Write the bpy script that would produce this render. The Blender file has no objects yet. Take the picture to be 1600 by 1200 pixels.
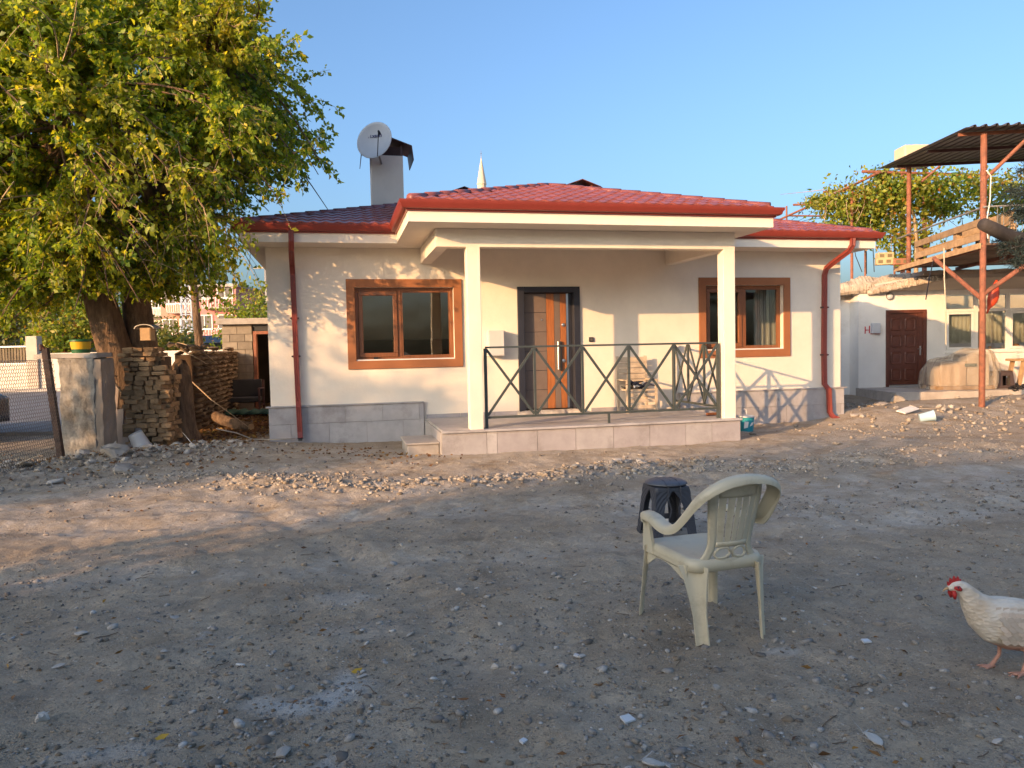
import bpy, bmesh, math, random
import numpy as np
from mathutils import Vector, Matrix, Euler, noise
SC = bpy.context.scene
COL = SC.collection
R = math.radians
rnd = random.Random(7)
rng = np.random.default_rng(11)

# ---------------------------------------------------------------- camera, sky, sun, exposure
FPX, CX, CY, CAMH = 1180.0, 800.0, 600.0, 1.5
PIT, ROLL, TH = R(2.66), R(1.2), R(12.8)
_F = Vector((0, math.cos(PIT), -math.sin(PIT)))
_U0 = Vector((0, math.sin(PIT), math.cos(PIT)))
_X0 = Vector((1, 0, 0))
_R = math.cos(ROLL) * _X0 - math.sin(ROLL) * _U0
_U = math.sin(ROLL) * _X0 + math.cos(ROLL) * _U0
cam = bpy.data.cameras.new('camera')
camo = bpy.data.objects.new('camera', cam)
COL.objects.link(camo)
camo.matrix_world = Matrix(((_R.x, _U.x, -_F.x, 0), (_R.y, _U.y, -_F.y, 0), (_R.z, _U.z, -_F.z, CAMH), (0, 0, 0, 1)))
cam.sensor_width = 36.0
cam.lens = FPX / 1600.0 * 36.0
cam.clip_start, cam.clip_end = 0.1, 3000.0
SC.camera = camo

SUN_EL, SUN_AZ = R(12.7), math.atan2(-0.697, -0.717)      # azimuth clockwise from +Y
world = bpy.data.worlds.new('World')
SC.world = world
world.use_nodes = True
wn = world.node_tree
bg = wn.nodes['Background']
sky = wn.nodes.new('ShaderNodeTexSky')
sky.sky_type = 'NISHITA'
sky.sun_disc = False
sky.sun_elevation = SUN_EL
sky.sun_rotation = SUN_AZ
sky.air_density, sky.dust_density, sky.ozone_density = 1.0, 4.8, 3.8
wn.links.new(sky.outputs[0], bg.inputs[0])
bg.inputs[1].default_value = 0.14

sl = bpy.data.lights.new('sun', 'SUN')
sl.energy = 2.65
sl.angle = R(0.5)
sl.color = (1.0, 0.58, 0.27)
so = bpy.data.objects.new('sun', sl)
COL.objects.link(so)
sund = Vector((-0.697 * math.cos(SUN_EL), -0.717 * math.cos(SUN_EL), math.sin(SUN_EL)))
so.rotation_euler = sund.to_track_quat('Z', 'Y').to_euler()
so.location = (-20, -20, 12)

SC.view_settings.view_transform = 'Standard'
SC.view_settings.look = 'None'
SC.view_settings.gamma = 1.0
SC.view_settings.use_curve_mapping = False
SC.view_settings.exposure = 1.42

# ---------------------------------------------------------------- helpers
def ray(px, py):
    return _F + _R * ((px - CX) / FPX) - _U * ((py - CY) / FPX)
def at(px, py, Y):
    "the point of the place that lies Y metres in front of the photographer on the sight line of a picture point"
    v = ray(px, py)
    return Vector((0, 0, CAMH)) + v * (Y / v.y)
def gnd(px, py, z=0.0):
    v = ray(px, py)
    return Vector((0, 0, CAMH)) + v * ((z - CAMH) / v.z)

def tag(o, label=None, cat=None, group=None, kind=None):
    if label: o['label'] = label
    if cat: o['category'] = cat
    if group: o['group'] = group
    if kind: o['kind'] = kind
    return o
def thing(name, label, cat, loc=(0, 0, 0), rz=0.0, group=None):
    o = bpy.data.objects.new(name, None)
    COL.objects.link(o)
    o.location = loc
    o.rotation_euler = (0, 0, rz)
    o.empty_display_size = 0.2
    return tag(o, label, cat, group)
def place(name, mesh, parent=None, loc=(0, 0, 0), rot=(0, 0, 0), scale=(1, 1, 1)):
    o = bpy.data.objects.new(name, mesh)
    COL.objects.link(o)
    if parent: o.parent = parent
    o.location = loc
    o.rotation_euler = rot
    o.scale = scale
    return o
def copy_tree(o, parent=None):
    c = o.copy()
    COL.objects.link(c)
    if parent: c.parent = parent
    for ch in list(o.children):
        copy_tree(ch, c)
    return c

class MB:
    def __init__(s):
        s.v, s.f, s.m = [], [], []
        s.mi = 0
    def add(s, vs, fs):
        b = len(s.v)
        s.v += [tuple(p) for p in vs]
        s.f += [tuple(i + b for i in f) for f in fs]
        s.m += [s.mi] * len(fs)
        return s
    def hexa(s, p):
        return s.add(p, [(0, 3, 2, 1), (4, 5, 6, 7), (0, 1, 5, 4), (1, 2, 6, 5), (2, 3, 7, 6), (3, 0, 4, 7)])
    def box(s, x0, x1, y0, y1, z0, z1, M=None):
        p = [Vector(q) for q in ((x0, y0, z0), (x1, y0, z0), (x1, y1, z0), (x0, y1, z0), (x0, y0, z1), (x1, y0, z1), (x1, y1, z1), (x0, y1, z1))]
        if M: p = [M @ q for q in p]
        return s.hexa(p)
    def bar(s, a, b, w, h=None, up=(0, 0, 1)):
        a, b = Vector(a), Vector(b)
        h = h or w
        d = (b - a).normalized()
        up = Vector(up)
        if abs(d.dot(up)) > 0.98: up = Vector((0, 1, 0))
        x = d.cross(up).normalized() * (w / 2)
        y = x.cross(d).normalized() * (h / 2)
        return s.hexa([a - x - y, a + x - y, a + x + y, a - x + y, b - x - y, b + x - y, b + x + y, b - x + y])
    def tube(s, pts, rad, n=8, cap=True, squash=None):
        pts = [Vector(p) for p in pts]
        if not hasattr(rad, '__len__'): rad = [rad] * len(pts)
        vs, fs = [], []
        up = None
        for i, p in enumerate(pts):
            d = (pts[min(i + 1, len(pts) - 1)] - pts[max(i - 1, 0)])
            if d.length < 1e-9: d = Vector((0, 0, 1))
            d.normalize()
            if up is None:
                up = Vector((0, 0, 1)) if abs(d.z) < 0.9 else Vector((0, 1, 0))
            x = d.cross(up)
            if x.length < 1e-6: x = d.orthogonal()
            x.normalize()
            y = x.cross(d)
            up = y
            for k in range(n):
                a = 2 * math.pi * k / n
                q = x * math.cos(a) + y * math.sin(a) * (squash or 1)
                vs.append(p + q * rad[i])
        for i in range(len(pts) - 1):
            for k in range(n):
                k2 = (k + 1) % n
                fs.append((i * n + k, i * n + k2, (i + 1) * n + k2, (i + 1) * n + k))
        if cap:
            fs.append(tuple(range(n - 1, -1, -1)))
            fs.append(tuple((len(pts) - 1) * n + k for k in range(n)))
        return s.add(vs, fs)
    def lathe(s, prof, n=20, c=(0, 0, 0), M=None, cap=False):
        vs, fs = [], []
        for r, z in prof:
            for k in range(n):
                a = 2 * math.pi * k / n
                q = Vector((r * math.cos(a), r * math.sin(a), z))
                if M: q = M @ q
                vs.append(q + Vector(c))
        for i in range(len(prof) - 1):
            for k in range(n):
                k2 = (k + 1) % n
                fs.append((i * n + k, i * n + k2, (i + 1) * n + k2, (i + 1) * n + k))
        if cap:
            fs.append(tuple(range(n - 1, -1, -1)))
            fs.append(tuple((len(prof) - 1) * n + k for k in range(n)))
        return s.add(vs, fs)
    def prism(s, poly, a, b, f):
        "poly: 2-D outline (ccw), extruded from a to b; f(x, y, t) gives the 3-D point"
        n = len(poly)
        vs = [f(x, y, a) for x, y in poly] + [f(x, y, b) for x, y in poly]
        fs = [tuple(range(n - 1, -1, -1)), tuple(range(n, 2 * n))]
        fs += [(i, (i + 1) % n, n + (i + 1) % n, n + i) for i in range(n)]
        return s.add(vs, fs)
    def rings(s, rings, close=True, cap=True):
        n = len(rings[0])
        vs = [p for r in rings for p in r]
        fs = []
        for i in range(len(rings) - 1):
            for k in range(n if close else n - 1):
                k2 = (k + 1) % n
                fs.append((i * n + k, i * n + k2, (i + 1) * n + k2, (i + 1) * n + k))
        if cap:
            fs.append(tuple(range(n - 1, -1, -1)))
            fs.append(tuple((len(rings) - 1) * n + k for k in range(n)))
        return s.add(vs, fs)
    def mesh(s, name, mats, smooth=False, fix=True):
        me = bpy.data.meshes.new(name)
        me.from_pydata(s.v, [], s.f)
        if not isinstance(mats, (list, tuple)): mats = [mats]
        for m in mats: me.materials.append(m)
        if len(mats) > 1: me.polygons.foreach_set('material_index', s.m)
        if fix:
            bm = bmesh.new(); bm.from_mesh(me)
            bmesh.ops.recalc_face_normals(bm, faces=bm.faces)
            bm.to_mesh(me); bm.free()
        if smooth: me.polygons.foreach_set('use_smooth', [True] * len(me.polygons))
        me.update()
        return me
    def build(s, name, mats, parent=None, smooth=False, bevel=0, solid=0, sub=0, fix=True, angle=None, loc=(0, 0, 0), rot=(0, 0, 0)):
        me = s.mesh(name, mats, smooth or angle is not None, fix)
        o = place(name, me, parent, loc, rot)
        if angle is not None:
            bm = bmesh.new(); bm.from_mesh(me)
            for e in bm.edges:
                e.smooth = not (len(e.link_faces) == 2 and e.calc_face_angle(0) > R(angle))
            bm.to_mesh(me); bm.free()
        if solid:
            md = o.modifiers.new('solid', 'SOLIDIFY'); md.thickness = solid; md.offset = 0
        if sub:
            md = o.modifiers.new('sub', 'SUBSURF'); md.levels = md.render_levels = sub
        if bevel:
            md = o.modifiers.new('bevel', 'BEVEL'); md.width = bevel; md.segments = 2; md.limit_method = 'ANGLE'; md.angle_limit = R(40)
        return o

def np_mesh(name, V, F, mat, smooth=False):
    V = np.asarray(V, np.float32); F = np.asarray(F, np.int32)
    me = bpy.data.meshes.new(name)
    me.vertices.add(len(V)); me.vertices.foreach_set('co', V.ravel())
    k = F.shape[1]
    me.loops.add(F.size); me.loops.foreach_set('vertex_index', F.ravel())
    me.polygons.add(len(F)); me.polygons.foreach_set('loop_start', np.arange(0, F.size, k, dtype=np.int32))
    me.polygons.foreach_set('loop_total', np.full(len(F), k, np.int32))
    if smooth: me.polygons.foreach_set('use_smooth', np.ones(len(F), bool))
    me.materials.append(mat)
    me.update(calc_edges=True); me.validate()
    return me

# ---------------------------------------------------------------- materials
MATS = {}
def srgb(r, g, b):
    f = lambda c: (c / 255 / 12.92) if c / 255 <= 0.04045 else ((c / 255 + 0.055) / 1.055) ** 2.4
    return (f(r), f(g), f(b))
def nodes_of(name):
    m = bpy.data.materials.new(name)
    m.use_nodes = True
    nt = m.node_tree
    return m, nt, nt.nodes['Principled BSDF']
def N(nt, t, **kw):
    n = nt.nodes.new(t)
    for k, v in kw.items():
        if hasattr(n, k): setattr(n, k, v)
        else: n.inputs[k].default_value = v
    return n
def ramp(nt, src, stops):
    r = nt.nodes.new('ShaderNodeValToRGB')
    el = r.color_ramp.elements
    while len(el) < len(stops): el.new(0.5)
    for e, (p, c) in zip(el, stops):
        e.position = p
        e.color = (*c, 1) if len(c) == 3 else c
    nt.links.new(src, r.inputs[0])
    return r.outputs[0]
def mixc(nt, fac, a, b, mode='MIX'):
    m = nt.nodes.new('ShaderNodeMix')
    m.data_type = 'RGBA'; m.blend_type = mode
    for sock, v in ((m.inputs[0], fac), (m.inputs[6], a), (m.inputs[7], b)):
        if hasattr(v, 'links'): nt.links.new(v, sock)
        elif isinstance(v, (int, float)): sock.default_value = v
        else: sock.default_value = (*v, 1)
    return m.outputs[2]
def pm(name, col, rough=0.7, var=0.18, scale=3.0, bump=0.0, bscale=60.0, metal=0.0, col2=None, dirt=None, dscale=1.5, dlo=0.5, dhi=0.7, stretch=None, obj=False, spec=0.5, island=0.0, rrand=0.0, bdist=0.01):
    "a surface with its own mottling, wear and fine relief"
    if name in MATS: return MATS[name]
    m, nt, b = nodes_of(name)
    L = nt.links.new
    tc = N(nt, 'ShaderNodeTexCoord')
    vec = tc.outputs['Object']
    if not obj:
        g = N(nt, 'ShaderNodeNewGeometry'); vec = g.outputs['Position']
    if stretch:
        mp = N(nt, 'ShaderNodeMapping'); mp.inputs['Scale'].default_value = stretch
        L(vec, mp.inputs['Vector']); vec = mp.outputs['Vector']
    n1 = N(nt, 'ShaderNodeTexNoise', Scale=scale, Detail=8.0, Roughness=0.62)
    L(vec, n1.inputs['Vector'])
    c2 = col2 or tuple(c * (1 - var) for c in col)
    c1 = col if col2 else tuple(min(1, c * (1 + var * 0.6)) for c in col)
    c = ramp(nt, n1.outputs[0], [(0.3, c2), (0.68, c1)])
    if island or rrand:
        src = N(nt, 'ShaderNodeNewGeometry').outputs['Random Per Island'] if island else N(nt, 'ShaderNodeObjectInfo').outputs['Random']
        a = island or rrand
        f = ramp(nt, src, [(0, (1 - a, 1 - a, 1 - a)), (1, (1 + a * 0.4,) * 3)])
        c = mixc(nt, 1.0, c, f, 'MULTIPLY')
    if dirt:
        n2 = N(nt, 'ShaderNodeTexNoise', Scale=dscale, Detail=10.0, Roughness=0.7)
        L(vec, n2.inputs['Vector'])
        c = mixc(nt, ramp(nt, n2.outputs[0], [(dlo, (0, 0, 0)), (dhi, (1, 1, 1))]), c, dirt)
    L(c, b.inputs['Base Color'])
    b.inputs['Roughness'].default_value = rough
    b.inputs['Metallic'].default_value = metal
    b.inputs['Specular IOR Level'].default_value = spec
    if bump:
        n3 = N(nt, 'ShaderNodeTexNoise', Scale=bscale, Detail=6.0, Roughness=0.65)
        L(vec, n3.inputs['Vector'])
        bp = N(nt, 'ShaderNodeBump', Strength=bump, Distance=bdist)
        L(n3.outputs[0], bp.inputs['Height']); L(bp.outputs[0], b.inputs['Normal'])
    MATS[name] = m
    return m
def glass_mat(name, tint=(0.8, 0.82, 0.8)):
    m, nt, b = nodes_of(name)
    nt.nodes.remove(b)
    out = nt.nodes['Material Output']
    fr = N(nt, 'ShaderNodeLayerWeight'); fr.inputs[0].default_value = 0.5
    pw = N(nt, 'ShaderNodeMath', operation='POWER'); pw.inputs[1].default_value = 4.0; nt.links.new(fr.outputs['Facing'], pw.inputs[0])
    ml = N(nt, 'ShaderNodeMath', operation='MULTIPLY_ADD'); ml.inputs[1].default_value = 0.85; ml.inputs[2].default_value = 0.10
    tr = N(nt, 'ShaderNodeBsdfTransparent'); tr.inputs[0].default_value = (*tint, 1)
    gl = N(nt, 'ShaderNodeBsdfGlossy'); gl.inputs['Roughness'].default_value = 0.012
    nz = N(nt, 'ShaderNodeTexNoise', Scale=2.2, Detail=1.0); gp = N(nt, 'ShaderNodeNewGeometry')
    nt.links.new(gp.outputs['Position'], nz.inputs['Vector'])
    bp = N(nt, 'ShaderNodeBump', Strength=0.12, Distance=0.02); nt.links.new(nz.outputs[0], bp.inputs['Height']); nt.links.new(bp.outputs[0], gl.inputs['Normal'])
    mx = N(nt, 'ShaderNodeMixShader')
    nt.links.new(pw.outputs[0], ml.inputs[0]); nt.links.new(ml.outputs[0], mx.inputs[0])
    nt.links.new(tr.outputs[0], mx.inputs[1]); nt.links.new(gl.outputs[0], mx.inputs[2])
    nt.links.new(mx.outputs[0], out.inputs[0])
    return m
def leaf_mat(name, stops, trans=0.45, rough=0.5):
    m, nt, b = nodes_of(name)
    g = N(nt, 'ShaderNodeNewGeometry')
    c = ramp(nt, g.outputs['Random Per Island'], stops)
    nz = N(nt, 'ShaderNodeTexNoise', Scale=0.9, Detail=3.0); nt.links.new(g.outputs['Position'], nz.inputs['Vector'])
    c = mixc(nt, ramp(nt, nz.outputs[0], [(0.45, (0, 0, 0)), (0.75, (0.35, 0.35, 0.35))]), c, stops[-1][1])
    nt.links.new(c, b.inputs['Base Color']); b.inputs['Roughness'].default_value = rough
    t = N(nt, 'ShaderNodeBsdfTranslucent')
    c2 = mixc(nt, 1.0, c, (1.6, 1.5, 0.7), 'MULTIPLY')
    nt.links.new(c2, t.inputs[0])
    mx = N(nt, 'ShaderNodeMixShader'); mx.inputs[0].default_value = trans
    nt.links.new(b.outputs[0], mx.inputs[1]); nt.links.new(t.outputs[0], mx.inputs[2])
    nt.links.new(mx.outputs[0], nt.nodes['Material Output'].inputs[0])
    return m

M_WALL = pm('cream_render', (0.80, 0.715, 0.60), 0.85, 0.08, 1.3, 0.4, 14.0, dirt=(0.66, 0.58, 0.485), dscale=0.8, dlo=0.5, dhi=0.9)
M_SOFF = pm('cream_soffit', (0.80, 0.715, 0.60), 0.85, 0.05, 1.5, 0.2, 150.0)
M_TILE = [pm('stone_tile_%s' % k, c, 0.6, 0.14, 5.0, 0.15, 90.0, dirt=(0.24, 0.22, 0.21), dscale=2.2, dlo=0.52, dhi=0.72)
          for k, c in (('grey', (0.37, 0.35, 0.35)), ('mauve', (0.35, 0.325, 0.33)), ('pale', (0.42, 0.40, 0.395)))]
M_CONC = pm('concrete', (0.36, 0.325, 0.29), 0.9, 0.2, 3.0, 0.5, 40.0, dirt=(0.24, 0.215, 0.19), dscale=1.7)
M_CONCP = pm('pale_concrete', (0.46, 0.41, 0.36), 0.9, 0.18, 2.5, 0.4, 50.0, dirt=(0.32, 0.28, 0.24), dscale=1.6)
M_GUT = pm('red_gutter', (0.25, 0.041, 0.028), 0.36, 0.1, 4.0, 0.05, 60.0)
M_PIPE = pm('red_downpipe', (0.225, 0.042, 0.03), 0.42, 0.15, 5.0, 0.05, 60.0)
M_ROOF = pm('red_roof_tile', (0.31, 0.085, 0.07), 0.42, 0.16, 6.0, 0.15, 50.0, rrand=0.22)
M_RIDGE = pm('ridge_cap', (0.23, 0.075, 0.07), 0.45, 0.12, 5.0, 0.1, 40.0)
M_SURR = pm('orange_brown_surround', (0.33, 0.125, 0.048), 0.75, 0.1, 3.0, 0.12, 120.0)
M_FRAME = pm('oak_frame', (0.24, 0.09, 0.034), 0.4, 0.25, 14.0, 0.05, 80.0, stretch=(3, 3, 0.3))
M_WHITE = pm('white_gloss', (0.78, 0.76, 0.72), 0.5, 0.05)
M_NAVY = pm('navy_door', (0.022, 0.024, 0.036), 0.5, 0.2, 4.0, 0.06, 90.0)
M_TAUPE = pm('taupe_panel', (0.17, 0.125, 0.10), 0.5, 0.12, 8.0, 0.05, 120.0)
M_OAK = pm('oak_strip', (0.36, 0.125, 0.035), 0.42, 0.35, 10.0, 0.1, 60.0, stretch=(4, 4, 0.35))
M_CHROME = pm('brushed_steel', (0.62, 0.62, 0.62), 0.3, 0.08, metal=1.0)
M_DARK = pm('black_plastic', (0.02, 0.02, 0.022), 0.5, 0.2)
M_RAIL = pm('charcoal_green_metal', (0.055, 0.066, 0.062), 0.42, 0.2, 8.0, 0.08, 90.0)
M_GLASS = glass_mat('window_glass')
M_IN = pm('interior_wall', (0.74, 0.64, 0.50), 0.9, 0.1)
M_CAB = pm('cabinet_front', (0.74, 0.65, 0.52), 0.5, 0.05)
M_GREY = pm('dark_worktop', (0.10, 0.09, 0.085), 0.5, 0.1)
M_CAP = pm('brown_cap_metal', (0.10, 0.045, 0.042), 0.5, 0.25, 5.0, 0.1, 50.0)
M_RUST = pm('rust_pipe', (0.27, 0.10, 0.055), 0.75, 0.35, 9.0, 0.3, 70.0, dirt=(0.10, 0.05, 0.035), dscale=4.0)
M_WOOD = pm('weathered_timber', (0.42, 0.27, 0.14), 0.8, 0.3, 6.0, 0.3, 40.0, stretch=(1, 1, 1), rrand=0.3)
M_BARK = pm('bark', (0.20, 0.125, 0.075), 0.95, 0.5, 5.0, 1.0, 14.0, stretch=(2.5, 2.5, 0.6), bdist=0.05, dirt=(0.06, 0.04, 0.027), dscale=4.0)
M_TWIG = pm('twig', (0.40, 0.29, 0.18), 0.85, 0.3, 4.0)
M_STONE = pm('loose_stone', (0.34, 0.31, 0.275), 0.85, 0.25, 6.0, 0.4, 40.0, rrand=0.3)
M_GALV = pm('galvanised_wire', (0.30, 0.28, 0.25), 0.55, 0.2, metal=0.4)
# ---------------------------------------------------------------- the ground
def vnoise(x, y, seed=0):
    xi = np.floor(x).astype(np.int64); yi = np.floor(y).astype(np.int64)
    fx = x - xi; fy = y - yi
    fx = fx * fx * (3 - 2 * fx); fy = fy * fy * (3 - 2 * fy)
    def h(a, b):
        n = (a * 374761393 + b * 668265263 + seed * 1442695041) & 0x7fffffff
        n = ((n ^ (n >> 13)) * 1274126177) & 0x7fffffff
        return ((n ^ (n >> 16)) & 0xffff) / 65535.0
    return (h(xi, yi) * (1 - fx) + h(xi + 1, yi) * fx) * (1 - fy) + (h(xi, yi + 1) * (1 - fx) + h(xi + 1, yi + 1) * fx) * fy
def fbm(x, y, sc, seed=0, octv=4, gain=0.5):
    t, a, n = 0, 1.0, 0
    for k in range(octv):
        t = t + a * vnoise(x * sc * 2 ** k, y * sc * 2 ** k, seed + k * 17); n += a; a *= gain
    return t / n
def sst(a, b, x):
    t = np.clip((x - a) / (b - a), 0, 1)
    return t * t * (3 - 2 * t)
def band(x, y, pts, w):
    "1 near a polyline, falling to 0 at distance w"
    best = np.full(np.shape(x), 1e9)
    for (ax, ay), (bx, by) in zip(pts, pts[1:]):
        dx, dy = bx - ax, by - ay
        t = np.clip(((x - ax) * dx + (y - ay) * dy) / (dx * dx + dy * dy), 0, 1)
        best = np.minimum(best, np.hypot(x - ax - t * dx, y - ay - t * dy))
    return 1 - sst(0, w, best)
RIDGE_L = [(-9.5, 8.6), (-6.3, 10.3), (-5.6, 11.3), (-4.6, 12.1)]
RIDGE_M = [(-3.0, 8.9), (-1.3, 8.5), (0.0, 9.0), (1.3, 9.6), (2.6, 10.0)]
RIDGE_R = [(2.4, 9.0), (3.6, 9.6), (5.4, 10.4), (8.5, 11.2)]
def height(x, y):
    x = np.asarray(x, float); y = np.asarray(y, float)
    near = 1 - sst(20, 34, np.hypot(x, y - 6))
    z = -0.085 * sst(-4.0, -1.0, x) * sst(7.5, 10.8, y) * (1 - sst(15.5, 19, y))
    z = z + near * (0.10 * (fbm(x, y, 0.35, 3, 3) - 0.5) + 0.045 * (fbm(x, y, 1.6, 9, 4) - 0.5) + 0.045 * (fbm(x, y, 7.0, 21, 4, 0.66) - 0.5))
    rough = fbm(x, y, 2.6, 40, 4, 0.65)
    z = z + band(x, y, RIDGE_L, 1.25) * (0.02 + 0.17 * rough)
    z = z + band(x, y, RIDGE_M, 0.75) * 0.20 * np.clip(rough - 0.2, 0, 1)
    z = z + band(x, y, RIDGE_R, 0.8) * 0.18 * np.clip(rough - 0.25, 0, 1)
    z = z + band(x, y, [(7.6, 15.6), (9.4, 16.6), (13, 17.6)], 2.2) * 0.2
    z = z - band(x, y, [(6.9, 17.0), (9.0, 19.6)], 1.3) * 0.12
    for tr in ([(-8, 6.2), (-3, 6.9), (1.5, 7.6), (7, 9.4), (12, 12.5)], [(-8, 4.7), (-2, 5.3), (2.5, 6.1), (8, 8.1), (13, 11.2)], [(0.4, 1.8), (-0.5, 4.5), (-2.6, 7.6)]):
        z = z - 0.028 * band(x, y, tr, 0.30) * (0.4 + fbm(x, y, 1.1, 60, 2)) + 0.014 * band(x, y, [(a_, b_ + 0.38) for a_, b_ in tr], 0.22)
    flat = band(x, y, [(-3.6, 12.3), (-1.0, 10.9), (2.5, 11.6), (4.5, 12.4)], 1.0)
    return z * (1 - 0.35 * flat) - 0.02
def hz(x, y): return float(height(np.array([x]), np.array([y]))[0])

def axis(segs):
    out = []
    for a, b, st in segs:
        out += list(np.arange(a, b, st))
    out.append(segs[-1][1])
    return np.array(out)
gx = axis([(-900, -100, 100), (-100, -24, 8), (-24, -9, 0.6), (-9, -4, 0.055), (-4, 5, 0.032), (5, 12, 0.06), (12, 24, 0.6), (24, 100, 8), (100, 900, 100)])
gy = axis([(-300, -40, 40), (-40, 1.6, 1.6), (1.6, 6, 0.028), (6, 13, 0.045), (13, 20, 0.1), (20, 40, 1.0), (40, 120, 10), (120, 1500, 115)])
GX, GY = np.meshgrid(gx, gy)
GZ = height(GX, GY)
nx, ny = len(gx), len(gy)
idx = np.arange(nx * ny).reshape(ny, nx)
F = np.stack([idx[:-1, :-1], idx[:-1, 1:], idx[1:, 1:], idx[1:, :-1]], -1).reshape(-1, 4)
V = np.stack([GX, GY, GZ], -1).reshape(-1, 3)

def ground_mat():
    m, nt, b = nodes_of('yard_dirt')
    L = nt.links.new
    g = N(nt, 'ShaderNodeNewGeometry'); P = g.outputs['Position']
    def noise(s, d=8.0, r=0.6):
        n = N(nt, 'ShaderNodeTexNoise', Scale=s, Detail=d, Roughness=r); L(P, n.inputs['Vector']); return n.outputs[0]
    at_ = N(nt, 'ShaderNodeAttribute', attribute_name='zones')
    sp = N(nt, 'ShaderNodeSeparateColor'); L(at_.outputs['Color'], sp.inputs[0])
    c = ramp(nt, noise(1.7, 12, 0.72), [(0.26, (0.16, 0.115, 0.072)), (0.50, (0.36, 0.275, 0.182)), (0.74, (0.50, 0.395, 0.27))])
    c = mixc(nt, ramp(nt, noise(0.45, 12, 0.72), [(0.5, (0, 0, 0)), (0.7, (0.6, 0.6, 0.6))]), c, (0.40, 0.325, 0.235))
    # fine grit: three sizes of little pebbles in their own greys
    hsum = None
    for sc, th, amt in ((160.0, 0.46, 0.75), (70.0, 0.38, 0.8), (30.0, 0.26, 0.8)):
        vo = N(nt, 'ShaderNodeTexVoronoi', Scale=sc); L(P, vo.inputs['Vector'])
        pc = ramp(nt, vo.outputs['Color'], [(0.0, (0.085, 0.07, 0.055)), (0.4, (0.28, 0.22, 0.16)), (0.72, (0.46, 0.39, 0.31)), (1.0, (0.70, 0.63, 0.54))])
        dm = ramp(nt, vo.outputs['Distance'], [(th * 0.75, (1, 1, 1)), (th, (0, 0, 0))])
        pick = ramp(nt, noise(sc * 0.12, 3), [(0.42, (0, 0, 0)), (0.58, (amt, amt, amt))])
        mk = mixc(nt, 1.0, dm, pick, 'MULTIPLY')
        c = mixc(nt, mk, c, pc)
        hsum = mk if hsum is None else mixc(nt, 1.0, hsum, mk, 'ADD')
    # pale lime dust: trodden apron, dry patches; also paints the left sunlit strip paler
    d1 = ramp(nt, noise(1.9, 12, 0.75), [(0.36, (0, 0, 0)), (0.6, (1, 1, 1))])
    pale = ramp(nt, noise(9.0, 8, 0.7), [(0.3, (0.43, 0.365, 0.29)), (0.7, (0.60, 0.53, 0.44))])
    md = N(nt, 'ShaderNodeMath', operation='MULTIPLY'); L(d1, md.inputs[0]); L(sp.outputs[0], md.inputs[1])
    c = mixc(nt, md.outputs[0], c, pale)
    spots = ramp(nt, noise(0.9, 5, 0.55), [(0.665, (0, 0, 0)), (0.70, (0.75, 0.75, 0.75))])
    edge = ramp(nt, noise(34.0, 4, 0.7), [(0.4, (0, 0, 0)), (0.55, (1, 1, 1))])
    c = mixc(nt, mixc(nt, 1.0, spots, edge, 'MULTIPLY'), c, (0.44, 0.42, 0.39))
    # leaf-brown soil under the tree
    c = mixc(nt, sp.outputs[1], c, ramp(nt, noise(14.0, 8, 0.7), [(0.3, (0.055, 0.026, 0.013)), (0.7, (0.17, 0.085, 0.04))]))
    # grey plaster stains with a shape of their own
    st = ramp(nt, noise(22.0, 8, 0.7), [(0.30, (0, 0, 0)), (0.42, (0.92, 0.92, 0.92))])
    ms = N(nt, 'ShaderNodeMath', operation='MULTIPLY'); L(st, ms.inputs[0]); L(sp.outputs[2], ms.inputs[1])
    c = mixc(nt, ms.outputs[0], c, (0.47, 0.44, 0.395))
    L(c, b.inputs['Base Color'])
    b.inputs['Roughness'].default_value = 0.93
    b.inputs['Specular IOR Level'].default_value = 0.25
    bp1 = N(nt, 'ShaderNodeBump', Strength=0.9, Distance=0.02); L(noise(26.0, 10, 0.72), bp1.inputs['Height'])
    bp2 = N(nt, 'ShaderNodeBump', Strength=0.9, Distance=0.010); L(hsum, bp2.inputs['Height']); L(bp1.outputs[0], bp2.inputs['Normal'])
    L(bp2.outputs[0], b.inputs['Normal'])
    return m
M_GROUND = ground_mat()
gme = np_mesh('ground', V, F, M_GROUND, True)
x, y = V[:, 0].astype(float), V[:, 1].astype(float)
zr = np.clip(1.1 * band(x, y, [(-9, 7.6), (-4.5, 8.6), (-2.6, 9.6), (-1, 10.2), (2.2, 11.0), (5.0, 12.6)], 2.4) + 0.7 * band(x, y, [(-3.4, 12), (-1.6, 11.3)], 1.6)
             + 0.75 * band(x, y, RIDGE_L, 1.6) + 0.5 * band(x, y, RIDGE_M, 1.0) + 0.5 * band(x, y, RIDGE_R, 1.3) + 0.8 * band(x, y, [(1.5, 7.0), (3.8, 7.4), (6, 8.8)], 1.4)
             + 0.8 * band(x, y, [(6.5, 14.2), (10, 16), (15, 17.5)], 3.4) + 0.8 * band(x, y, [(-8, 7.4), (-4.0, 7.4), (-1.2, 8.6)], 1.3) + 0.55 * band(x, y, [(-8, 6.2), (-3, 6.9), (1.5, 7.6), (7, 9.4)], 0.8) + 0.45 * band(x, y, [(-8, 4.7), (-2, 5.3), (2.5, 6.1), (8, 8.1)], 0.5) + 0.26, 0, 1)  # pale mask: dust, plus a left band brightening the sunlit strip by colour
zg = 0.95 * band(x, y, [(-5.6, 13.6), (-5.3, 16.5), (-5.6, 20.0)], 1.7) * (1 - 0.5 * sst(0.45, 0.62, fbm(x, y, 1.4, 77)))
blob = lambda cx, cy, rx, ry, s: 1 - sst(0.55, 1.0, np.hypot((x - cx) / rx, (y - cy) / ry) + 0.5 * (fbm(x, y, 5.0, s) - 0.5))
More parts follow.
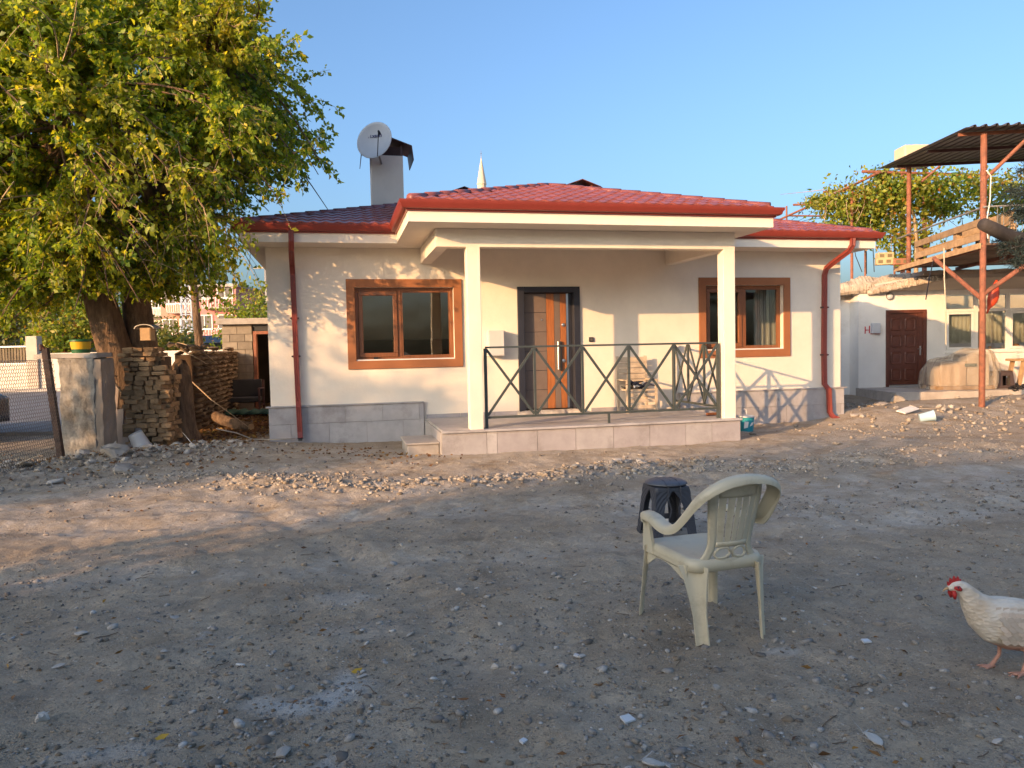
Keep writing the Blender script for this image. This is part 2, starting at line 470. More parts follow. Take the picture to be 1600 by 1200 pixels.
arc = np.clip(blob(-0.93, 3.35, 0.30, 0.34, 5) - blob(-1.05, 3.48, 0.26, 0.30, 6), 0, 1)
zb = np.clip(1.15 * arc + 0.7 * blob(-0.72, 2.72, 0.06, 0.16, 8) + 0.45 * blob(-1.55, 2.83, 0.26, 0.09, 9) + 0.4 * blob(-1.05, 4.72, 0.26, 0.18, 12)
             + 0.2 * blob(-0.9, 4.1, 0.35, 0.16, 13) + 0.6 * blob(1.32, 3.72, 0.12, 0.06, 15) + 0.5 * blob(2.35, 3.0, 0.3, 0.12, 16), 0, 1)
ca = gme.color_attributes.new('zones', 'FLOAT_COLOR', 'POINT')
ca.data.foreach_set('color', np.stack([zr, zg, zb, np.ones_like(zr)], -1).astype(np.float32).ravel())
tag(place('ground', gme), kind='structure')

M_ROAD = pm('road_surface', (0.19, 0.185, 0.18), 0.9, 0.15, 0.8, 0.4, 60.0)
mb = MB(); mb.box(-70, -7.6, 15.2, 33.9, -0.05, 0.03)
tag(mb.build('road', M_ROAD), kind='structure')
mb = MB(); mb.box(-70, -9.0, 33.9, 34.9, -0.05, 0.14)
tag(mb.build('pavement', M_CONCP), kind='structure')

# ---------------------------------------------------------------- the new house
# house axes: u along the front (x), v out of the front towards the yard (-y), z up
HO = Vector((-4.137, 12.9, 0))
HOUSE = thing('house', 'new single storey cream house with red hipped roof, porch and brown window surrounds', 'house', HO, TH)
def hw(u, v, z):
    "house axes -> world"
    c, s = math.cos(TH), math.sin(TH)
    return Vector((HO.x + c * u + s * v, HO.y + s * u - c * v, z))
def hb(mb, u0, u1, v0, v1, z0, z1): return mb.box(u0, u1, -v1, -v0, z0, z1)

def wall_holes(mb, u0, u1, z0, z1, th, holes):
    us = sorted({u0, u1, *[h[0] for h in holes], *[h[1] for h in holes]})
    zs = sorted({z0, z1, *[h[2] for h in holes], *[h[3] for h in holes]})
    inh = lambda a, b: any(h[0] <= a < h[1] and h[2] <= b < h[3] for h in holes)
    for a, a2 in zip(us, us[1:]):
        for b, b2 in zip(zs, zs[1:]):
            if inh((a + a2) / 2, (b + b2) / 2): continue
            mb.add([(a, 0, b), (a2, 0, b), (a2, 0, b2), (a, 0, b2)], [(0, 1, 2, 3)])
            mb.add([(a, th, b), (a2, th, b), (a2, th, b2), (a, th, b2)], [(0, 3, 2, 1)])
    for a, a2, b, b2 in [(u0, u1, z0, z1)] + list(holes):
        s = [(a, b), (a2, b), (a2, b2), (a, b2)]
        for (p, q), (p2, q2) in zip(s, s[1:] + s[:1]):
            mb.add([(p, 0, q), (p2, 0, q2), (p2, th, q2), (p, th, q)], [(0, 1, 2, 3)])
    return mb
# openings: inner edges of the painted surrounds
WL = (1.462, 3.200, 1.345, 2.625)
WR = (8.122, 9.805, 1.388, 2.655)
DR = (4.455, 5.475, 0.30, 2.56)
mb = MB()
wall_holes(mb, 0, 11.1, -0.3, 3.31, 0.24, [WL, WR, DR])
mb.box(0, 0.24, 0.24, 9.1, -0.3, 3.31); mb.box(10.86, 11.1, 0.24, 9.1, -0.3, 3.31); mb.box(0.24, 10.86, 8.86, 9.1, -0.3, 3.31)
mb.build('wall', M_WALL, HOUSE, fix=False)
mb = MB()
mb.box(0.25, 10.85, 0.25, 8.85, 0.24, 0.30); mb.box(0.25, 10.85, 0.25, 8.85, 2.98, 3.02)
mb.box(3.9, 4.0, 0.25, 8.8, 0.3, 2.98); mb.box(6.6, 6.7, 0.25, 8.8, 0.3, 2.98)
mb.box(0.25, 3.9, 3.3, 3.4, 0.3, 2.98); mb.box(6.7, 10.85, 4.3, 4.4, 0.3, 2.98)
mb.build('interior', M_IN, HOUSE)
kb = MB(); kb.box(0.5, 3.8, 2.85, 3.28, 1.75, 2.95)
kit = kb.build('kitchen_cabinet', M_CAB, HOUSE)
for k in range(7):
    mb = MB(); mb.box(0.53 + k * 0.466, 0.53 + k * 0.466 + 0.455, 2.825, 2.849, 1.76, 2.94); mb.build('cabinet_door', M_CAB, kit)
mb = MB(); mb.box(0.5, 3.8, 2.70, 3.28, 0.3, 1.2); mb.build('worktop', M_GREY, kit)
mb = MB(); mb.box(0.5, 3.8, 3.255, 3.295, 1.2, 1.75); mb.build('splashback', pm('splash', (0.2, 0.15, 0.1), 0.4, 0.2), kit)

def surround(mb, hole, w, d=0.03):
    a, a2, b, b2 = hole
    hb(mb, a - w, a2 + w, 0.002, d, b2, b2 + w); hb(mb, a - w, a2 + w, 0.002, d, b - w, b)
    hb(mb, a - w, a, 0.002, d, b, b2); hb(mb, a2, a2 + w, 0.002, d, b, b2)
def frame4(mb, a, a2, b, b2, w, v0, v1):
    hb(mb, a, a2, v0, v1, b2 - w, b2); hb(mb, a, a2, v0, v1, b, b + w)
    hb(mb, a, a + w, v0, v1, b + w, b2 - w); hb(mb, a2 - w, a2, v0, v1, b + w, b2 - w)
def window(hole, um):
    a, a2, b, b2 = hole
    fr = MB(); frame4(fr, a + 0.003, a2 - 0.003, b + 0.003, b2 - 0.003, 0.055, -0.17, -0.10); hb(fr, um - 0.035, um + 0.035, -0.168, -0.098, b + 0.058, b2 - 0.058)
    w = fr.build('window', M_FRAME, HOUSE, bevel=0.006)
    m = MB(); surround(m, hole, 0.145); m.build('window_surround', M_SURR, w, bevel=0.004)
    m = MB(); hb(m, a + 0.003, a2 - 0.003, -0.098, 0.012, b + 0.001, b + 0.022); m.build('sill', M_WHITE, w)
    m = MB(); frame4(m, a + 0.060, um - 0.037, b + 0.060, b2 - 0.060, 0.075, -0.155, -0.075); m.build('sash', M_FRAME, w, bevel=0.008)
    m = MB(); hb(m, a + 0.137, um - 0.114, -0.118, -0.112, b + 0.137, b2 - 0.137); m.build('pane', M_GLASS, w)
    m = MB(); hb(m, um + 0.037, a2 - 0.06, -0.135, -0.129, b + 0.06, b2 - 0.06); m.build('pane', M_GLASS, w)
    m = MB(); frame4(m, um + 0.037, a2 - 0.06, b + 0.06, b2 - 0.06, 0.022, -0.126, -0.104); m.build('glazing_bead', M_FRAME, w)
    for k in range(2):
        m = MB(); hb(m, a + 0.3, a + 0.37, -0.09, -0.03, b + 0.023, b + 0.06)
    m.build('hinge', M_DARK, w)
window(WL, 2.235)
window(WR, 8.985)
# a light switch plate seen through the left pane, a curtain edge in the right room
mb = MB(); mb.box(1.35, 1.47, 2.66, 2.70, 1.0, 1.12); mb.build('socket', M_DARK, kit)
mb = MB()
for k in range(7):
    mb.tube([(9.5 + k * 0.07, 0.5 + 0.03 * (k % 2), 0.4), (9.5 + k * 0.07, 0.5 + 0.03 * (k % 2), 2.9)], 0.045, 8)
mb.build('curtain', pm('curtain', (0.6, 0.58, 0.55), 0.9, 0.1), HOUSE)

# ---- the door
fr = MB()
a, a2, b, b2 = DR
hb(fr, a - 0.085, a + 0.035, -0.2, 0.045, b, b2 + 0.07); hb(fr, a2 - 0.035, a2 + 0.085, -0.2, 0.045, b, b2 + 0.07); hb(fr, a + 0.035, a2 - 0.035, -0.2, 0.045, b2 - 0.035, b2 + 0.07)
DOOR = fr.build('door', M_NAVY, HOUSE, bevel=0.006)
la, la2, lb, lb2 = a + 0.04, a2 - 0.04, b + 0.07, b2 - 0.04
mb = MB(); hb(mb, la, la2, -0.17, -0.115, lb, lb2); leafd = mb.build('door_leaf', M_NAVY, DOOR)
n = 6
hh = (lb2 - lb) / n
for k in range(n):
    mb = MB(); hb(mb, la + 0.005, la + 0.45, -0.114, -0.104, lb + k * hh + 0.004, lb + (k + 1) * hh - 0.004)
    mb.build('door_panel', M_TAUPE, DOOR, bevel=0.003)
for s, e, mt, nm in ((0.456, 0.60, M_OAK, 'oak_strip'), (0.606, 0.715, M_TAUPE, 'taupe_strip'), (0.721, 0.835, M_OAK, 'oak_strip')):
    mb = MB(); hb(mb, la + s, la + e, -0.114, -0.102, lb + 0.004, lb2 - 0.004); mb.build(nm, mt, DOOR, bevel=0.003)
mb = MB(); hb(mb, la + 0.842, la + 0.88, -0.114, -0.106, lb + 0.004, lb2 - 0.004); mb.build('edge_strip', M_CHROME, DOOR)
mb = MB(); mb.tube([(la + 0.655, 0.045, 1.10), (la + 0.655, 0.045, 1.62)], 0.014, 10)
for z in (1.16, 1.56): mb.tube([(la + 0.655, 0.045, z), (la + 0.655, 0.105, z)], 0.009, 8)
mb.build('handle', M_CHROME, DOOR, smooth=False)
mb = MB(); hb(mb, la + 0.70, la + 0.735, -0.101, -0.06, 1.07, 1.62); mb.build('pull_plate', M_DARK, DOOR, bevel=0.006)
for z in (1.93, 1.26):
    mb = MB(); mb.lathe([(0.001, 0), (0.034, 0), (0.034, 0.012), (0.016, 0.02), (0.001, 0.022)], 16, (la + 0.775, 0.101, z), Matrix.Rotation(R(90), 4, 'X')); mb.build('lock_rose', M_CHROME, DOOR)
mb = MB(); mb.lathe([(0.001, 0), (0.014, 0), (0.012, 0.008), (0.001, 0.01)], 12, (la + 0.36, 0.103, 2.03), Matrix.Rotation(R(90), 4, 'X')); mb.build('spyhole', M_CHROME, DOOR)
mb = MB(); r2 = random.Random(3); rs = []
for k in range(40):
    u = 4.33 + k * 0.0325; j = lambda a_=0.012: r2.uniform(-a_, a_)
    o_ = 0.13 + 0.05 * math.sin(k * 0.35) + j(0.02)
    rs.append([Vector((u, 0.02, 0.27)), Vector((u, -o_, 0.28)), Vector((u, -o_ * 0.85, 0.315 + j())), Vector((u, -0.05, 0.352 + j())), Vector((u, 0.02, 0.36))])
mb.rings(rs); mb.build('threshold', M_CONCP, DOOR, angle=60)
mb = MB(); hb(mb, 5.735, 5.825, 0.001, 0.03, 1.60, 1.69)
dbl = mb.build('doorbell', M_DARK, HOUSE, bevel=0.006)
mb = MB(); hb(mb, 5.755, 5.805, 0.031, 0.036, 1.62, 1.67); mb.build('button', M_GREY, dbl)

# ---- plinth: stone tiles laid singly over a core, with a capping ledge
def tiles(parent, u0, u1, v, rows, w, off, depth=0.022, side=None):
    for ri, (z0, z1) in enumerate(rows):
        u = u0 - off[ri]
        k = 0
        while u < u1 - 0.01:
            a_, b_ = max(u, u0), min(u + w, u1)
            if b_ - a_ > 0.03:
                m = MB(); j = rnd.uniform(-0.002, 0.002)
                if side is None: hb(m, a_ + 0.003, b_ - 0.003, v, v + depth + j, z0 + 0.003, z1 - 0.003)
                else: m.box(side - depth - j, side, -b_ + 0.003, -a_ - 0.003, z0 + 0.003, z1 - 0.003)
                m.build('plinth_tile', M_TILE[rnd.randrange(3)], parent)
            u += w; k += 1
core = MB(); hb(core, -0.03, 2.62, 0.004, 0.035, -0.3, 0.575)
PL = core.build('plinth', M_CONC, HOUSE)
tiles(PL, -0.035, 2.61, 0.036, [(-0.25, 0.285), (0.285, 0.575)], 0.64, (0.28, 0.0))
mb = MB(); hb(mb, -0.075, 2.61, 0.004, 0.085, 0.578, 0.602); mb.build('ledge', M_TILE[0], PL, bevel=0.004)
core = MB(); hb(core, 7.55, 11.14, 0.004, 0.035, -0.4, 0.565)
PR = core.build('plinth', M_CONC, HOUSE)
tiles(PR, 7.55, 11.145, 0.036, [(-0.35, 0.25), (0.25, 0.565)], 0.62, (0.2, 0.45))
mb = MB(); hb(mb, 7.53, 11.20, 0.004, 0.085, 0.568, 0.592); mb.build('ledge', M_TILE[0], PR, bevel=0.004)
for k in range(8):
    if not 4.3 < 2.66 + k * 0.62 + 0.3 < 5.6 and 2.66 + k * 0.62 + 0.6 < 7.5:
        mb = MB(); hb(mb, 2.66 + k * 0.62, 2.66 + k * 0.62 + 0.612, 0.004, 0.022, 0.292, 0.36); mb.build('skirting', M_TILE[1], HOUSE)

# ---- porch: slab, edge tiles, step, columns, beams
core = MB(); hb(core, 2.65, 7.52, 0.0, 2.28, -0.4, 0.255)
SLAB = core.build('porch_slab', M_CONC, HOUSE)
for k in range(8):
    for j in range(4):
        m = MB(); u0, v0 = 2.652 + k * 0.6085, 0.02 + j * 0.5675
        hb(m, u0 + 0.002, min(u0 + 0.6065, 7.52), v0 + 0.002, v0 + 0.5655, 0.256, 0.29 + rnd.uniform(-0.001, 0.001)); m.build('floor_tile', M_TILE[2], SLAB)
mb = MB(); hb(mb, 2.615, 7.56, 2.292, 2.345, 0.258, 0.291); mb.build('nosing', M_TILE[2], SLAB, bevel=0.004)
cuts = [2.63, 3.31, 3.47, 4.10, 4.72, 5.34, 5.95, 6.57, 7.03, 7.54]
for c0, c1 in zip(cuts, cuts[1:]):
    z0 = -0.3 if rnd.random() < 0.7 else -0.06
    m = MB(); hb(m, c0 + 0.003, c1 - 0.003, 2.285, 2.307, -0.065 - rnd.random() * 0.05 if 3.3 < c0 < 5 else -0.3, 0.254); m.build('edge_tile', M_TILE[rnd.randrange(3)], SLAB)
for k in range(4):
    m = MB(); m.box(2.624, 2.648, -(0.02 + (k + 1) * 0.565) + 0.003, -(0.02 + k * 0.565) - 0.003, -0.35, 0.254); m.build('side_tile', M_TILE[0], SLAB)
    m = MB(); m.box(7.522, 7.546, -(0.02 + (k + 1) * 0.565) + 0.003, -(0.02 + k * 0.565) - 0.003, -0.4, 0.254); m.build('side_tile', M_TILE[0], SLAB)
mb = MB(); hb(mb, 2.13, 2.62, 1.05, 2.06, -0.4, 0.075)
st = mb.build('step', M_CONC, HOUSE, bevel=0.02)
mb = MB(); hb(mb, 2.11, 2.622, 1.03, 2.08, 0.077, 0.105); mb.build('tread', M_CONCP, st, bevel=0.008)
for u in (3.075, 7.29):
    mb = MB(); hb(mb, u, u + 0.205, 2.045, 2.25, 0.285, 3.05); mb.build('column', M_WALL, HOUSE, bevel=0.008)
mb = MB(); hb(mb, 2.62, 7.495, 2.05, 2.252, 3.04, 3.309); mb.build('front_beam', M_WALL, HOUSE, bevel=0.006)
mb = MB(); hb(mb, 2.622, 2.82, 0.003, 2.048, 3.042, 3.309); mb.build('side_beam', M_WALL, HOUSE, bevel=0.006)
mb = MB(); hb(mb, 7.292, 7.493, 0.003, 2.048, 3.042, 3.309); mb.build('side_beam', M_WALL, HOUSE, bevel=0.006)
# ---- eaves slab, gutter, roof
EAVE = [(-0.33, -9.6), (-0.33, 0.62), (2.17, 0.62), (2.17, 2.8), (7.85, 2.8), (7.85, 0.62), (11.42, 0.62), (11.42, -9.6)]
mb = MB(); n = len(EAVE)
mb.add([(u, -v, 3.312) for u, v in EAVE] + [(u, -v, 3.50) for u, v in EAVE], [(0, 1, 6, 7), (2, 3, 4, 5), (8, 15, 14, 9), (10, 13, 12, 11)] + [(i, (i + 1) % n, n + (i + 1) % n, n + i) for i in range(n)])
mb.f[0] = (0, 1, 2, 5, 6, 7)
mb.build('eaves', M_SOFF, HOUSE)
def offs(path, o):
    out = []
    for i, (u, v) in enumerate(path):
        ns = []
        for j in (i - 1, i):
            if 0 <= j < len(path) - 1:
                d = Vector((path[j + 1][0] - path[j][0], path[j + 1][1] - path[j][1])).normalized()
                ns.append(Vector((-d.y, d.x)))
        s = Vector((0, 0))
        for q in ns: s += q
        out.append((u + s.x * o, v + s.y * o))
    return out
prof = [(0.003, 3.462), (0.03, 3.462), (0.032, 3.483), (0.075, 3.487), (0.098, 3.505), (0.105, 3.54), (0.125, 3.565), (0.128, 3.602), (0.108, 3.605), (0.105, 3.575), (0.09, 3.52), (0.03, 3.505), (0.003, 3.53)]
loops = [offs(EAVE, o) for o, z in prof]
mb = MB()
mb.rings([[(loops[k][i][0], -loops[k][i][1], prof[k][1]) for k in range(len(prof))] for i in range(len(EAVE))])
GUT = mb.build('gutter', M_GUT, HOUSE, angle=50)
S = 0.30
RF = MB()
u0, u1, v0, v1, ze = -0.44, 11.53, 0.73, -9.71, 3.585
hwid = (v0 - v1) / 2
vr = (v0 + v1) / 2
zr_ = ze + S * hwid
A_, B_, C_, D_ = (u0, -v0, ze), (u1, -v0, ze), (u1, -v1, ze), (u0, -v1, ze)
E1, E2 = (u0 + hwid, -vr, zr_), (u1 - hwid, -vr, zr_)
RF.add([A_, B_, C_, D_, E1, E2], [(0, 1, 5, 4), (1, 2, 5), (2, 3, 4, 5), (3, 0, 4)])
p0, p1, pv = 2.05, 7.97, 2.91
ph = (p1 - p0) / 2
pz = ze + S * ph
vb = v0 - (pz - ze) / S
RF.add([(p0, -pv, ze), (p1, -pv, ze), (p1, -(v0), ze), (p0, -(v0), ze), (p0 + ph, -(pv - ph), pz), (p0 + ph, -vb, pz)], [(0, 1, 4), (1, 2, 5, 4), (3, 0, 4, 5)])
ROOF = RF.build('roof', M_RIDGE, HOUSE, solid=0.02)
# one pressed tile: a wave across and a step at its lower edge
TW, TL = 0.198, 0.36
tv, tf = [], []
wave = [0.0, 0.012, 0.026, 0.030, 0.022, 0.008, 0.001, 0.0]
for j, (yy, zz) in enumerate(((0.0, -0.012), (0.0, 0.022), (TL * 0.5, 0.014), (TL, 0.004))):
    for i, w_ in enumerate(wave): tv.append((i * TW / 7, yy + 0.008 * math.sin(i * 0.9), zz * 0.8 + w_ * 0.62 + 0.004))
for j in range(3):
    for i in range(7): tf.append((j * 8 + i, j * 8 + i + 1, (j + 1) * 8 + i + 1, (j + 1) * 8 + i))
m = MB(); m.add(tv, tf); TILE = m.mesh('roof_tile', M_ROOF, False, fix=False)
sl_ = math.atan(S)
dy = TL * 0.97 * math.cos(sl_)
def tile_face(ua, ub, va, hipl, hipr, rows, lim=None):
    for r in range(rows):
        y = r * dy
        ymid = y + dy * 0.55
        lo = ua + (ymid if hipl else 0); hi = ub - (ymid if hipr else 0)
        k0 = int(math.floor((lo - ua) / TW)); u = ua + k0 * TW
        while u < hi - 0.02:
            if u > lo - TW * 0.6 and (lim is None or lim(u, y)):
                place('roof_tile', TILE, ROOF, (u, -va + y, ze + S * y + 0.012), (sl_, 0, 0))
            u += TW
tile_face(p0, p1, pv, True, True, 9)
tile_face(u0, p0 + 0.75, v0, True, False, 8, lambda u, y: u < 2.2 + y * 0.2)
tile_face(p1 - 0.1, u1, v0, False, True, 9)
def cap(a, b, r=0.06):
    m = MB(); a, b = Vector(a), Vector(b); a = a + (b - a).normalized() * 0.22; nseg = max(2, int((b - a).length / 0.34))
    for k in range(nseg):
        q0, q1 = a.lerp(b, k / nseg), a.lerp(b, (k + 1.08) / nseg)
        m.tube([q0 + Vector((0, 0, 0.015)), q1 + Vector((0, 0, 0.005))], [r * 1.08, r], 8)
    m.build('ridge_cap', M_RIDGE, ROOF, smooth=True)
cap(A_, E1); cap(B_, E2); cap(E1, E2)
cap((p0, -pv, ze), (p0 + ph, -(pv - ph), pz)); cap((p1, -pv, ze), (p0 + ph, -(pv - ph), pz)); cap((p0 + ph, -(pv - ph), pz), (p0 + ph, -vb, pz))
# ---- downpipes with clips
def downpipe(pts, w=0.085, d=0.07, clips=()):
    m = MB()
    pts = [Vector(p) for p in pts]
    sh = [(-.5, -.5), (-.3, -.5), (-.25, -.42), (-.05, -.42), (0, -.5), (.05, -.42), (.25, -.42), (.3, -.5), (.5, -.5), (.5, .5), (-.5, .5)]
    rs = []
    for i, p in enumerate(pts):
        t = (pts[min(i + 1, len(pts) - 1)] - pts[max(0, i - 1)]).normalized()
        yv = Vector((0, 1, 0)) - t * t.y
        if yv.length < 0.2: yv = Vector((0, 0, 1)) - t * t.z
        yv.normalize(); xv = yv.cross(t).normalized()
        if xv.x < 0: xv = -xv
        rs.append([p + xv * (a_ * w) + yv * (b_ * d) for a_, b_ in sh])
    m.rings(rs)
    o = m.build('downpipe', M_PIPE, HOUSE)
    for u, z in clips:
        c = MB(); c.box(u - w * 0.68, u + w * 0.68, -0.10, -0.005, z - 0.018, z + 0.018); c.build('pipe_clip', M_PIPE, o)
        for s in (-1, 1):
            c = MB(); c.box(u + s * w * 0.72 - 0.012, u + s * w * 0.72 + 0.012, -0.11, -0.04, z - 0.012, z + 0.012); c.build('screw', M_DARK, o)
    return o
downpipe([(0.47, -0.70, 3.49), (0.47, -0.70, 3.32), (0.462, -0.62, 3.20), (0.44, -0.14, 3.0), (0.44, -0.075, 2.85), (0.45, -0.06, 1.4), (0.46, -0.075, 0.68), (0.465, -0.13, 0.58), (0.475, -0.13, 0.16), (0.478, -0.17, 0.05)], clips=((0.445, 2.1), (0.45, 1.45)))
mb = MB(); mb.box(0.445, 0.511, -0.205, -0.135, 0.012, 0.048); mb.build('pipe_shoe', M_DARK, HOUSE)
downpipe([(10.86, -0.70, 3.49), (10.86, -0.69, 3.36), (10.84, -0.60, 3.25), (10.74, -0.30, 3.08), (10.70, -0.12, 2.98), (10.69, -0.07, 2.85), (10.68, -0.06, 1.3), (10.68, -0.075, 0.66), (10.74, -0.13, 0.55), (10.76, -0.13, 0.1), (10.80, -0.18, 0.0), (10.90, -0.22, -0.05)], clips=((10.69, 2.2), (10.685, 1.25)))
# ---- chimneys
def chimney(u, v, w, z0, z1, capm, ang=0, gable=True):
    m = MB(); m.box(u - w / 2, u + w / 2, -v - w / 2, -v + w / 2, z0, z1)
    o = m.build('chimney', M_WALL, ROOF, bevel=0.01)
    r_ = w * 0.72
    if gable:   # folded metal hood: two steep sides and a louvred front
        m = MB(); h = w * 0.62
        for s in (-1, 1):
            m.hexa([Vector((u + s * a_, -v + b_, z1 + c_)) for a_, b_, c_ in ((r_ * 1.12, -r_, -0.11), (r_ * 1.12, r_, -0.11), (r_ * 1.15, r_, -0.11), (r_ * 1.15, -r_, -0.11), (r_ * 1.05, -r_, h * 0.42), (r_ * 1.05, r_, h * 0.42), (r_ * 1.08, r_, h * 0.45), (r_ * 1.08, -r_, h * 0.45))])
            m.hexa([Vector((u + s * a_, -v + b_, z1 + c_)) for a_, b_, c_ in ((0, -r_, h * 0.86), (r_ * 1.07, -r_, h * 0.42), (r_ * 1.07, r_, h * 0.42), (0, r_, h * 0.86), (0, -r_, h * 0.9), (r_ * 1.07, -r_, h * 0.46), (r_ * 1.07, r_, h * 0.46), (0, r_, h * 0.9))])
            for t in (-1, 1): m.box(u + s * w * 0.46 - 0.02, u + s * w * 0.46 + 0.02, -v + t * w * 0.44 - 0.02, -v + t * w * 0.44 + 0.02, z1, z1 + h * 0.6)
        m.build('chimney_hood', capm, o)
        m = MB(); m.box(u - w * 0.50, u + w * 0.50, -v - w * 0.47, -v + w * 0.47, z1 + 0.001, z1 + h * 0.46); m.build('flue', pm('soot', (0.06, 0.035, 0.03), 0.9, 0.3), o)
    return o
chimney(2.27, -3.0, 0.66, 3.9, 5.60, M_CAP)
chimney(3.98, -3.6, 0.6, 4.3, 4.78, M_CAP)
chimney(6.92, -4.2, 0.6, 4.4, 5.16, pm('red_cap', (0.22, 0.07, 0.045), 0.5, 0.2))
# ---- railings
def railing(pA, pB, bays, zb, zt, feet):
    pA, pB = Vector(pA), Vector(pB)
    P_ = lambda t, z: pA.lerp(pB, t) + Vector((0, 0, z))
    m = MB(); m.bar(P_(0, zt), P_(1, zt), 0.045, 0.03); rr = m.build('railing', M_RAIL, HOUSE, bevel=0.003)
    m = MB(); m.bar(P_(0, zb), P_(1, zb), 0.035, 0.035); m.build('bottom_rail', M_RAIL, rr)
    for k in range(bays + 1):
        e = k in (0, bays)
        m = MB(); m.bar(P_(k / bays, 0.29 if e else zb + 0.016), P_(k / bays, zt - 0.016), 0.045 if e else 0.035, up=(0, 1, 0)); m.build('post', M_RAIL, rr)
        if k < bays:
            g = 0.02 / (pB - pA).length
            o_ = (pB - pA).normalized().cross(Vector((0, 0, 1))) * 0.011
            m = MB(); m.bar(P_(k / bays + g, zb + 0.03) + o_, P_((k + 1) / bays - g, zt - 0.03) + o_, 0.038, 0.02, up=(0, 1, 0) if abs((pB - pA).y) < 0.5 else (1, 0, 0)); m.build('brace', M_RAIL, rr)
            m = MB(); m.bar(P_(k / bays + g, zt - 0.03) - o_, P_((k + 1) / bays - g, zb + 0.03) - o_, 0.038, 0.02, up=(0, 1, 0) if abs((pB - pA).y) < 0.5 else (1, 0, 0)); m.build('brace', M_RAIL, rr)
    for t in feet:
        m = MB(); m.bar(P_(t, 0.29), P_(t, zb - 0.016), 0.035, up=(0, 1, 0)); m.build('foot', M_RAIL, rr)
railing((3.345, -2.14, 0), (7.235, -2.14, 0), 5, 0.455, 1.53, (0.51,))
railing((7.385, -0.12, 0), (7.385, -1.98, 0), 3, 0.455, 1.53, ())
# ---------------------------------------------------------------- things on and in front of the house
def text_mesh(s, size, mat, parent, M, name='lettering', bold=0.0):
    cu = bpy.data.curves.new(name, 'FONT'); cu.body = s; cu.size = size; cu.extrude = 0.0008; cu.offset = bold
    cu.align_x = 'CENTER'; cu.align_y = 'CENTER'
    to_ = bpy.data.objects.new('font', cu); COL.objects.link(to_); dg = bpy.context.evaluated_depsgraph_get(); me = bpy.data.meshes.new_from_object(to_.evaluated_get(dg)); bpy.data.objects.remove(to_); me.name = name
    o = bpy.data.objects.new(name, me); COL.objects.link(o); me.materials.clear(); me.materials.append(mat)
    if parent: o.parent = parent
    o.matrix_local = M
    return o
M_DISH = pm('dish_white', (0.55, 0.56, 0.57), 0.4, 0.08, 3.0)
dc = hw(2.03, -2.33, 5.78)
DISH = thing('satellite_dish', 'round white satellite dish on the front of the tall cream chimney', 'satellite dish', dc)
ax = Vector((-0.30, -0.93, 0.20)).normalized()
DM = ax.to_track_quat('Z', 'Y').to_matrix().to_4x4()
mb = MB(); Rd = 0.385
mb.lathe([(0.001, 0)] + [(Rd * k / 8, 0.075 * (k / 8) ** 2) for k in range(1, 9)] + [(Rd + 0.008, 0.07)] + [(Rd * k / 8, 0.075 * (k / 8) ** 2 - 0.006) for k in range(8, 0, -1)], 40, (0, 0, 0), DM)
mb.build('reflector', M_DISH, DISH, smooth=True)
mb = MB()
a0, a1 = DM @ Vector((0.10, -0.355, 0.07)), DM @ Vector((0.27, 0.0, 0.40))
mb.bar(a0, a1, 0.016); mb.build('feed_arm', M_DARK, DISH)
mb = MB(); mb.tube([a1, a1 + (DM @ Vector((-0.03, 0.0, -0.10)))], [0.022, 0.03], 10); mb.build('feed_horn', M_DARK, DISH)
mb = MB(); mb.tube([DM @ Vector((0, -0.1, -0.03)), DM @ Vector((0, -0.18, -0.12)), hw(2.15, -2.66, 5.42) - dc], 0.02, 8); mb.build('bracket', M_GALV, DISH)
text_mesh('Vi.xson', 0.115, pm('navy_print', (0.02, 0.03, 0.12), 0.5), DISH, DM @ Matrix.Translation((-0.03, 0.12, 0.018)), bold=0.003)

BX = thing('electric_meter_box', 'small white metal meter box on the porch wall left of the front door', 'meter box', hw(3.92, 0, 1.38), TH)
M_BOX = pm('grey_white_paint', (0.60, 0.585, 0.56), 0.5, 0.05)
mb = MB(); mb.box(-0.14, 0.16, -0.20, -0.001, 0, 0.46); mb.build('case', M_BOX, BX, bevel=0.008)
mb = MB(); mb.box(-0.125, 0.145, -0.212, -0.201, 0.015, 0.445); mb.build('lid', M_BOX, BX, bevel=0.004)

# old slatted chair with clothes on it
M_PALEW = pm('bleached_wood', (0.50, 0.40, 0.29), 0.8, 0.25, 8.0, 0.2, 50.0)
PCH = thing('wooden_chair', 'bleached wooden slat chair standing against the porch wall behind the railing', 'chair', hw(6.52, 0.48, 0.29), TH)
for k in range(5):
    m = MB(); m.box(-0.27, 0.25, 0.255 + 0.01 * k, 0.275 + 0.01 * k, 0.50 + k * 0.105, 0.50 + k * 0.105 + 0.092); m.build('slat', M_PALEW, PCH)
for x_ in (-0.29, 0.27):
    m = MB(); m.bar((x_, 0.27, 0), (x_, 0.31, 1.03), 0.045, 0.035, up=(0, 1, 0)); m.build('leg', M_PALEW, PCH)
    m = MB(); m.bar((x_, -0.18, 0), (x_, -0.18, 0.58), 0.045, 0.035, up=(0, 1, 0)); m.build('leg', M_PALEW, PCH)
    m = MB(); m.bar((x_, -0.2, 0.595), (x_, 0.28, 0.595), 0.05, 0.025); m.build('armrest', M_PALEW, PCH)
m = MB(); m.box(-0.27, 0.25, -0.2, 0.25, 0.40, 0.43); m.build('seat', M_PALEW, PCH)
for k in range(3):
    m = MB(); m.box(-0.265, 0.245, -0.19, -0.17, 0.08 + k * 0.11, 0.14 + k * 0.11); m.build('slat', M_PALEW, PCH)
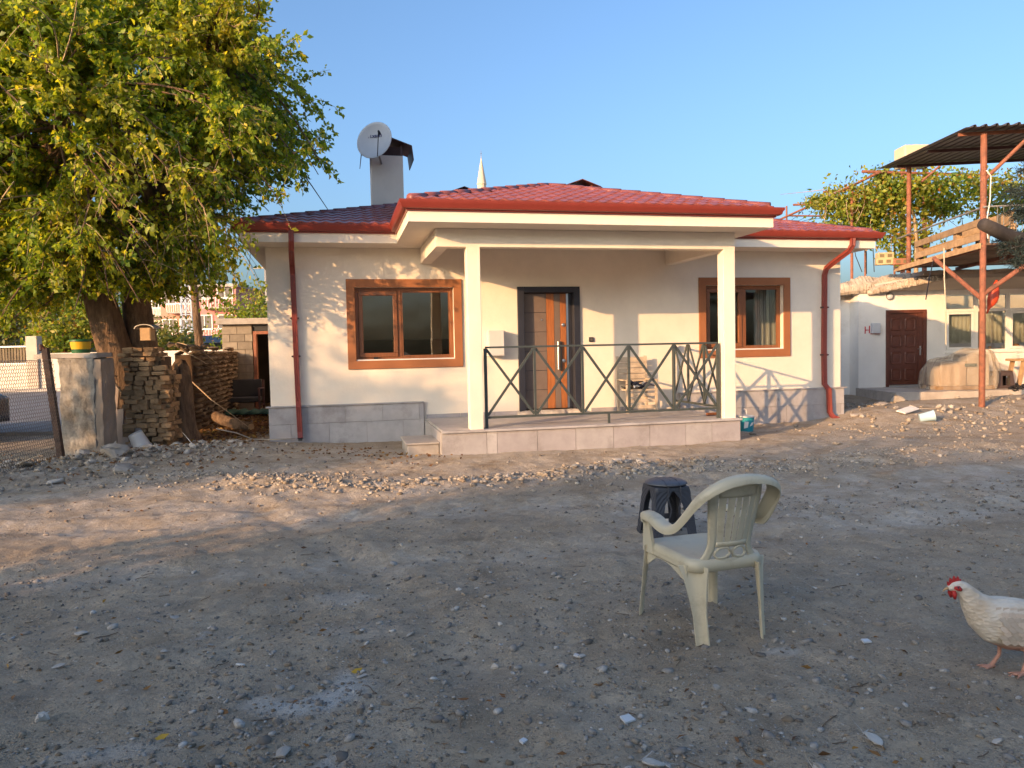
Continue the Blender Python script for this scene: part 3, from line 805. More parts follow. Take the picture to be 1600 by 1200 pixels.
def heap(name, n, rx, ry, rz_, mats, loc, rz=0, label=None, cat=None, seed=1, parent=None):
    r_ = random.Random(seed); m = MB()
    for k in range(n):
        m.mi = r_.randrange(len(mats))
        c = Vector((r_.uniform(-rx, rx), r_.uniform(-ry, ry), r_.uniform(0.2, 1) * rz_))
        a_ = r_.uniform(0, 6.28); L_ = r_.uniform(0.08, 0.2)
        pts = [c + Vector((math.cos(a_) * L_ * t, math.sin(a_) * L_ * t, 0.03 * math.cos(t * 3 + k))) for t in (-1, -0.5, 0, 0.5, 1)]
        m.tube(pts, [0.015, 0.035, 0.045, 0.035, 0.012], 7, squash=0.6)
    o = m.build(name, mats, parent, smooth=True, loc=loc, rot=(0, 0, rz))
    return tag(o, label, cat)
heap('clothes_pile', 16, 0.19, 0.15, 0.12, [M_DARK, pm('white_cloth', (0.7, 0.66, 0.6), 0.9, 0.1), pm('navy_cloth', (0.03, 0.035, 0.06), 0.9, 0.2)], hw(6.50, 0.52, 0.72), TH, 'crumpled black and white clothes lying on the wooden porch chair', 'clothes', 5)

# paint tub beside the porch
PB = thing('paint_bucket', 'turquoise paint tub with white lid beside the right end of the porch', 'bucket', hw(8.42, 0.98, hz(4.3, 13.8) + 0.01), TH)
M_TEAL = pm('teal_plastic', (0.02, 0.27, 0.33), 0.4, 0.15, 6.0)
mb = MB(); mb.lathe([(0.001, 0), (0.115, 0), (0.135, 0.24), (0.137, 0.26), (0.001, 0.26)], 22); mb.build('tub', M_TEAL, PB, angle=40)
mb = MB(); mb.lathe([(0.001, 0.262), (0.142, 0.262), (0.142, 0.285), (0.12, 0.295), (0.001, 0.296)], 22); mb.build('lid', M_WHITE, PB, angle=40)
mb = MB()
mb.prism([(-0.10, 0.06), (-0.035, 0.08), (-0.02, 0.18), (-0.09, 0.19)], 0.1345, 0.1385, lambda a_, b_, t: Vector((t * math.sin(a_ / 0.13 - 0.1), -t * math.cos(a_ / 0.13 - 0.1), b_)))
mb.prism([(0.0, 0.10), (0.05, 0.12), (0.075, 0.17), (0.03, 0.165)], 0.1345, 0.1385, lambda a_, b_, t: Vector((t * math.sin(a_ / 0.13 - 0.1), -t * math.cos(a_ / 0.13 - 0.1), b_)))
mb.build('label_print', M_WHITE, PB)
mb = MB(); mb.tube([(0.02, 0.02, 0.296), (0.0, 0.02, 0.40), (-0.04, 0.02, 0.41)], 0.008, 6); mb.build('stick', M_WHITE, PB)
tag((lambda m: (m.box(-0.16, 0.16, -0.02, 0.02, 0, 0.05), m.build('wood_offcut', M_FRAME, loc=hw(7.40, 1.7, 0.292), rot=(0, 0, TH + 0.15)))[1])(MB()), 'short brown timber offcut lying on the right edge of the porch floor', 'wood offcut')

# ---------------------------------------------------------------- the garden chair, seen from behind
M_PLAS = pm('beige_plastic', (0.54, 0.47, 0.33), 0.42, 0.06, 4.0, 0.04, 120.0, dirt=(0.40, 0.34, 0.235), dscale=7.0, dlo=0.52, dhi=0.7)
CH = thing('garden_chair', 'beige plastic garden armchair seen from behind in the gravel yard', 'chair', (1.03, 4.085, hz(1.03, 4.08)), R(19.0))
CH.scale = (1.0, 1.0, 1.0)
# seat with rolled edge
rings_ = []
def rrect(hx, hy0, hy1, r, z, n=5):
    out = []
    for cx_, cy_, a0_ in ((hx - r, hy1 - r, 0), (-hx + r, hy1 - r, 90), (-hx + r, hy0 + r, 180), (hx - r, hy0 + r, 270)):
        for k in range(n + 1):
            a_ = R(a0_ + 90 * k / n); out.append(Vector((cx_ + r * math.cos(a_), cy_ + r * math.sin(a_), z)))
    return out
m = MB()
m.rings([rrect(0.06, -0.06, 0.06, 0.03, 0.412), rrect(0.155, -0.17, 0.19, 0.06, 0.418), rrect(0.195, -0.215, 0.245, 0.07, 0.433), rrect(0.215, -0.232, 0.262, 0.075, 0.430), rrect(0.223, -0.240, 0.270, 0.078, 0.415), rrect(0.226, -0.243, 0.272, 0.08, 0.372)], cap=False)
n = 24
m.f.append(tuple(range(n))); m.m.append(0)
m.build('seat', M_PLAS, CH, smooth=True, solid=0.006)
# back panel: surface as a function of s (-1..1 across) and t (0..1 up)
def bk(s, t):
    half = 0.112 + 0.058 * t + 0.07 * math.exp(-(t / 0.15) ** 2) - 0.012 * max(0, t - 0.8) / 0.2
    y_ = -0.232 - 0.115 * t + 0.050 * s * s * (0.5 + 0.5 * t)
    return Vector((half * s, y_, 0.395 + 0.44 * t))
m = MB()
def strip(m, s0, s1, t0, t1, ns=4, nt=8, f0=None, f1=None):
    vs, fs = [], []
    for j in range(nt + 1):
        t = t0 + (t1 - t0) * j / nt
        a_ = f0(t) if f0 else s0; b_ = f1(t) if f1 else s1
        for i in range(ns + 1): vs.append(bk(a_ + (b_ - a_) * i / ns, t))
    for j in range(nt):
        for i in range(ns): fs.append((j * (ns + 1) + i, j * (ns + 1) + i + 1, (j + 1) * (ns + 1) + i + 1, (j + 1) * (ns + 1) + i))
    m.add(vs, fs)
strip(m, -1.0, -0.70, 0.0, 1.0, 3, 14); strip(m, 0.70, 1.0, 0.0, 1.0, 3, 14)
strip(m, -0.70, 0.70, 0.0, 0.09, 10, 2); strip(m, -0.70, 0.70, 0.235, 0.30, 10, 2); strip(m, -0.70, 0.70, 0.84, 1.0, 10, 4)
BACK = m.build('backrest', M_PLAS, CH, smooth=True, solid=0.007)
sl5 = [(-0.67, -0.445), (-0.38, -0.15), (-0.085, 0.085), (0.15, 0.38), (0.445, 0.67)]
for a_, b_ in sl5:
    m = MB(); strip(m, a_, b_, 0.30, 0.84, 3, 8); m.build('slat', M_PLAS, BACK, solid=0.006)
for sgn in (-1, 1):   # pair of ovals low in the back
    m = MB(); pts = [bk(sgn * 0.34 + 0.29 * math.cos(2 * math.pi * k / 20), 0.162 + 0.066 * math.sin(2 * math.pi * k / 20)) for k in range(21)]
    m.tube(pts, 0.0075, 6); 
    pts = [bk(sgn * (0.08 + 0.10 * k / 4), 0.100 + 0.03 * math.sin(k / 4 * 3)) for k in range(5)]
    m.tube(pts, 0.006, 6); m.build('scroll', M_PLAS, BACK, smooth=True)
# crown band running down into both armrests
half_path = [(0.212, 0.235, 0.560), (0.218, 0.215, 0.606), (0.226, 0.10, 0.608), (0.238, 0.0, 0.592), (0.242, -0.065, 0.588), (0.241, -0.125, 0.61), (0.237, -0.185, 0.668), (0.228, -0.25, 0.742), (0.206, -0.305, 0.80), (0.16, -0.345, 0.845), (0.09, -0.362, 0.874), (0, -0.368, 0.884)]
path = [Vector(p) for p in half_path] + [Vector((-p[0], p[1], p[2])) for p in half_path[-2::-1]]
def crom(P, per=3):
    out = []
    for i in range(len(P) - 1):
        p0_, p1_, p2_, p3_ = P[max(i - 1, 0)], P[i], P[i + 1], P[min(i + 2, len(P) - 1)]
        for k in range(per):
            t = k / per
            out.append(0.5 * ((2 * p1_) + (-p0_ + p2_) * t + (2 * p0_ - 5 * p1_ + 4 * p2_ - p3_) * t * t + (-p0_ + 3 * p1_ - 3 * p2_ + p3_) * t ** 3))
    return out + [P[-1]]
path = crom(path)
m = MB(); rs = []
for i, p in enumerate(path):
    t = (path[min(i + 1, len(path) - 1)] - path[max(i - 1, 0)]).normalized()
    outw = Vector((p.x * 1.0, min(p.y, 0.0) - 0.02, 0))
    outw = (outw - t * outw.dot(t)).normalized()
    upv = t.cross(outw); upv = upv if upv.z >= 0 else -upv
    wd = 0.056
    prof_ = [(-0.020, -0.012), (-0.018, 0.0), (0.0, 0.005), (wd * 0.6, 0.004), (wd * 0.9, -0.004), (wd, -0.020), (wd, -0.038), (wd - 0.006, -0.038), (wd - 0.007, -0.020), (wd * 0.8, -0.008), (0.0, -0.003), (-0.013, -0.008)]
    rs.append([p + outw * a_ + upv * b_ for a_, b_ in prof_])
m.rings(rs); m.build('crown_band', M_PLAS, CH, angle=55)
# arm fronts and legs
def leg(top, bot, ang0, wt, wb, name='leg', n=7, spread=105):
    "channel section: an arc of plastic whose open side faces ang0"
    m = MB(); rs = []
    K = 9
    for j in range(K):
        t = j / (K - 1)
        c = Vector(top).lerp(Vector(bot), t ** 0.85)
        c.z = top[2] + (bot[2] - top[2]) * t
        w = wt + (wb - wt) * min(1, t * 1.6) ** 0.6
        ro = []
        for side in (0, 1):
            for k in range(n):
                kk = k if side == 0 else n - 1 - k
                a_ = R(ang0) + R(spread) * (kk / (n - 1) - 0.5) + math.pi
                rr = w * 0.62 - (0.006 if side else 0)
                q = Vector((math.cos(a_), math.sin(a_), 0)) * rr - Vector((math.cos(R(ang0) + math.pi), math.sin(R(ang0) + math.pi), 0)) * w * 0.5
                lift = 0.0
                if j == K - 1: lift = 0.014 * (1 - abs(kk / (n - 1) - 0.5) * 2) ** 2
                ro.append(c + q + Vector((0, 0, lift)))
        rs.append(ro)
    m.rings(rs); return m.build(name, M_PLAS, CH, angle=50)
leg((-0.192, -0.205, 0.40), (-0.178, -0.262, 0.0), 225, 0.165, 0.075)
leg((0.192, -0.205, 0.40), (0.178, -0.262, 0.0), 315, 0.165, 0.075)
leg((-0.208, 0.225, 0.42), (-0.236, 0.275, 0.0), 135, 0.10, 0.058)
leg((0.208, 0.225, 0.42), (0.236, 0.275, 0.0), 45, 0.10, 0.058)
for sgn in (-1, 1):
    m = MB(); rs = []
    for z_, yc, hwid_, xo in ((0.38, 0.20, 0.055, 0.222), (0.44, 0.205, 0.050, 0.222), (0.52, 0.215, 0.034, 0.222), (0.60, 0.212, 0.034, 0.226)):
        rs.append([Vector((sgn * (xo + a_), yc + b_, z_)) for a_, b_ in ((-0.005, -hwid_), (0.012, -hwid_), (0.018, 0), (0.012, hwid_), (-0.005, hwid_), (0.006, 0))])
    m.rings(rs); m.build('arm_support', M_PLAS, CH, angle=50)
    m = MB()   # skirt sweeping from the seat edge into the rear leg
    rs = []
    for k in range(9):
        t = k / 8; y_ = -0.19 + 0.41 * t
        zb = 0.372 - 0.055 * math.exp(-(t / 0.30) ** 2) - 0.07 * math.exp(-((1 - t) / 0.16) ** 2)
        rs.append([Vector((sgn * 0.223, y_, 0.405)), Vector((sgn * 0.229, y_, 0.405)), Vector((sgn * (0.229 - 0.02 * (0.405 - zb)), y_, zb)), Vector((sgn * (0.223 - 0.02 * (0.405 - zb)), y_, zb))])
    m.rings(rs); m.build('seat_skirt', M_PLAS, CH, angle=50)

# ---------------------------------------------------------------- dark stool behind it
M_RATT = pm('charcoal_plastic', (0.040, 0.042, 0.052), 0.5, 0.15, 6.0)
ST = thing('plastic_stool', 'charcoal woven-look plastic stool standing just behind the beige chair', 'stool', (1.235, 6.10, hz(1.23, 6.1) - 0.005), R(12))
hs = 0.445
def stool_leg(sx_, sy_):
    m = MB()
    for ax_ in (0, 1):
        vs, fs = [], []
        J, K = 12, 5
        for j in range(J + 1):
            t = j / J; z_ = hs * 0.93 * t
            o_ = 0.185 - 0.045 * t
            w = 0.075 + 0.075 * max(0, (t - 0.60) / 0.4) ** 2 * 1.05
            for k in range(K + 1):
                q = o_ - w * k / K
                e = o_ + (0.0015 if (j + k) % 2 else -0.0015)
                vs.append((sx_ * e, sy_ * q, z_) if ax_ == 0 else (sx_ * q, sy_ * e, z_))
        for j in range(J):
            for k in range(K): fs.append((j * (K + 1) + k, j * (K + 1) + k + 1, (j + 1) * (K + 1) + k + 1, (j + 1) * (K + 1) + k))
        m.add(vs, fs)
    return m
for sx_, sy_ in ((-1, -1), (1, -1), (1, 1), (-1, 1)): stool_leg(sx_, sy_).build('leg', M_RATT, ST, solid=0.006)
m = MB(); m.rings([rrect(0.150, -0.150, 0.150, 0.03, hs * 0.90), rrect(0.146, -0.146, 0.146, 0.03, hs * 0.96), rrect(0.13, -0.13, 0.13, 0.03, hs * 0.975)]); m.build('apron', M_RATT, ST, angle=40)
m = MB()
for q in ((-1, 0), (1, 0), (0, -1), (0, 1)):
    a_ = Vector((q[0] * 0.168 - q[1] * 0.165, q[1] * 0.168 - q[0] * 0.165, 0.13)); b_ = Vector((q[0] * 0.168 + q[1] * 0.165, q[1] * 0.168 + q[0] * 0.165, 0.13))
    m.bar(a_, b_, 0.012, 0.045)
m.build('stretcher', M_RATT, ST)
m = MB(); m.lathe([(0.001, hs * 0.985), (0.165, hs * 0.985), (0.172, hs * 0.995), (0.168, hs * 1.02), (0.13, hs * 1.055), (0.06, hs * 1.075), (0.001, hs * 1.08)], 30)
TOPS = m.build('seat_pad', pm('slate_plastic', (0.075, 0.08, 0.095), 0.45, 0.12, 6.0), ST, smooth=True)
for k in (-1, 0, 1):
    m = MB(); m.tube([(k * 0.055 - 0.01, -0.16, hs * 1.02), (k * 0.055, -0.08, hs * 1.066), (k * 0.055, 0.05, hs * 1.072), (k * 0.055 + 0.01, 0.15, hs * 1.03)], 0.005, 5); m.build('seam', M_RATT, TOPS)
for sgn in (-1, 1):
    m = MB(); m.tube([(sgn * 0.05, -0.166, hs * 0.985), (sgn * 0.055, -0.172, 0.33), (sgn * 0.03, -0.175, 0.26), (sgn * 0.045, -0.172, 0.19)], 0.006, 5); m.build('tie_string', M_RATT, TOPS)

# ---------------------------------------------------------------- the hen
def fur_mat():
    m, nt, b = nodes_of('hen_plumage')
    L = nt.links.new
    tc = N(nt, 'ShaderNodeTexCoord'); P = tc.outputs['Object']
    mp = N(nt, 'ShaderNodeMapping'); mp.inputs['Scale'].default_value = (0.5, 1.2, 1.2); L(P, mp.inputs[0])
    n1 = N(nt, 'ShaderNodeTexNoise', Scale=34.0, Detail=6.0, Roughness=0.65); L(mp.outputs[0], n1.inputs['Vector'])
    n2 = N(nt, 'ShaderNodeTexNoise', Scale=7.0, Detail=3.0); L(P, n2.inputs['Vector'])
    c = ramp(nt, n2.outputs[0], [(0.35, (0.56, 0.43, 0.30)), (0.6, (0.70, 0.60, 0.48))])
    c = mixc(nt, ramp(nt, n1.outputs[0], [(0.5, (0, 0, 0)), (0.75, (0.5, 0.5, 0.5))]), c, (0.55, 0.40, 0.28))
    sx = N(nt, 'ShaderNodeSeparateXYZ'); L(P, sx.inputs[0])
    c = mixc(nt, ramp(nt, sx.outputs[2], [(0.128, (1, 1, 1)), (0.150, (0, 0, 0))]), c, (0.50, 0.25, 0.17))
    L(c, b.inputs['Base Color']); b.inputs['Roughness'].default_value = 0.85
    vo = N(nt, 'ShaderNodeTexVoronoi', Scale=62.0); L(mp.outputs[0], vo.inputs['Vector'])
    bp = N(nt, 'ShaderNodeBump', Strength=0.8, Distance=0.006); L(vo.outputs['Distance'], bp.inputs['Height']); L(bp.outputs[0], b.inputs['Normal'])
    return m
M_HEN = fur_mat()
HEN = thing('hen', 'cream white hen with red comb walking in from the right edge', 'hen', (2.285, 3.44, hz(2.28, 3.44)), R(6))
HEN.scale = (1.08, 1.08, 1.1)
spine = [((-0.292, 0.372), 0.004, 0.005), ((-0.284, 0.376), 0.012, 0.013), ((-0.268, 0.381), 0.019, 0.021), ((-0.245, 0.381), 0.025, 0.027), ((-0.222, 0.370), 0.028, 0.032), ((-0.198, 0.344), 0.034, 0.041), ((-0.172, 0.308), 0.046, 0.056), ((-0.135, 0.268), 0.066, 0.078), ((-0.08, 0.235), 0.084, 0.100), ((-0.01, 0.212), 0.097, 0.110), ((0.06, 0.200), 0.098, 0.108), ((0.13, 0.198), 0.086, 0.094), ((0.20, 0.205), 0.064, 0.072), ((0.25, 0.215), 0.042, 0.05), ((0.30, 0.230), 0.022, 0.035), ((0.33, 0.24), 0.008, 0.02)]
m = MB(); rs = []
for i, ((x_, z_), ry, rz_) in enumerate(spine):
    a_, b_ = spine[max(0, i - 1)][0], spine[min(len(spine) - 1, i + 1)][0]
    t = Vector((b_[0] - a_[0], 0, b_[1] - a_[1])).normalized(); up_ = Vector((-t.z, 0, t.x))
    rs.append([Vector((x_, 0, z_)) + Vector((0, 1, 0)) * ry * math.cos(2 * math.pi * k / 20) + up_ * rz_ * math.sin(2 * math.pi * k / 20) for k in range(20)])
m.rings(rs)
for sgn, hipx, footx in ((-1, 0.015, 0.02), (1, -0.01, -0.055)):
    y_ = sgn * 0.045
    m.tube([(hipx + 0.03, y_, 0.18), (hipx + 0.01, y_, 0.145), (hipx + 0.012, y_, 0.122), ((hipx + footx) / 2 + 0.02, y_, 0.115)], [0.058, 0.044, 0.026, 0.012], 12)
    m.tube([((hipx + footx) / 2 + 0.02, y_, 0.130), ((hipx + footx) / 2 + 0.018, y_, 0.06), (footx, y_, 0.010)], [0.0105, 0.0085, 0.0095], 8)
    for a_, L_ in ((180, 0.066), (148, 0.055), (212, 0.055), (10, 0.032)):
        d_ = Vector((math.cos(R(a_)), math.sin(R(a_)), 0)); c_ = Vector((footx, y_, 0.010))
        m.tube([c_, c_ + d_ * L_ * 0.5 + Vector((0, 0, 0.001)), c_ + d_ * L_ + Vector((0, 0, -0.004))], [0.0085, 0.0065, 0.0035], 7)
hb_ = m.build('body', M_HEN, HEN, smooth=True)
md = hb_.modifiers.new('remesh', 'REMESH'); md.mode = 'VOXEL'; md.voxel_size = 0.0042; md.use_smooth_shade = True
md = hb_.modifiers.new('smooth', 'SMOOTH'); md.iterations = 4; md.factor = 0.5
M_COMB = pm('comb_red', (0.42, 0.02, 0.015), 0.55, 0.2, 60.0, 0.2, 200.0, obj=True)
m = MB()
cp = [(-0.290, 0.363), (-0.292, 0.382), (-0.283, 0.376), (-0.279, 0.397), (-0.269, 0.386), (-0.261, 0.404), (-0.252, 0.389), (-0.243, 0.401), (-0.237, 0.385), (-0.230, 0.389), (-0.232, 0.376), (-0.245, 0.372)]
m.prism(cp, -0.005, 0.005, lambda a_, b_, t: Vector((a_, t, b_ + 0.023))); m.build('comb', M_COMB, HEN, bevel=0.0025)
for sgn in (-1, 1):
    m = MB(); m.tube([(-0.270, sgn * 0.010, 0.368), (-0.268, sgn * 0.013, 0.352), (-0.265, sgn * 0.012, 0.332)], [0.007, 0.011, 0.005], 8); m.build('wattle', M_COMB, HEN, smooth=True)
    m = MB(); m.tube([(-0.272, sgn * 0.0165, 0.381), (-0.255, sgn * 0.0225, 0.379), (-0.245, sgn * 0.025, 0.372)], [0.006, 0.011, 0.006], 8); m.build('face_skin', M_COMB, HEN, smooth=True)
    m = MB(); m.lathe([(0.001, -0.005), (0.0045, 0), (0.001, 0.004)], 10, (-0.262, sgn * 0.029, 0.384), Matrix.Rotation(R(90), 4, 'X')); m.build('eye', M_DARK, HEN, smooth=True)
m = MB(); m.tube([(-0.284, 0, 0.377), (-0.300, 0, 0.373), (-0.313, 0, 0.363)], [0.008, 0.0055, 0.001], 8); m.build('beak', pm('beak', (0.50, 0.30, 0.14), 0.5), HEN, smooth=True)
M_FEATH = pm('wing_feather', (0.62, 0.50, 0.38), 0.8, 0.2, 40.0, obj=True, col2=(0.56, 0.42, 0.31), island=0.22)
for sgn in (-1, 1):
    m = MB(); r_ = random.Random(4)
    for row in range(8):
        for k in range(10):
            u_ = k / 9; x_ = -0.115 + 0.27 * u_ + 0.012 * (row % 2); z_ = 0.298 - 0.018 * row - 0.05 * u_ + 0.012 * math.sin(u_ * 3)
            zc, ryy, rzz = 0.212 - 0.012 * u_, 0.092, 0.106
            dz = max(-0.95, min(0.95, (z_ - zc) / rzz)); e_ = ((x_ - 0.02) / 0.25) ** 2
            y_ = ryy * math.sqrt(max(0.02, 1 - dz * dz)) * (1 - 0.55 * e_) + 0.008 + 0.0012 * (7 - row) * 0.6
            L_ = 0.036 + 0.035 * u_; w = 0.013
            a_ = Vector((x_, sgn * y_, z_)); d_ = Vector((L_, -sgn * 0.012 * u_, -L_ * 0.30 + r_.uniform(-.004, .004))); wv = Vector((0.25 * w, -sgn * 0.3 * w * (1 if dz > 0 else -0.3), w))
            nrm = Vector((0, sgn * 0.002, 0))
            m.add([a_ - wv * 0.4, a_ + wv * 0.4, a_ + d_ * 0.6 + wv + nrm, a_ + d_ + nrm * 2.5, a_ + d_ * 0.6 - wv + nrm], [(0, 1, 2, 3, 4)])
    m.build('wing', M_FEATH, HEN, fix=False)
# ---------------------------------------------------------------- the old white house on the right
M_LIME = pm('lime_wash', (0.78, 0.755, 0.71), 0.9, 0.07, 1.2, 0.35, 30.0, dirt=(0.58, 0.53, 0.47), dscale=1.1, dlo=0.55, dhi=0.85, bdist=0.02)
M_EARTH = pm('crumbling_mortar', (0.47, 0.40, 0.32), 0.95, 0.3, 3.0, 0.9, 18.0, dirt=(0.30, 0.23, 0.155), dscale=2.4, bdist=0.03)
M_BRDOOR = pm('mahogany_door', (0.115, 0.036, 0.022), 0.45, 0.25, 8.0, 0.08, 60.0)
M_PVC = pm('white_pvc', (0.76, 0.74, 0.70), 0.4, 0.04)
YW = 21.4
OLD = thing('village_house', 'old white washed house with brown panelled door and flat crumbling roof slab', 'house', (9.83, YW, 0))
DH = (0.79, 1.90, 0.20, 2.34)
WH = (2.46, 8.0, 1.16, 2.80)
mb = MB(); wall_holes(mb, 0, 11, -0.3, 2.95, 0.3, [DH, WH]); mb.box(0, 0.3, 0.3, 6, -0.3, 2.95); mb.box(0.3, 11, 5.7, 6, -0.3, 2.95)
mb.build('wall', M_LIME, OLD, fix=False)
mb = MB(); mb.box(0.3, 11, 0.31, 5.7, 0.1, 0.2); mb.box(0.3, 11, 3.0, 3.1, 0.2, 2.9); mb.build('interior', M_IN, OLD)
mb = MB(); mb.box(-2.2, -0.003, 0.55, 4.5, -0.3, 2.72); mb.build('side_wall', M_LIME, OLD)
# rough roof slab and its ragged edge
def ragged(mb, x0, x1, y0, y1, z0, z1, n, amp, seed, zs=0.0):
    r_ = random.Random(seed); rs = []
    for k in range(n + 1):
        t = k / n; x_ = x0 + (x1 - x0) * t
        j = lambda a_=amp: r_.uniform(-a_, a_)
        dz = zs * t
        rs.append([Vector((x_, y0 + j(), z0 + dz)), Vector((x_, y0 + j() * 1.2 - amp * 0.4, z0 + dz + (z1 - z0) * 0.45)), Vector((x_, y0 + j(), z1 + dz + j(amp * 0.5))), Vector((x_, (y0 + y1) / 2, z1 + dz + j(amp * 0.8) + amp * 0.4)), Vector((x_, y1, z1 + dz)), Vector((x_, y1, z0 + dz))])
    mb.rings(rs)
mb = MB(); ragged(mb, -2.3, 0.4, 0.42, 4.6, 2.72, 3.08, 24, 0.07, 3); mb.build('roof_edge', M_EARTH, OLD, angle=60)
mb = MB()   # slab over the door: front edge rises away from the wall
M_SL = pm('slab_underside', (0.46, 0.42, 0.37), 0.9, 0.12, 1.4, 0.3, 40.0)
mb.hexa([Vector(p) for p in ((0.34, -0.02, 2.90), (11, -0.02, 2.90), (11, -0.95, 3.16), (1.80, -0.95, 3.16), (0.34, -0.02, 3.10), (11, -0.02, 3.10), (11, -0.95, 3.30), (1.80, -0.95, 3.30))])
mb.build('roof_slab', M_SL, OLD)
def crumble(name, a_, b_, w_, h_, seed, nx_=46):
    a_, b_ = Vector(a_), Vector(b_); d_ = (b_ - a_); L_ = d_.length; d_ /= L_; side = d_.cross(Vector((0, 0, 1))).normalized(); upv = side.cross(d_)
    m = MB(); rs = []; r_ = random.Random(seed)
    sec = [(-0.5, 0), (-0.62, 0.2), (-0.6, 0.42), (-0.52, 0.65), (-0.38, 0.85), (-0.1, 1.0), (0.2, 1.02), (0.5, 0.95), (0.5, 0.0), (0.0, -0.04)]
    for k in range(nx_ + 1):
        t = k / nx_; p = a_ + d_ * L_ * t
        big = 1 + 0.25 * noise.noise(Vector((t * 5, seed, 0)))
        rs.append([p + side * (x_ * w_ * big + r_.uniform(-1, 1) * 0.016) + upv * (y_ * h_ * (1 + 0.18 * noise.noise(Vector((t * 4, x_ * 2, seed))) + 0.16 * noise.noise(Vector((t * 11, x_ * 4, seed)))) + r_.uniform(-1, 1) * 0.014) for x_, y_ in sec])
    m.rings(rs); return m.build(name, M_EARTH, OLD, angle=28)
crumble('broken_edge', (1.95, -1.0, 3.12), (0.28, 0.0, 2.80), 0.22, 0.22, 4, 90)
crumble('broken_edge', (2.2, 0.25, 3.05), (-0.1, 0.2, 2.84), 0.5, 0.42, 15, 110)
crumble('broken_edge', (0.0, 0.2, 2.86), (-1.5, 0.75, 2.74), 0.45, 0.38, 9, 80)
mb = MB(); ragged(mb, 1.3, 8.5, -1.0, -0.4, 3.25, 3.37, 50, 0.03, 6); mb.build('slab_screed', M_EARTH, OLD, angle=60)
# door
a, a2, b, b2 = DH
mb = MB()
mb.box(a - 0.02, a + 0.07, -0.03, 0.2, b, b2 + 0.03); mb.box(a2 - 0.07, a2 + 0.02, -0.03, 0.2, b, b2 + 0.03); mb.box(a + 0.07, a2 - 0.07, -0.03, 0.2, b2 - 0.06, b2 + 0.03)
OD = mb.build('door', M_BRDOOR, OLD, bevel=0.006)
mb = MB(); mb.box(a + 0.073, a2 - 0.20, 0.03, 0.08, b + 0.05, b2 - 0.063); mb.build('door_leaf', M_BRDOOR, OD)
mb = MB(); mb.box(a2 - 0.197, a2 - 0.073, 0.015, 0.08, b + 0.05, b2 - 0.063); mb.build('side_leaf', M_BRDOOR, OD)
lw = (a2 - 0.20) - (a + 0.073)
for c in range(2):
    for r in range(4):
        x0, z0 = a + 0.073 + 0.055 + c * (lw / 2 - 0.02), b + 0.16 + r * 0.475
        w_, h_ = lw / 2 - 0.09, 0.36
        poly = rrect(w_ / 2, -h_ / 2, h_ / 2, 0.06, 0, 4)
        m = MB()
        rs = []
        for sc_, y_ in ((1.0, 0.028), (0.92, 0.008), (0.80, 0.006), (0.72, 0.020), (0.55, 0.012)):
            rs.append([Vector((x0 + w_ / 2 + p.x * sc_, y_, z0 + h_ / 2 + p.y * (1 - (1 - sc_) * w_ / h_))) for p in poly])
        m.rings(rs); m.build('door_panel', M_BRDOOR, OD, angle=60)
mb = MB(); mb.box(a2 - 0.165, a2 - 0.13, 0.0, 0.014, 1.08, 1.34); mb.tube([(a2 - 0.147, 0.0, 1.26), (a2 - 0.147, -0.05, 1.26), (a2 - 0.25, -0.055, 1.26)], 0.011, 8); mb.build('handle', M_CHROME, OD)
mb = MB(); mb.box(a - 0.1, a2 + 0.1, -0.25, -0.002, 0.12, 0.20); mb.build('doorstep', M_CONC, OLD, bevel=0.02)
# windows in white frames with pale curtains behind
a, a2, b, b2 = WH
bay = 0.905
M_CURT = pm('cream_curtain', (0.82, 0.76, 0.64), 0.9, 0.1, 2.0, 0.1, 30.0)
for k in range(6):
    x0 = a + k * bay; x1 = min(x0 + bay, a2)
    m = MB(); 
    for (p, q, z0, z1) in ((x0 + 0.002, x0 + 0.055, b, b2), (x1 - 0.055, x1 - 0.002, b, b2), (x0 + 0.055, x1 - 0.055, b, b + 0.055), (x0 + 0.055, x1 - 0.055, b2 - 0.055, b2), (x0 + 0.055, x1 - 0.055, 2.285, 2.365)):
        m.box(p, q, 0.055, 0.12, z0, z1)
    w = m.build('window', M_PVC, OLD, bevel=0.004)
    m = MB(); m.box(x0 + 0.055, x1 - 0.055, 0.085, 0.09, b + 0.055, 2.285); m.build('pane', M_GLASS, w)
    m = MB(); m.box(x0 + 0.055, x1 - 0.055, 0.085, 0.09, 2.365, b2 - 0.055); m.build('pane', M_GLASS, w)
    if k in (0, 2, 4):
        m = MB()
        for (p, q, z0, z1) in ((x0 + 0.058, x0 + 0.125, b + 0.06, 2.28), (x1 - 0.125, x1 - 0.058, b + 0.06, 2.28), (x0 + 0.125, x1 - 0.125, b + 0.06, b + 0.125), (x0 + 0.125, x1 - 0.125, 2.215, 2.28)): m.box(p, q, 0.04, 0.083, z0, z1)
        m.build('sash', M_PVC, w, bevel=0.004)
    m = MB(); rs = []
    for j in range(25):
        x_ = x0 + 0.03 + (x1 - x0 - 0.06) * j / 24; y_ = 0.24 + 0.018 * math.sin(j * 1.9 + k)
        rs.append([Vector((x_, y_, b + 0.22)), Vector((x_, y_, 2.32)), Vector((x_, y_ + 0.004, 2.32)), Vector((x_, y_ + 0.004, b + 0.22))])
    m.rings(rs); m.build('curtain', M_CURT, w, smooth=True)
mb = MB(); mb.box(a - 0.02, a2, -0.05, 0.05, b - 0.045, b - 0.002); mb.build('sill', M_PVC, OLD, bevel=0.006)
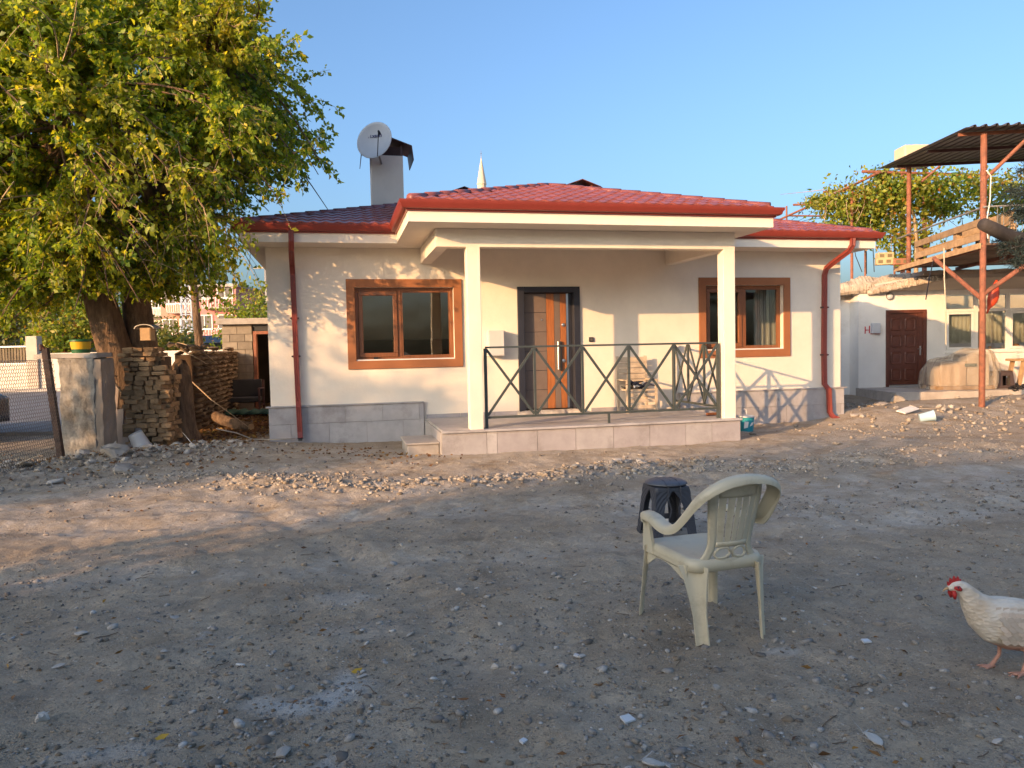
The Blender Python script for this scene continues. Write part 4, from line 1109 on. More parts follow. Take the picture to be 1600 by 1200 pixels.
for k, (x_, r_, cc) in enumerate(((3.62, 0.07, (0.5, 0.18, 0.04)), (3.82, 0.05, (0.45, 0.2, 0.05)), (4.42, 0.08, (0.5, 0.27, 0.06)), (4.58, 0.09, (0.48, 0.22, 0.05)))):
    m = MB(); m.lathe([(0.001, 0), (r_ * 0.8, r_ * 0.25), (r_, r_ * 0.8), (r_ * 0.7, r_ * 1.4), (0.001, r_ * 1.5)], 14, (9.83 + x_, YW + 0.17, b + 0.06))
    tag(m.build('gourd', pm('gourd_%d' % k, cc, 0.6, 0.2), smooth=True), ('reddish gourd leftmost on the sill inside the white window', 'small orange gourd second from left on the window sill', 'yellow orange gourd third from left behind the window', 'orange gourd rightmost on the sill behind the white window')[k], 'gourd', 'gourds on the window sill')
# little things on the wall
WLp = thing('wall_lamp', 'round glass wall lamp above the brown panelled door', 'lamp', at(1391, 463, YW - 0.05))
mb = MB(); mb.lathe([(0.001, 0), (0.10, 0), (0.11, 0.02), (0.10, 0.04)], 18, (0, 0.045, 0), Matrix.Rotation(R(90), 4, 'X')); mb.build('base', M_GALV, WLp)
mb = MB(); mb.lathe([(0.09, 0.04), (0.075, 0.08), (0.04, 0.10), (0.001, 0.105)], 18, (0, 0.045, 0), Matrix.Rotation(R(90), 4, 'X')); mb.build('globe', pm('frosted', (0.55, 0.58, 0.62), 0.25, 0.1), WLp, smooth=True)
EB = thing('meter_box', 'pale grey meter box next to the red painted letter on the white wall', 'meter box', at(1367, 521, YW - 0.002))
mb = MB(); mb.box(-0.12, 0.11, -0.12, -0.002, 0, 0.29); mb.build('case', pm('grey_plastic', (0.5, 0.52, 0.55), 0.5, 0.06), EB, bevel=0.015)
M_RED = pm('red_paint', (0.50, 0.025, 0.03), 0.7, 0.25, 30.0)
RM = thing('painted_letter', 'red letter H painted on the white wall beside the brown door', 'painted mark', at(1355, 516, YW - 0.003))
mb = MB()
for (x0, x1, z0, z1) in ((-0.075, -0.045, -0.10, 0.11), (0.045, 0.075, -0.09, 0.13), (-0.045, 0.045, -0.01, 0.02), (0.09, 0.21, -0.115, -0.09), (0.21, 0.36, -0.122, -0.098)):
    mb.hexa([Vector(p) for p in ((x0, -0.003, z0), (x1, -0.003, z0 + 0.006), (x1, 0, z0 + 0.006), (x0, 0, z0), (x0 + 0.004, -0.003, z1), (x1 + 0.004, -0.003, z1 - 0.008), (x1 + 0.004, 0, z1 - 0.008), (x0 + 0.004, 0, z1))])
mb.build('lettering', M_RED, RM)
# raised paving in front
mb = MB(); ragged(mb, -0.2, 11, -2.25, -0.01, -0.2, 0.19, 40, 0.02, 12); tag(mb.build('terrace_paving', M_CONCP, None, angle=60, loc=(9.95, YW, 0)), kind='structure')

# plastic-wrapped pile on a pallet
PP = thing('wrapped_pile', 'large pile wrapped in clear plastic sheet standing on a pallet under the window', 'wrapped pile', (11.85, 20.0, 0.19))
def sheet_mat():
    m, nt, b = nodes_of('clear_sheet')
    g = N(nt, 'ShaderNodeNewGeometry')
    nz = N(nt, 'ShaderNodeTexNoise', Scale=9.0, Detail=8.0, Distortion=2.2); nt.links.new(g.outputs['Position'], nz.inputs['Vector'])
    b.inputs['Base Color'].default_value = (0.66, 0.60, 0.52, 1); b.inputs['Roughness'].default_value = 0.13
    bp = N(nt, 'ShaderNodeBump', Strength=0.8, Distance=0.06); nt.links.new(nz.outputs[0], bp.inputs['Height']); nt.links.new(bp.outputs[0], b.inputs['Normal'])
    t = N(nt, 'ShaderNodeBsdfTransparent'); t.inputs[0].default_value = (0.92, 0.88, 0.82, 1)
    mx = N(nt, 'ShaderNodeMixShader'); mx.inputs[0].default_value = 0.74
    nt.links.new(b.outputs[0], mx.inputs[1]); nt.links.new(t.outputs[0], mx.inputs[2]); nt.links.new(mx.outputs[0], nt.nodes['Material Output'].inputs[0])
    return m
M_SHEET = sheet_mat()
for k in range(3):
    m = MB(); m.box(-0.8, 0.7, -0.42 + k * 0.36, -0.32 + k * 0.36, 0.005, 0.10); m.build('pallet_bearer', M_WOOD, PP)
m = MB(); m.box(-0.68, 0.0, -0.34, 0.34, 0.10, 0.74); m.build('carton', pm('carton', (0.48, 0.38, 0.28), 0.9, 0.15), PP, bevel=0.02)
m = MB(); m.box(0.03, 0.62, -0.30, 0.32, 0.10, 0.92); m.build('carton', pm('carton2', (0.46, 0.40, 0.33), 0.9, 0.15), PP, bevel=0.02)
m = MB(); m.box(-0.05, 0.25, -0.36, -0.345, 0.60, 0.68); m.build('print_band', pm('dark_teal', (0.03, 0.08, 0.08), 0.6), PP)
vs, fs = [], []
KA, KR = 110, 28
for j in range(KR + 1):
    t = j / KR
    for k in range(KA):
        a_ = 2 * math.pi * k / KA
        ex = abs(math.cos(a_)) ** 0.6 * math.copysign(1, math.cos(a_)); ey = abs(math.sin(a_)) ** 0.6 * math.copysign(1, math.sin(a_))
        if t < 0.3: rad, z_ = t / 0.3 * 0.8, 1.0
        else: rad, z_ = 0.8 + 0.2 * math.sin((t - 0.3) / 0.7 * 2.6) + 0.10 * ((t - 0.3) / 0.7) ** 3, 1.0 - ((t - 0.3) / 0.7) ** 1.2
        fold = 1 + (0.06 * math.sin(a_ * 13 + 2 * math.sin(a_ * 3) + 3 * t) + 0.05 * math.sin(a_ * 23 - 4 * t) + 0.10 * noise.noise(Vector((math.cos(a_) * 3, math.sin(a_) * 3, t * 4)))) * min(1, t * 1.4)
        x_, y_ = 0.86 * ex * rad * fold, 0.48 * ey * rad * fold
        top = 0.80 + 0.26 * (1 / (1 + math.exp(-(x_ - 0.0) * 9))) - 0.1 * max(0, x_ - 0.55)
        vs.append((x_, y_, max(0.01, top * z_ + 0.05 * noise.noise(Vector((x_ * 5, y_ * 5, 1))) + 0.02 * math.sin(13 * x_ + 9 * y_))))
for j in range(KR):
    for k in range(KA): fs.append((j * KA + k, j * KA + (k + 1) % KA, (j + 1) * KA + (k + 1) % KA, (j + 1) * KA + k))
m = MB(); m.add(vs, fs); m.build('plastic_sheet', M_SHEET, PP, smooth=True)
# brown stool, bench end, black sack, red bag
SB = thing('brown_stool', 'dark brown plastic stool with square hole beside the wrapped pile', 'stool', at(1564, 611.5, 19.9))
M_BR = pm('dark_brown_plastic', (0.075, 0.05, 0.042), 0.5, 0.12)
def frust_side(m, rot):
    M_ = Matrix.Rotation(rot, 4, 'Z')
    o = [(-0.24, 0.0), (0.24, 0.0), (0.18, 0.52), (-0.18, 0.52)]; h = [(-0.11, 0.17), (0.11, 0.17), (0.095, 0.42), (-0.095, 0.42)]
    dy_ = lambda z_: -0.24 + 0.06 * z_ / 0.52
    vs = [M_ @ Vector((x_, dy_(z_), z_)) for x_, z_ in o + h]
    m.add(vs, [(0, 1, 5, 4), (1, 2, 6, 5), (2, 3, 7, 6), (3, 0, 4, 7)])
m = MB()
for k in range(4): frust_side(m, k * math.pi / 2)
m.build('body', M_BR, SB, solid=0.02)
m = MB(); m.box(-0.185, 0.185, -0.185, 0.185, 0.52, 0.55); m.build('seat', M_BR, SB, bevel=0.01)
TB = thing('wooden_bench', 'end of a small timber table at the right edge by the brown stool', 'table', at(1606, 603, 20.3))
m = MB(); m.box(-0.42, 0.9, -0.3, 0.3, 0.68, 0.74); m.build('tabletop', M_WOOD, TB)
for x_, y_ in ((-0.27, -0.22), (-0.27, 0.22), (0.75, -0.22), (0.75, 0.22)):
    m = MB(); m.bar((x_ - 0.13 * (1 if x_ < 0 else -1), y_, 0), (x_, y_, 0.68), 0.09, 0.07, up=(0, 1, 0)); m.build('leg', M_WOOD, TB)
heap('black_sack', 14, 0.26, 0.12, 0.2, [M_DARK, pm('black_sack', (0.012, 0.012, 0.016), 0.6, 0.3)], at(1596, 613, 19.3), 0, 'crumpled black sack on the ground at the right edge', 'sack', 8)
RB = thing('red_bag', 'orange red plastic bag hanging under the terrace strut', 'bag', at(1551, 474, 16.4))
m = MB(); rs = []
for z_, rx, ry, x_ in ((-0.22, 0.012, 0.01, -0.12), (-0.12, 0.03, 0.02, -0.09), (-0.06, 0.06, 0.05, -0.05), (0.02, 0.10, 0.08, -0.01), (0.12, 0.115, 0.09, 0.01), (0.22, 0.105, 0.08, 0.03), (0.32, 0.08, 0.06, 0.05), (0.40, 0.055, 0.04, 0.06), (0.50, 0.02, 0.02, 0.08)):
    rs.append([Vector((x_ + rx * (1 + 0.12 * math.sin(k * 2.1 + z_ * 30)) * math.cos(k * math.pi / 8), ry * math.sin(k * math.pi / 8), z_)) for k in range(16)])
m.rings(rs); m.build('sack', pm('orange_red_film', (0.62, 0.07, 0.02), 0.4, 0.2, 12.0), RB, smooth=True)

# ---------------------------------------------------------------- roof terrace on posts
TR = thing('roof_terrace', 'timber deck on rusty posts with a dark corrugated roof above it', 'terrace', (9.99, 16.03, 0), R(-8))
def part(name, mat_, fn, parent=None, **kw):
    m = MB(); fn(m); return m.build(name, mat_, parent or TR, **kw)
def lpost(x_, y_, z0, z1, r_=0.058): return part('post', M_RUST, lambda m: m.tube([(x_, y_, z0), (x_, y_, (z0 + z1) / 2), (x_, y_, z1)], r_, 12))
lpost(0.0, 0.0, hz(10, 16) - 0.1, 5.80, 0.062); lpost(0.05, 4.25, 3.3, 6.09); lpost(4.0, 0.0, 0, 5.80); lpost(4.0, 4.25, 3.3, 6.09); lpost(8, 0, 0, 5.80)
for (a_, b_, r_) in (((0.0, 0.03, 2.35), (-0.35, 1.6, 3.40), 0.05), ((0.02, 0.0, 2.45), (1.35, 0.0, 3.40), 0.05), ((0.03, 0, 4.85), (0.95, -0.1, 5.78), 0.04)):
    part('strut', M_RUST, lambda m: m.tube([a_, b_], r_, 10))
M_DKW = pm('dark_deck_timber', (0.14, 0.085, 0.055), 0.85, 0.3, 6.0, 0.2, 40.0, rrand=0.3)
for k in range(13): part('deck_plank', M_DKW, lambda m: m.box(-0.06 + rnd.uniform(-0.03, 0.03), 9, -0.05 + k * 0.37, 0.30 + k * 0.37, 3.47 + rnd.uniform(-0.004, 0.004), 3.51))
for x_ in (0.0, 1.5, 3.0, 4.5, 6.0, 7.5): part('joist', M_RUST, lambda m: m.bar((x_, -0.03, 3.425), (x_, 4.9, 3.425), 0.05, 0.08))
part('edge_board', M_WOOD, lambda m: m.box(-0.10, -0.065, -0.06, 4.9, 3.40, 3.52))
part('handrail', M_GALV, lambda m: m.tube([(-0.02, -0.1, 4.26), (-0.02, 4.9, 4.30)], 0.022, 8))
part('handrail', M_GALV, lambda m: m.tube([(-0.02, -0.06, 4.27), (9, -0.06, 4.27)], 0.018, 8))
for k in range(24): part('baluster', M_GALV, lambda m: m.tube([(0.25 + k * 0.12, -0.06, 3.51), (0.25 + k * 0.12, -0.06, 4.25)], 0.006, 5))
# purlins, corrugated sheets
for (x0, y_, z_) in ((-0.45, 0.12, 5.83), (-0.3, 2.1, 5.97), (-0.25, 4.25, 6.12)): part('purlin', M_RUST if y_ < 1 else M_CAP, lambda m: m.bar((x0, y_, z_), (9, y_, z_), 0.05, 0.07))
M_CORR = pm('dark_corrugated_sheet', (0.10, 0.085, 0.078), 0.5, 0.25, 3.0, 0.1, 40.0, metal=0.2)
for k in range(9):
    rs = []
    x0 = -0.5 + k * 1.04
    for y_ in (-0.35, 2.3, 5.0):
        top, bot = [], []
        for j in range(6):
            for dx_, dz in ((0, 0), (0.14, 0), (0.155, 0.045), (0.195, 0.045)) if j < 5 else ((0, 0), (0.02, 0.001)):
                top.append(Vector((x0 + j * 0.21 + dx_, y_, 5.86 + 0.072 * (y_ + 0.35) + dz))); 
        bot = [p + Vector((0, 0, -0.006)) for p in reversed(top)]
        rs.append(top + bot)
    part('roof_sheet', M_CORR, lambda m: m.rings(rs))
part('white_flex', pm('white_flex', (0.7, 0.66, 0.58), 0.6), lambda m: m.tube([(0.02, -0.07, 5.02), (0.10, -0.09, 4.9), (0.09, -0.09, 4.4), (0.02, -0.08, 3.9), (0.06, -0.08, 3.6)], 0.012, 6))
part('hanging_cable', M_DARK, lambda m: m.tube([(-0.9, 0.6, 2.4), (-0.6, 1.2, 2.9), (-0.35, 1.6, 3.4)], 0.012, 6))
part('rope', pm('pale_rope', (0.55, 0.47, 0.35), 0.9), lambda m: m.tube([(-0.75, 0.05, 3.45), (-0.76, 0.0, 2.8), (-0.73, 0.0, 2.2), (-0.72, 0.0, 1.4)], 0.012, 6))
# pallet bench standing along the deck edge
PBn = thing('pallet_bench', 'timber pallet bench standing along the left edge of the terrace deck', 'bench', TR.matrix_basis @ Vector((0.12, 0.15, 3.515)) if False else (9.99 + 0.12 * math.cos(R(-8)) - 0.15 * math.sin(R(-8)), 16.03 + 0.12 * math.sin(R(-8)) + 0.15 * math.cos(R(-8)), 3.515), R(-8))
for k, y_ in enumerate((0.05, 1.35, 3.55)): part('post', M_WOOD, lambda m: m.box(-0.06, 0.06, y_ - 0.09, y_ + 0.09, 0, 0.56), PBn)
for z0 in (0.10, 0.40): part('slat', M_WOOD, lambda m: m.box(-0.095, -0.062, -0.03, 3.65, z0, z0 + 0.15), PBn)
part('slat', M_WOOD, lambda m: m.box(0.062, 0.60, 0.0, 3.6, 0.30, 0.33), PBn)
part('backrest', M_WOOD, lambda m: m.box(0.70, 0.74, 0.4, 2.8, 0.45, 0.75), PBn)
for x_ in (0.62,):
    for y_ in (0.2, 1.8, 3.4): part('leg', M_WOOD, lambda m: m.box(x_, x_ + 0.08, y_, y_ + 0.1, 0, 0.45), PBn)
# hollow blocks on the roof edge, tank behind
M_BLK = pm('yellow_block', (0.50, 0.38, 0.21), 0.9, 0.12, 5.0, 0.3, 60.0)
for k, (px_, py_, Y_, mt, lb) in enumerate(((1381, 414, 20.6, M_BLK, 'lower yellowish concrete block on the ragged roof edge'), (1382, 405, 20.62, M_BLK, 'upper yellowish concrete block resting on another on the roof edge'), (1406, 414, 20.5, pm('red_brick', (0.36, 0.16, 0.09), 0.9, 0.2), 'red clay block beside the yellow blocks on the roof edge'))):
    m = MB(); m.box(-0.21, 0.21, -0.1, 0.1, 0, 0.17)
    bb_ = m.build('building_block', mt, None, bevel=0.01, loc=at(px_, py_, Y_), rot=(0, 0, R(-14 + 9 * k)))
    tag(bb_, lb, 'building block')
    for s in (-0.1, 0.1):
        m = MB(); m.box(s - 0.06, s + 0.06, -0.101, -0.09, 0.04, 0.13); m.build('cell', pm('block_cell', (0.2, 0.15, 0.08), 0.9), bb_)
WTk = thing('water_tank', 'beige rooftop water tank half hidden behind the corrugated terrace roof', 'water tank', at(1428, 262, 28.0))
m = MB(); m.box(-0.55, 0.55, -0.4, 0.4, 0.0, 0.75); m.build('tank_body', pm('beige_tank', (0.60, 0.50, 0.34), 0.6, 0.08), WTk, bevel=0.06)
m = MB(); m.lathe([(0.001, 0.751), (0.2, 0.751), (0.19, 0.80), (0.001, 0.81)], 16); m.build('lid', pm('beige_tank', (0.60, 0.50, 0.34)), WTk)
for x_ in (-0.4, 0.4):
    m = MB(); m.bar((x_, 0, -7.3), (x_, 0, 0), 0.12); m.build('stand_leg', M_RUST, WTk)

# ---------------------------------------------------------------- vine pergola behind the house
PG = thing('vine_pergola', 'rusty pipe pergola rising behind the red roof and carrying a grape vine', 'pergola', at(1331, 560, 24.0) * 1.0)
PGo = PG.location.copy()
def pp(px_, py_, Y_): return at(px_, py_, Y_) - PGo
def pipe(a_, b_, r_=0.04, name='rail'): 
    m = MB(); m.tube([a_, b_], r_, 8); m.build(name, M_RUST, PG)
def vpost(px_, py_, Y_, r_=0.045):
    p = pp(px_, py_, Y_); pipe(Vector((p.x, p.y, -PGo.z)), p, r_, 'post')
vpost(1331, 293, 24.0); vpost(1352, 352, 27.0, 0.035); vpost(1229, 322, 28.0, 0.035); vpost(1398, 300, 26.0, 0.035)
pipe(pp(1214, 345, 28.0), pp(1300, 306, 25.2)); pipe(pp(1300, 306, 25.2), pp(1372, 270, 23.0)); pipe(pp(1287, 300, 26), pp(1340, 296, 24.3))
pipe(pp(1240, 320, 28), pp(1272, 319, 27)); pipe(pp(1228, 337, 28), pp(1318, 338, 28), 0.03); pipe(pp(1252, 354, 28), pp(1340, 350, 27), 0.03)
pipe(pp(1347, 268, 23.2), pp(1540, 274, 23.2), 0.045); pipe(pp(1375, 344, 25), pp(1362, 366, 25), 0.04); pipe(pp(1376, 342, 25), pp(1402, 300, 25), 0.03)
pipe(pp(1460, 348, 24), pp(1485, 305, 24), 0.035); pipe(pp(1470, 258, 22), pp(1440, 284, 22), 0.03)
for k in range(5):
    m = MB(); a_, b_ = pp(1225 + k * 14, 352 - 3 * k, 28), pp(1262 + k * 16, 322 + 4 * k, 28); m.tube([a_, (a_ + b_) / 2 + Vector((0, 0, -0.05)), b_], 0.008, 4); m.build('wire', M_DARK, PG)
for (x0, y0, x1, y1) in ((1335, 400, 1347, 425), (1362, 385, 1366, 425), (1352, 395, 1354, 428)):
    m = MB(); m.tube([pp(x0, y0 - 12, 25), pp(x0 + 2, y0, 25), pp(x1, y1, 25)], 0.014, 5); m.build('rebar', M_DARK, PG)
# ---------------------------------------------------------------- left side: pier, fence, stacked bricks, walls
def rough_box(name, dims, mat_, parent=None, loc=(0, 0, 0), rot=(0, 0, 0), cuts=14, amp=0.03, seed=0, sc=3.0):
    bm = bmesh.new(); bmesh.ops.create_cube(bm, size=1.0)
    for v in bm.verts: v.co = Vector((v.co.x * dims[0], v.co.y * dims[1], (v.co.z + 0.5) * dims[2]))
    bmesh.ops.subdivide_edges(bm, edges=bm.edges[:], cuts=cuts, use_grid_fill=True)
    for v in bm.verts:
        o = Vector((seed * 3.1, seed * 1.7, 0))
        d = noise.noise_vector(v.co * sc + o) * amp + noise.noise_vector(v.co * sc * 3.3 + o) * amp * 0.45
        v.co += d
    me = bpy.data.meshes.new(name); bm.to_mesh(me); bm.free(); me.materials.append(mat_)
    me.polygons.foreach_set('use_smooth', [True] * len(me.polygons))
    return place(name, me, parent, loc, rot)
M_PLAST = pm('grey_plaster', (0.27, 0.245, 0.21), 0.95, 0.4, 4.0, 1.0, 26.0, dirt=(0.11, 0.09, 0.065), dscale=2.6, bdist=0.02)
M_PLASTB = pm('brown_plaster', (0.30, 0.235, 0.18), 0.95, 0.2, 2.2, 0.6, 22.0)
PI = thing('masonry_pier', 'rough grey plastered wall stub between the wire fence and the tree', 'wall', (-6.70, 11.82, -0.1), R(-4))
rough_box('render', (0.56, 0.36, 1.60), M_PLAST, PI, amp=0.026, seed=2, sc=7.0, cuts=34)
rough_box('end_face', (0.13, 0.34, 1.58), M_PLASTB, PI, loc=(0.335, -0.005, 0), amp=0.022, seed=5, sc=7.0, cuts=26)
rough_box('coping', (1.0, 0.42, 0.07), M_CONC, PI, loc=(-0.16, 0.02, 1.60), amp=0.012, cuts=8, seed=7)
FP = thing('chain_link_fence', 'rusty steel post with hexagonal chain link mesh at the left edge', 'fence', (-6.73, 11.2, 0))
m = MB(); m.bar((0, 0, -0.1), (-0.17, 0.0, 1.66), 0.085, 0.07, up=(0, 1, 0)); m.build('post', pm('rusted_steel', (0.075, 0.042, 0.03), 0.8, 0.4, 12.0, 0.4, 60.0), FP)
m = MB(); m.tube([(-0.17, 0, 1.62), (-0.18, -0.06, 1.70), (-0.15, -0.14, 1.70), (-0.13, -0.17, 1.62)], 0.018, 8); m.build('hook', M_RUST, FP)
m = MB()
fd = Vector((0.13, -0.99, 0)).normalized()
nw, nh, cw, chh = 62, 30, 0.056, 0.048
for i in range(nw):
    for j in range(nh):
        a_ = i * cw; z_ = 0.03 + j * chh
        o_ = cw / 2 if j % 2 else 0
        bulge = lambda aa, zz: Vector((fd.x * aa + 0.03 * math.sin(aa * 2.1 + zz * 1.3) - 0.10 * (zz / 1.5), fd.y * aa, zz))
        p0 = bulge(a_ + o_, z_); p1 = bulge(a_ + o_, z_ + chh * 0.5); pl = bulge(a_ + o_ - cw / 2, z_ + chh); pr = bulge(a_ + o_ + cw / 2, z_ + chh)
        for q0, q1 in ((p0, p1), (p1, pl), (p1, pr)):
            d_ = (q1 - q0).normalized(); s_ = d_.cross(Vector((1, 0, 0))).normalized() * 0.0042; t_ = Vector((0.0042, 0, 0))
            m.add([q0 - s_, q0 + t_, q0 + s_, q1 - s_, q1 + t_, q1 + s_], [(0, 1, 4, 3), (1, 2, 5, 4), (2, 0, 3, 5)])
tag(m.build('wire_mesh', pm('rusty_wire', (0.17, 0.13, 0.095), 0.7, 0.3, 8.0), FP, fix=False), kind='stuff')
m = MB()
for z_ in (0.05, 1.48): m.tube([Vector((fd.x * k * 0.5 + 0.03 * math.sin(k * 1.05 + z_ * 1.3) - 0.1 * z_ / 1.5, fd.y * k * 0.5, z_)) for k in range(8)], 0.005, 5)
m.build('tension_wire', M_GALV, FP)
# things on the pier
YB = thing('yellow_tub', 'yellow and green paint tub standing on top of the grey wall stub', 'bucket', at(127, 557, 11.8))
YB.location.z = 1.575
m = MB(); m.lathe([(0.001, 0), (0.125, 0), (0.135, 0.05)], 22); m.lathe([(0.135, 0.05), (0.150, 0.17)], 22)
m2 = MB(); m2.lathe([(0.001, 0), (0.125, 0), (0.133, 0.06)], 22); m2.build('base', pm('green_plastic', (0.015, 0.10, 0.03), 0.45, 0.1), YB, angle=40)
m2 = MB(); m2.lathe([(0.133, 0.061), (0.148, 0.175)], 22); m2.build('label_band', pm('yellow_plastic', (0.62, 0.36, 0.01), 0.4, 0.1), YB, smooth=True)
m2 = MB(); m2.lathe([(0.148, 0.176), (0.158, 0.18), (0.158, 0.205), (0.14, 0.215), (0.001, 0.216)], 22); m2.build('lid', pm('green_plastic', (0.015, 0.10, 0.03)), YB, angle=40)
BLs = thing('blue_sheet', 'strip of blue plastic hanging from the top of the wall stub', 'plastic sheet', at(146, 600, 11.9))
m = MB(); rs = []
for k in range(9):
    z_ = 0.36 - 0.36 * k / 8; w = 0.10 + 0.03 * math.sin(k); 
    rs.append([Vector((-w + 0.02 * k / 8, -0.04 * math.sin(k * 0.8), z_)), Vector((0, -0.06 - 0.02 * math.sin(k), z_)), Vector((w * 0.8, 0.0, z_ + 0.05)), Vector((0, -0.05, z_))])
m.rings(rs); m.build('sheet', pm('blue_film', (0.015, 0.10, 0.25), 0.45, 0.2), BLs, smooth=True)
RT = thing('roof_tile_scrap', 'piece of ribbed brown sheet lying tilted over the blue plastic', 'tile scrap', at(158, 575, 12.1), R(-20))
RT.rotation_euler = (R(-25), R(28), R(-15))
for k in range(5):
    m = MB(); m.box(-0.22, 0.22, -0.15 + k * 0.062, -0.15 + k * 0.062 + 0.056, 0, 0.022); m.build('slat', M_WOOD, RT)
BH = thing('bird_box', 'wooden nest box with rounded roof fixed to the tree trunk', 'bird box', at(231, 532, 12.62))
BH.scale = (0.78, 0.78, 0.8)
m = MB(); m.box(-0.115, 0.115, -0.1, 0.1, 0, 0.26); m.build('box', M_WOOD, BH, bevel=0.006)
m = MB(); 
arc_ = [(0.21 * math.cos(R(a_)), 0.25 + 0.085 * math.sin(R(a_))) for a_ in range(0, 181, 20)]
m.prism(arc_ + [(x_ * 0.95, z_ - 0.015) for x_, z_ in reversed(arc_)], -0.16, 0.16, lambda a_, b_, t: Vector((a_, t, b_))); m.build('roof', M_GALV, BH)
m = MB(); m.box(0.08, 0.10, -0.108, -0.101, 0.02, 0.24); m.build('batten', M_WOOD, BH)

M_PALEB = pm('grey_board', (0.27, 0.20, 0.135), 0.9, 0.3, 8.0, 0.3, 30.0, stretch=(4, 4, 0.4))
# stacked mud bricks
M_MUD = pm('mud_brick', (0.36, 0.225, 0.115), 0.95, 0.25, 7.0, 0.7, 30.0, rrand=0.38, bdist=0.02)
def brick_mesh(seed, dims=(0.21, 0.12, 0.07)):
    bm = bmesh.new(); bmesh.ops.create_cube(bm, size=1.0)
    for v in bm.verts: v.co = Vector((v.co.x * dims[0], v.co.y * dims[1], v.co.z * dims[2]))
    bmesh.ops.subdivide_edges(bm, edges=bm.edges[:], cuts=1, use_grid_fill=True)
    r_ = random.Random(seed)
    for v in bm.verts: v.co += Vector((r_.uniform(-1, 1), r_.uniform(-1, 1), r_.uniform(-1, 1))) * 0.010; v.co *= (1 - 0.06 * (v.co.length > 0.11))
    me = bpy.data.meshes.new('brick'); bm.to_mesh(me); bm.free(); me.materials.append(M_MUD)
    return me
BRK = [brick_mesh(k, (0.21 - 0.02 * (k % 3), 0.13, 0.062 + 0.006 * (k % 4))) for k in range(8)]
BS = thing('brick_stack', 'tall stack of loose mud bricks standing beside the tree trunk', 'brick stack', (-6.02, 12.62, 0.04), R(4))
m = MB(); m.box(-0.27, 0.24, -0.2, 0.25, 0, 1.45); m.build('core', pm('dark_mud', (0.10, 0.06, 0.035), 0.95, 0.3), BS)
z_ = 0.03; row = 0
while z_ < 1.60:
    x_ = -0.34 + rnd.uniform(-0.05, 0.06)
    xr = 0.31 + rnd.uniform(-0.05, 0.04) - (0.0 if z_ < 1.15 else (z_ - 1.15) * 0.5)
    while x_ < xr - 0.05:
        w = rnd.uniform(0.12, 0.23)
        place('brick', BRK[rnd.randrange(8)], BS, (x_ + w / 2, -0.27 + rnd.uniform(-0.035, 0.02), z_ + rnd.uniform(-0.008, 0.008)), (rnd.uniform(-.06, .06), rnd.uniform(-.07, .07), rnd.uniform(-.32, .32)), (w / 0.2, 1, rnd.uniform(0.75, 1.15)))
        x_ += w + 0.012
    for y_ in (-0.12, 0.06, 0.22):
        place('brick', BRK[rnd.randrange(8)], BS, (xr - 0.05 + rnd.uniform(-0.02, 0.02), y_, z_), (rnd.uniform(-.05, .05), rnd.uniform(-.05, .05), R(90) + rnd.uniform(-.2, .2)))
    z_ += 0.077; row += 1
# dry stone wall running back to the shed
M_DST = pm('brown_stone', (0.22, 0.155, 0.10), 0.95, 0.3, 6.0, 0.7, 30.0, rrand=0.4, bdist=0.02)
def hull_rock(seed, npt=15, flat=0.7):
    r_ = random.Random(seed); bm = bmesh.new()
    for k in range(npt):
        d_ = Vector((r_.gauss(0, 1), r_.gauss(0, 1), r_.gauss(0, 1))).normalized() * r_.uniform(0.75, 1.05)
        bm.verts.new((d_.x, d_.y, d_.z * flat))
    h_ = bmesh.ops.convex_hull(bm, input=bm.verts)
    bmesh.ops.delete(bm, geom=[v for v in h_['geom_interior'] if isinstance(v, bmesh.types.BMVert)], context='VERTS')
    return bm
def stone_mesh(seed, sub=2, rough=0.28, flat=0.7, mat_=None, name='stone', bev=0.10):
    bm = hull_rock(seed, 12 + 3 * sub, flat)
    if bev: bmesh.ops.bevel(bm, geom=bm.edges[:] + bm.verts[:], offset=bev, segments=1, affect='EDGES')
    for v in bm.verts: v.co += noise.noise_vector(v.co * 2.5 + Vector((seed * 3.3, 0, 0))) * 0.06
    me = bpy.data.meshes.new(name); bm.to_mesh(me); bm.free(); me.materials.append(mat_ or M_STONE)
    return me
DSM = [stone_mesh(k, 1, 0.3, 0.6, M_DST, 'stone') for k in range(6)]
SW = thing('dry_stone_wall', 'brown dry stone wall running back from the brick stack to the shed', 'wall', (-6.30, 14.75, 0), R(0))
wd = Vector((-0.22, 1.0, 0)).normalized(); wl = 6.0
ang = math.atan2(wd.y, wd.x)
m = MB(); m.box(0, wl, -0.05, 0.25, -0.1, 1.52, Matrix.Rotation(ang, 4, 'Z')); m.build('core', pm('dark_mud', (0.10, 0.06, 0.035)), SW)
nst = 0; z_ = 0.03
while z_ < 1.62:
    u_ = rnd.uniform(0, 0.15)
    while u_ < wl:
        w = rnd.uniform(0.18, 0.40)
        p = wd * (u_ + w / 2) + Vector((wd.y, -wd.x, 0)) * 0.07
        top_ = 1.62 - 0.12 * math.sin(u_ * 1.3) ** 2
        if z_ < top_:
            place('stone', DSM[rnd.randrange(6)], SW, (p.x, p.y, z_ + 0.05), (rnd.uniform(-.1, .1), rnd.uniform(-.1, .1), ang + rnd.uniform(-.15, .15)), (w * 0.62, 0.13, rnd.uniform(0.085, 0.105))); nst += 1
        u_ += w
    z_ += 0.105
# second heap of bricks on the wall top near the tree
for k in range(14):
    place('stone', DSM[rnd.randrange(6)], SW, (-0.12 + rnd.uniform(-0.25, 0.3), 0.12 + rnd.uniform(-0.15, 0.3), 1.56 + rnd.uniform(0, 0.16)), (rnd.uniform(-.5, .5), rnd.uniform(-.5, .5), rnd.uniform(0, 3)), (0.14, 0.10, 0.09))
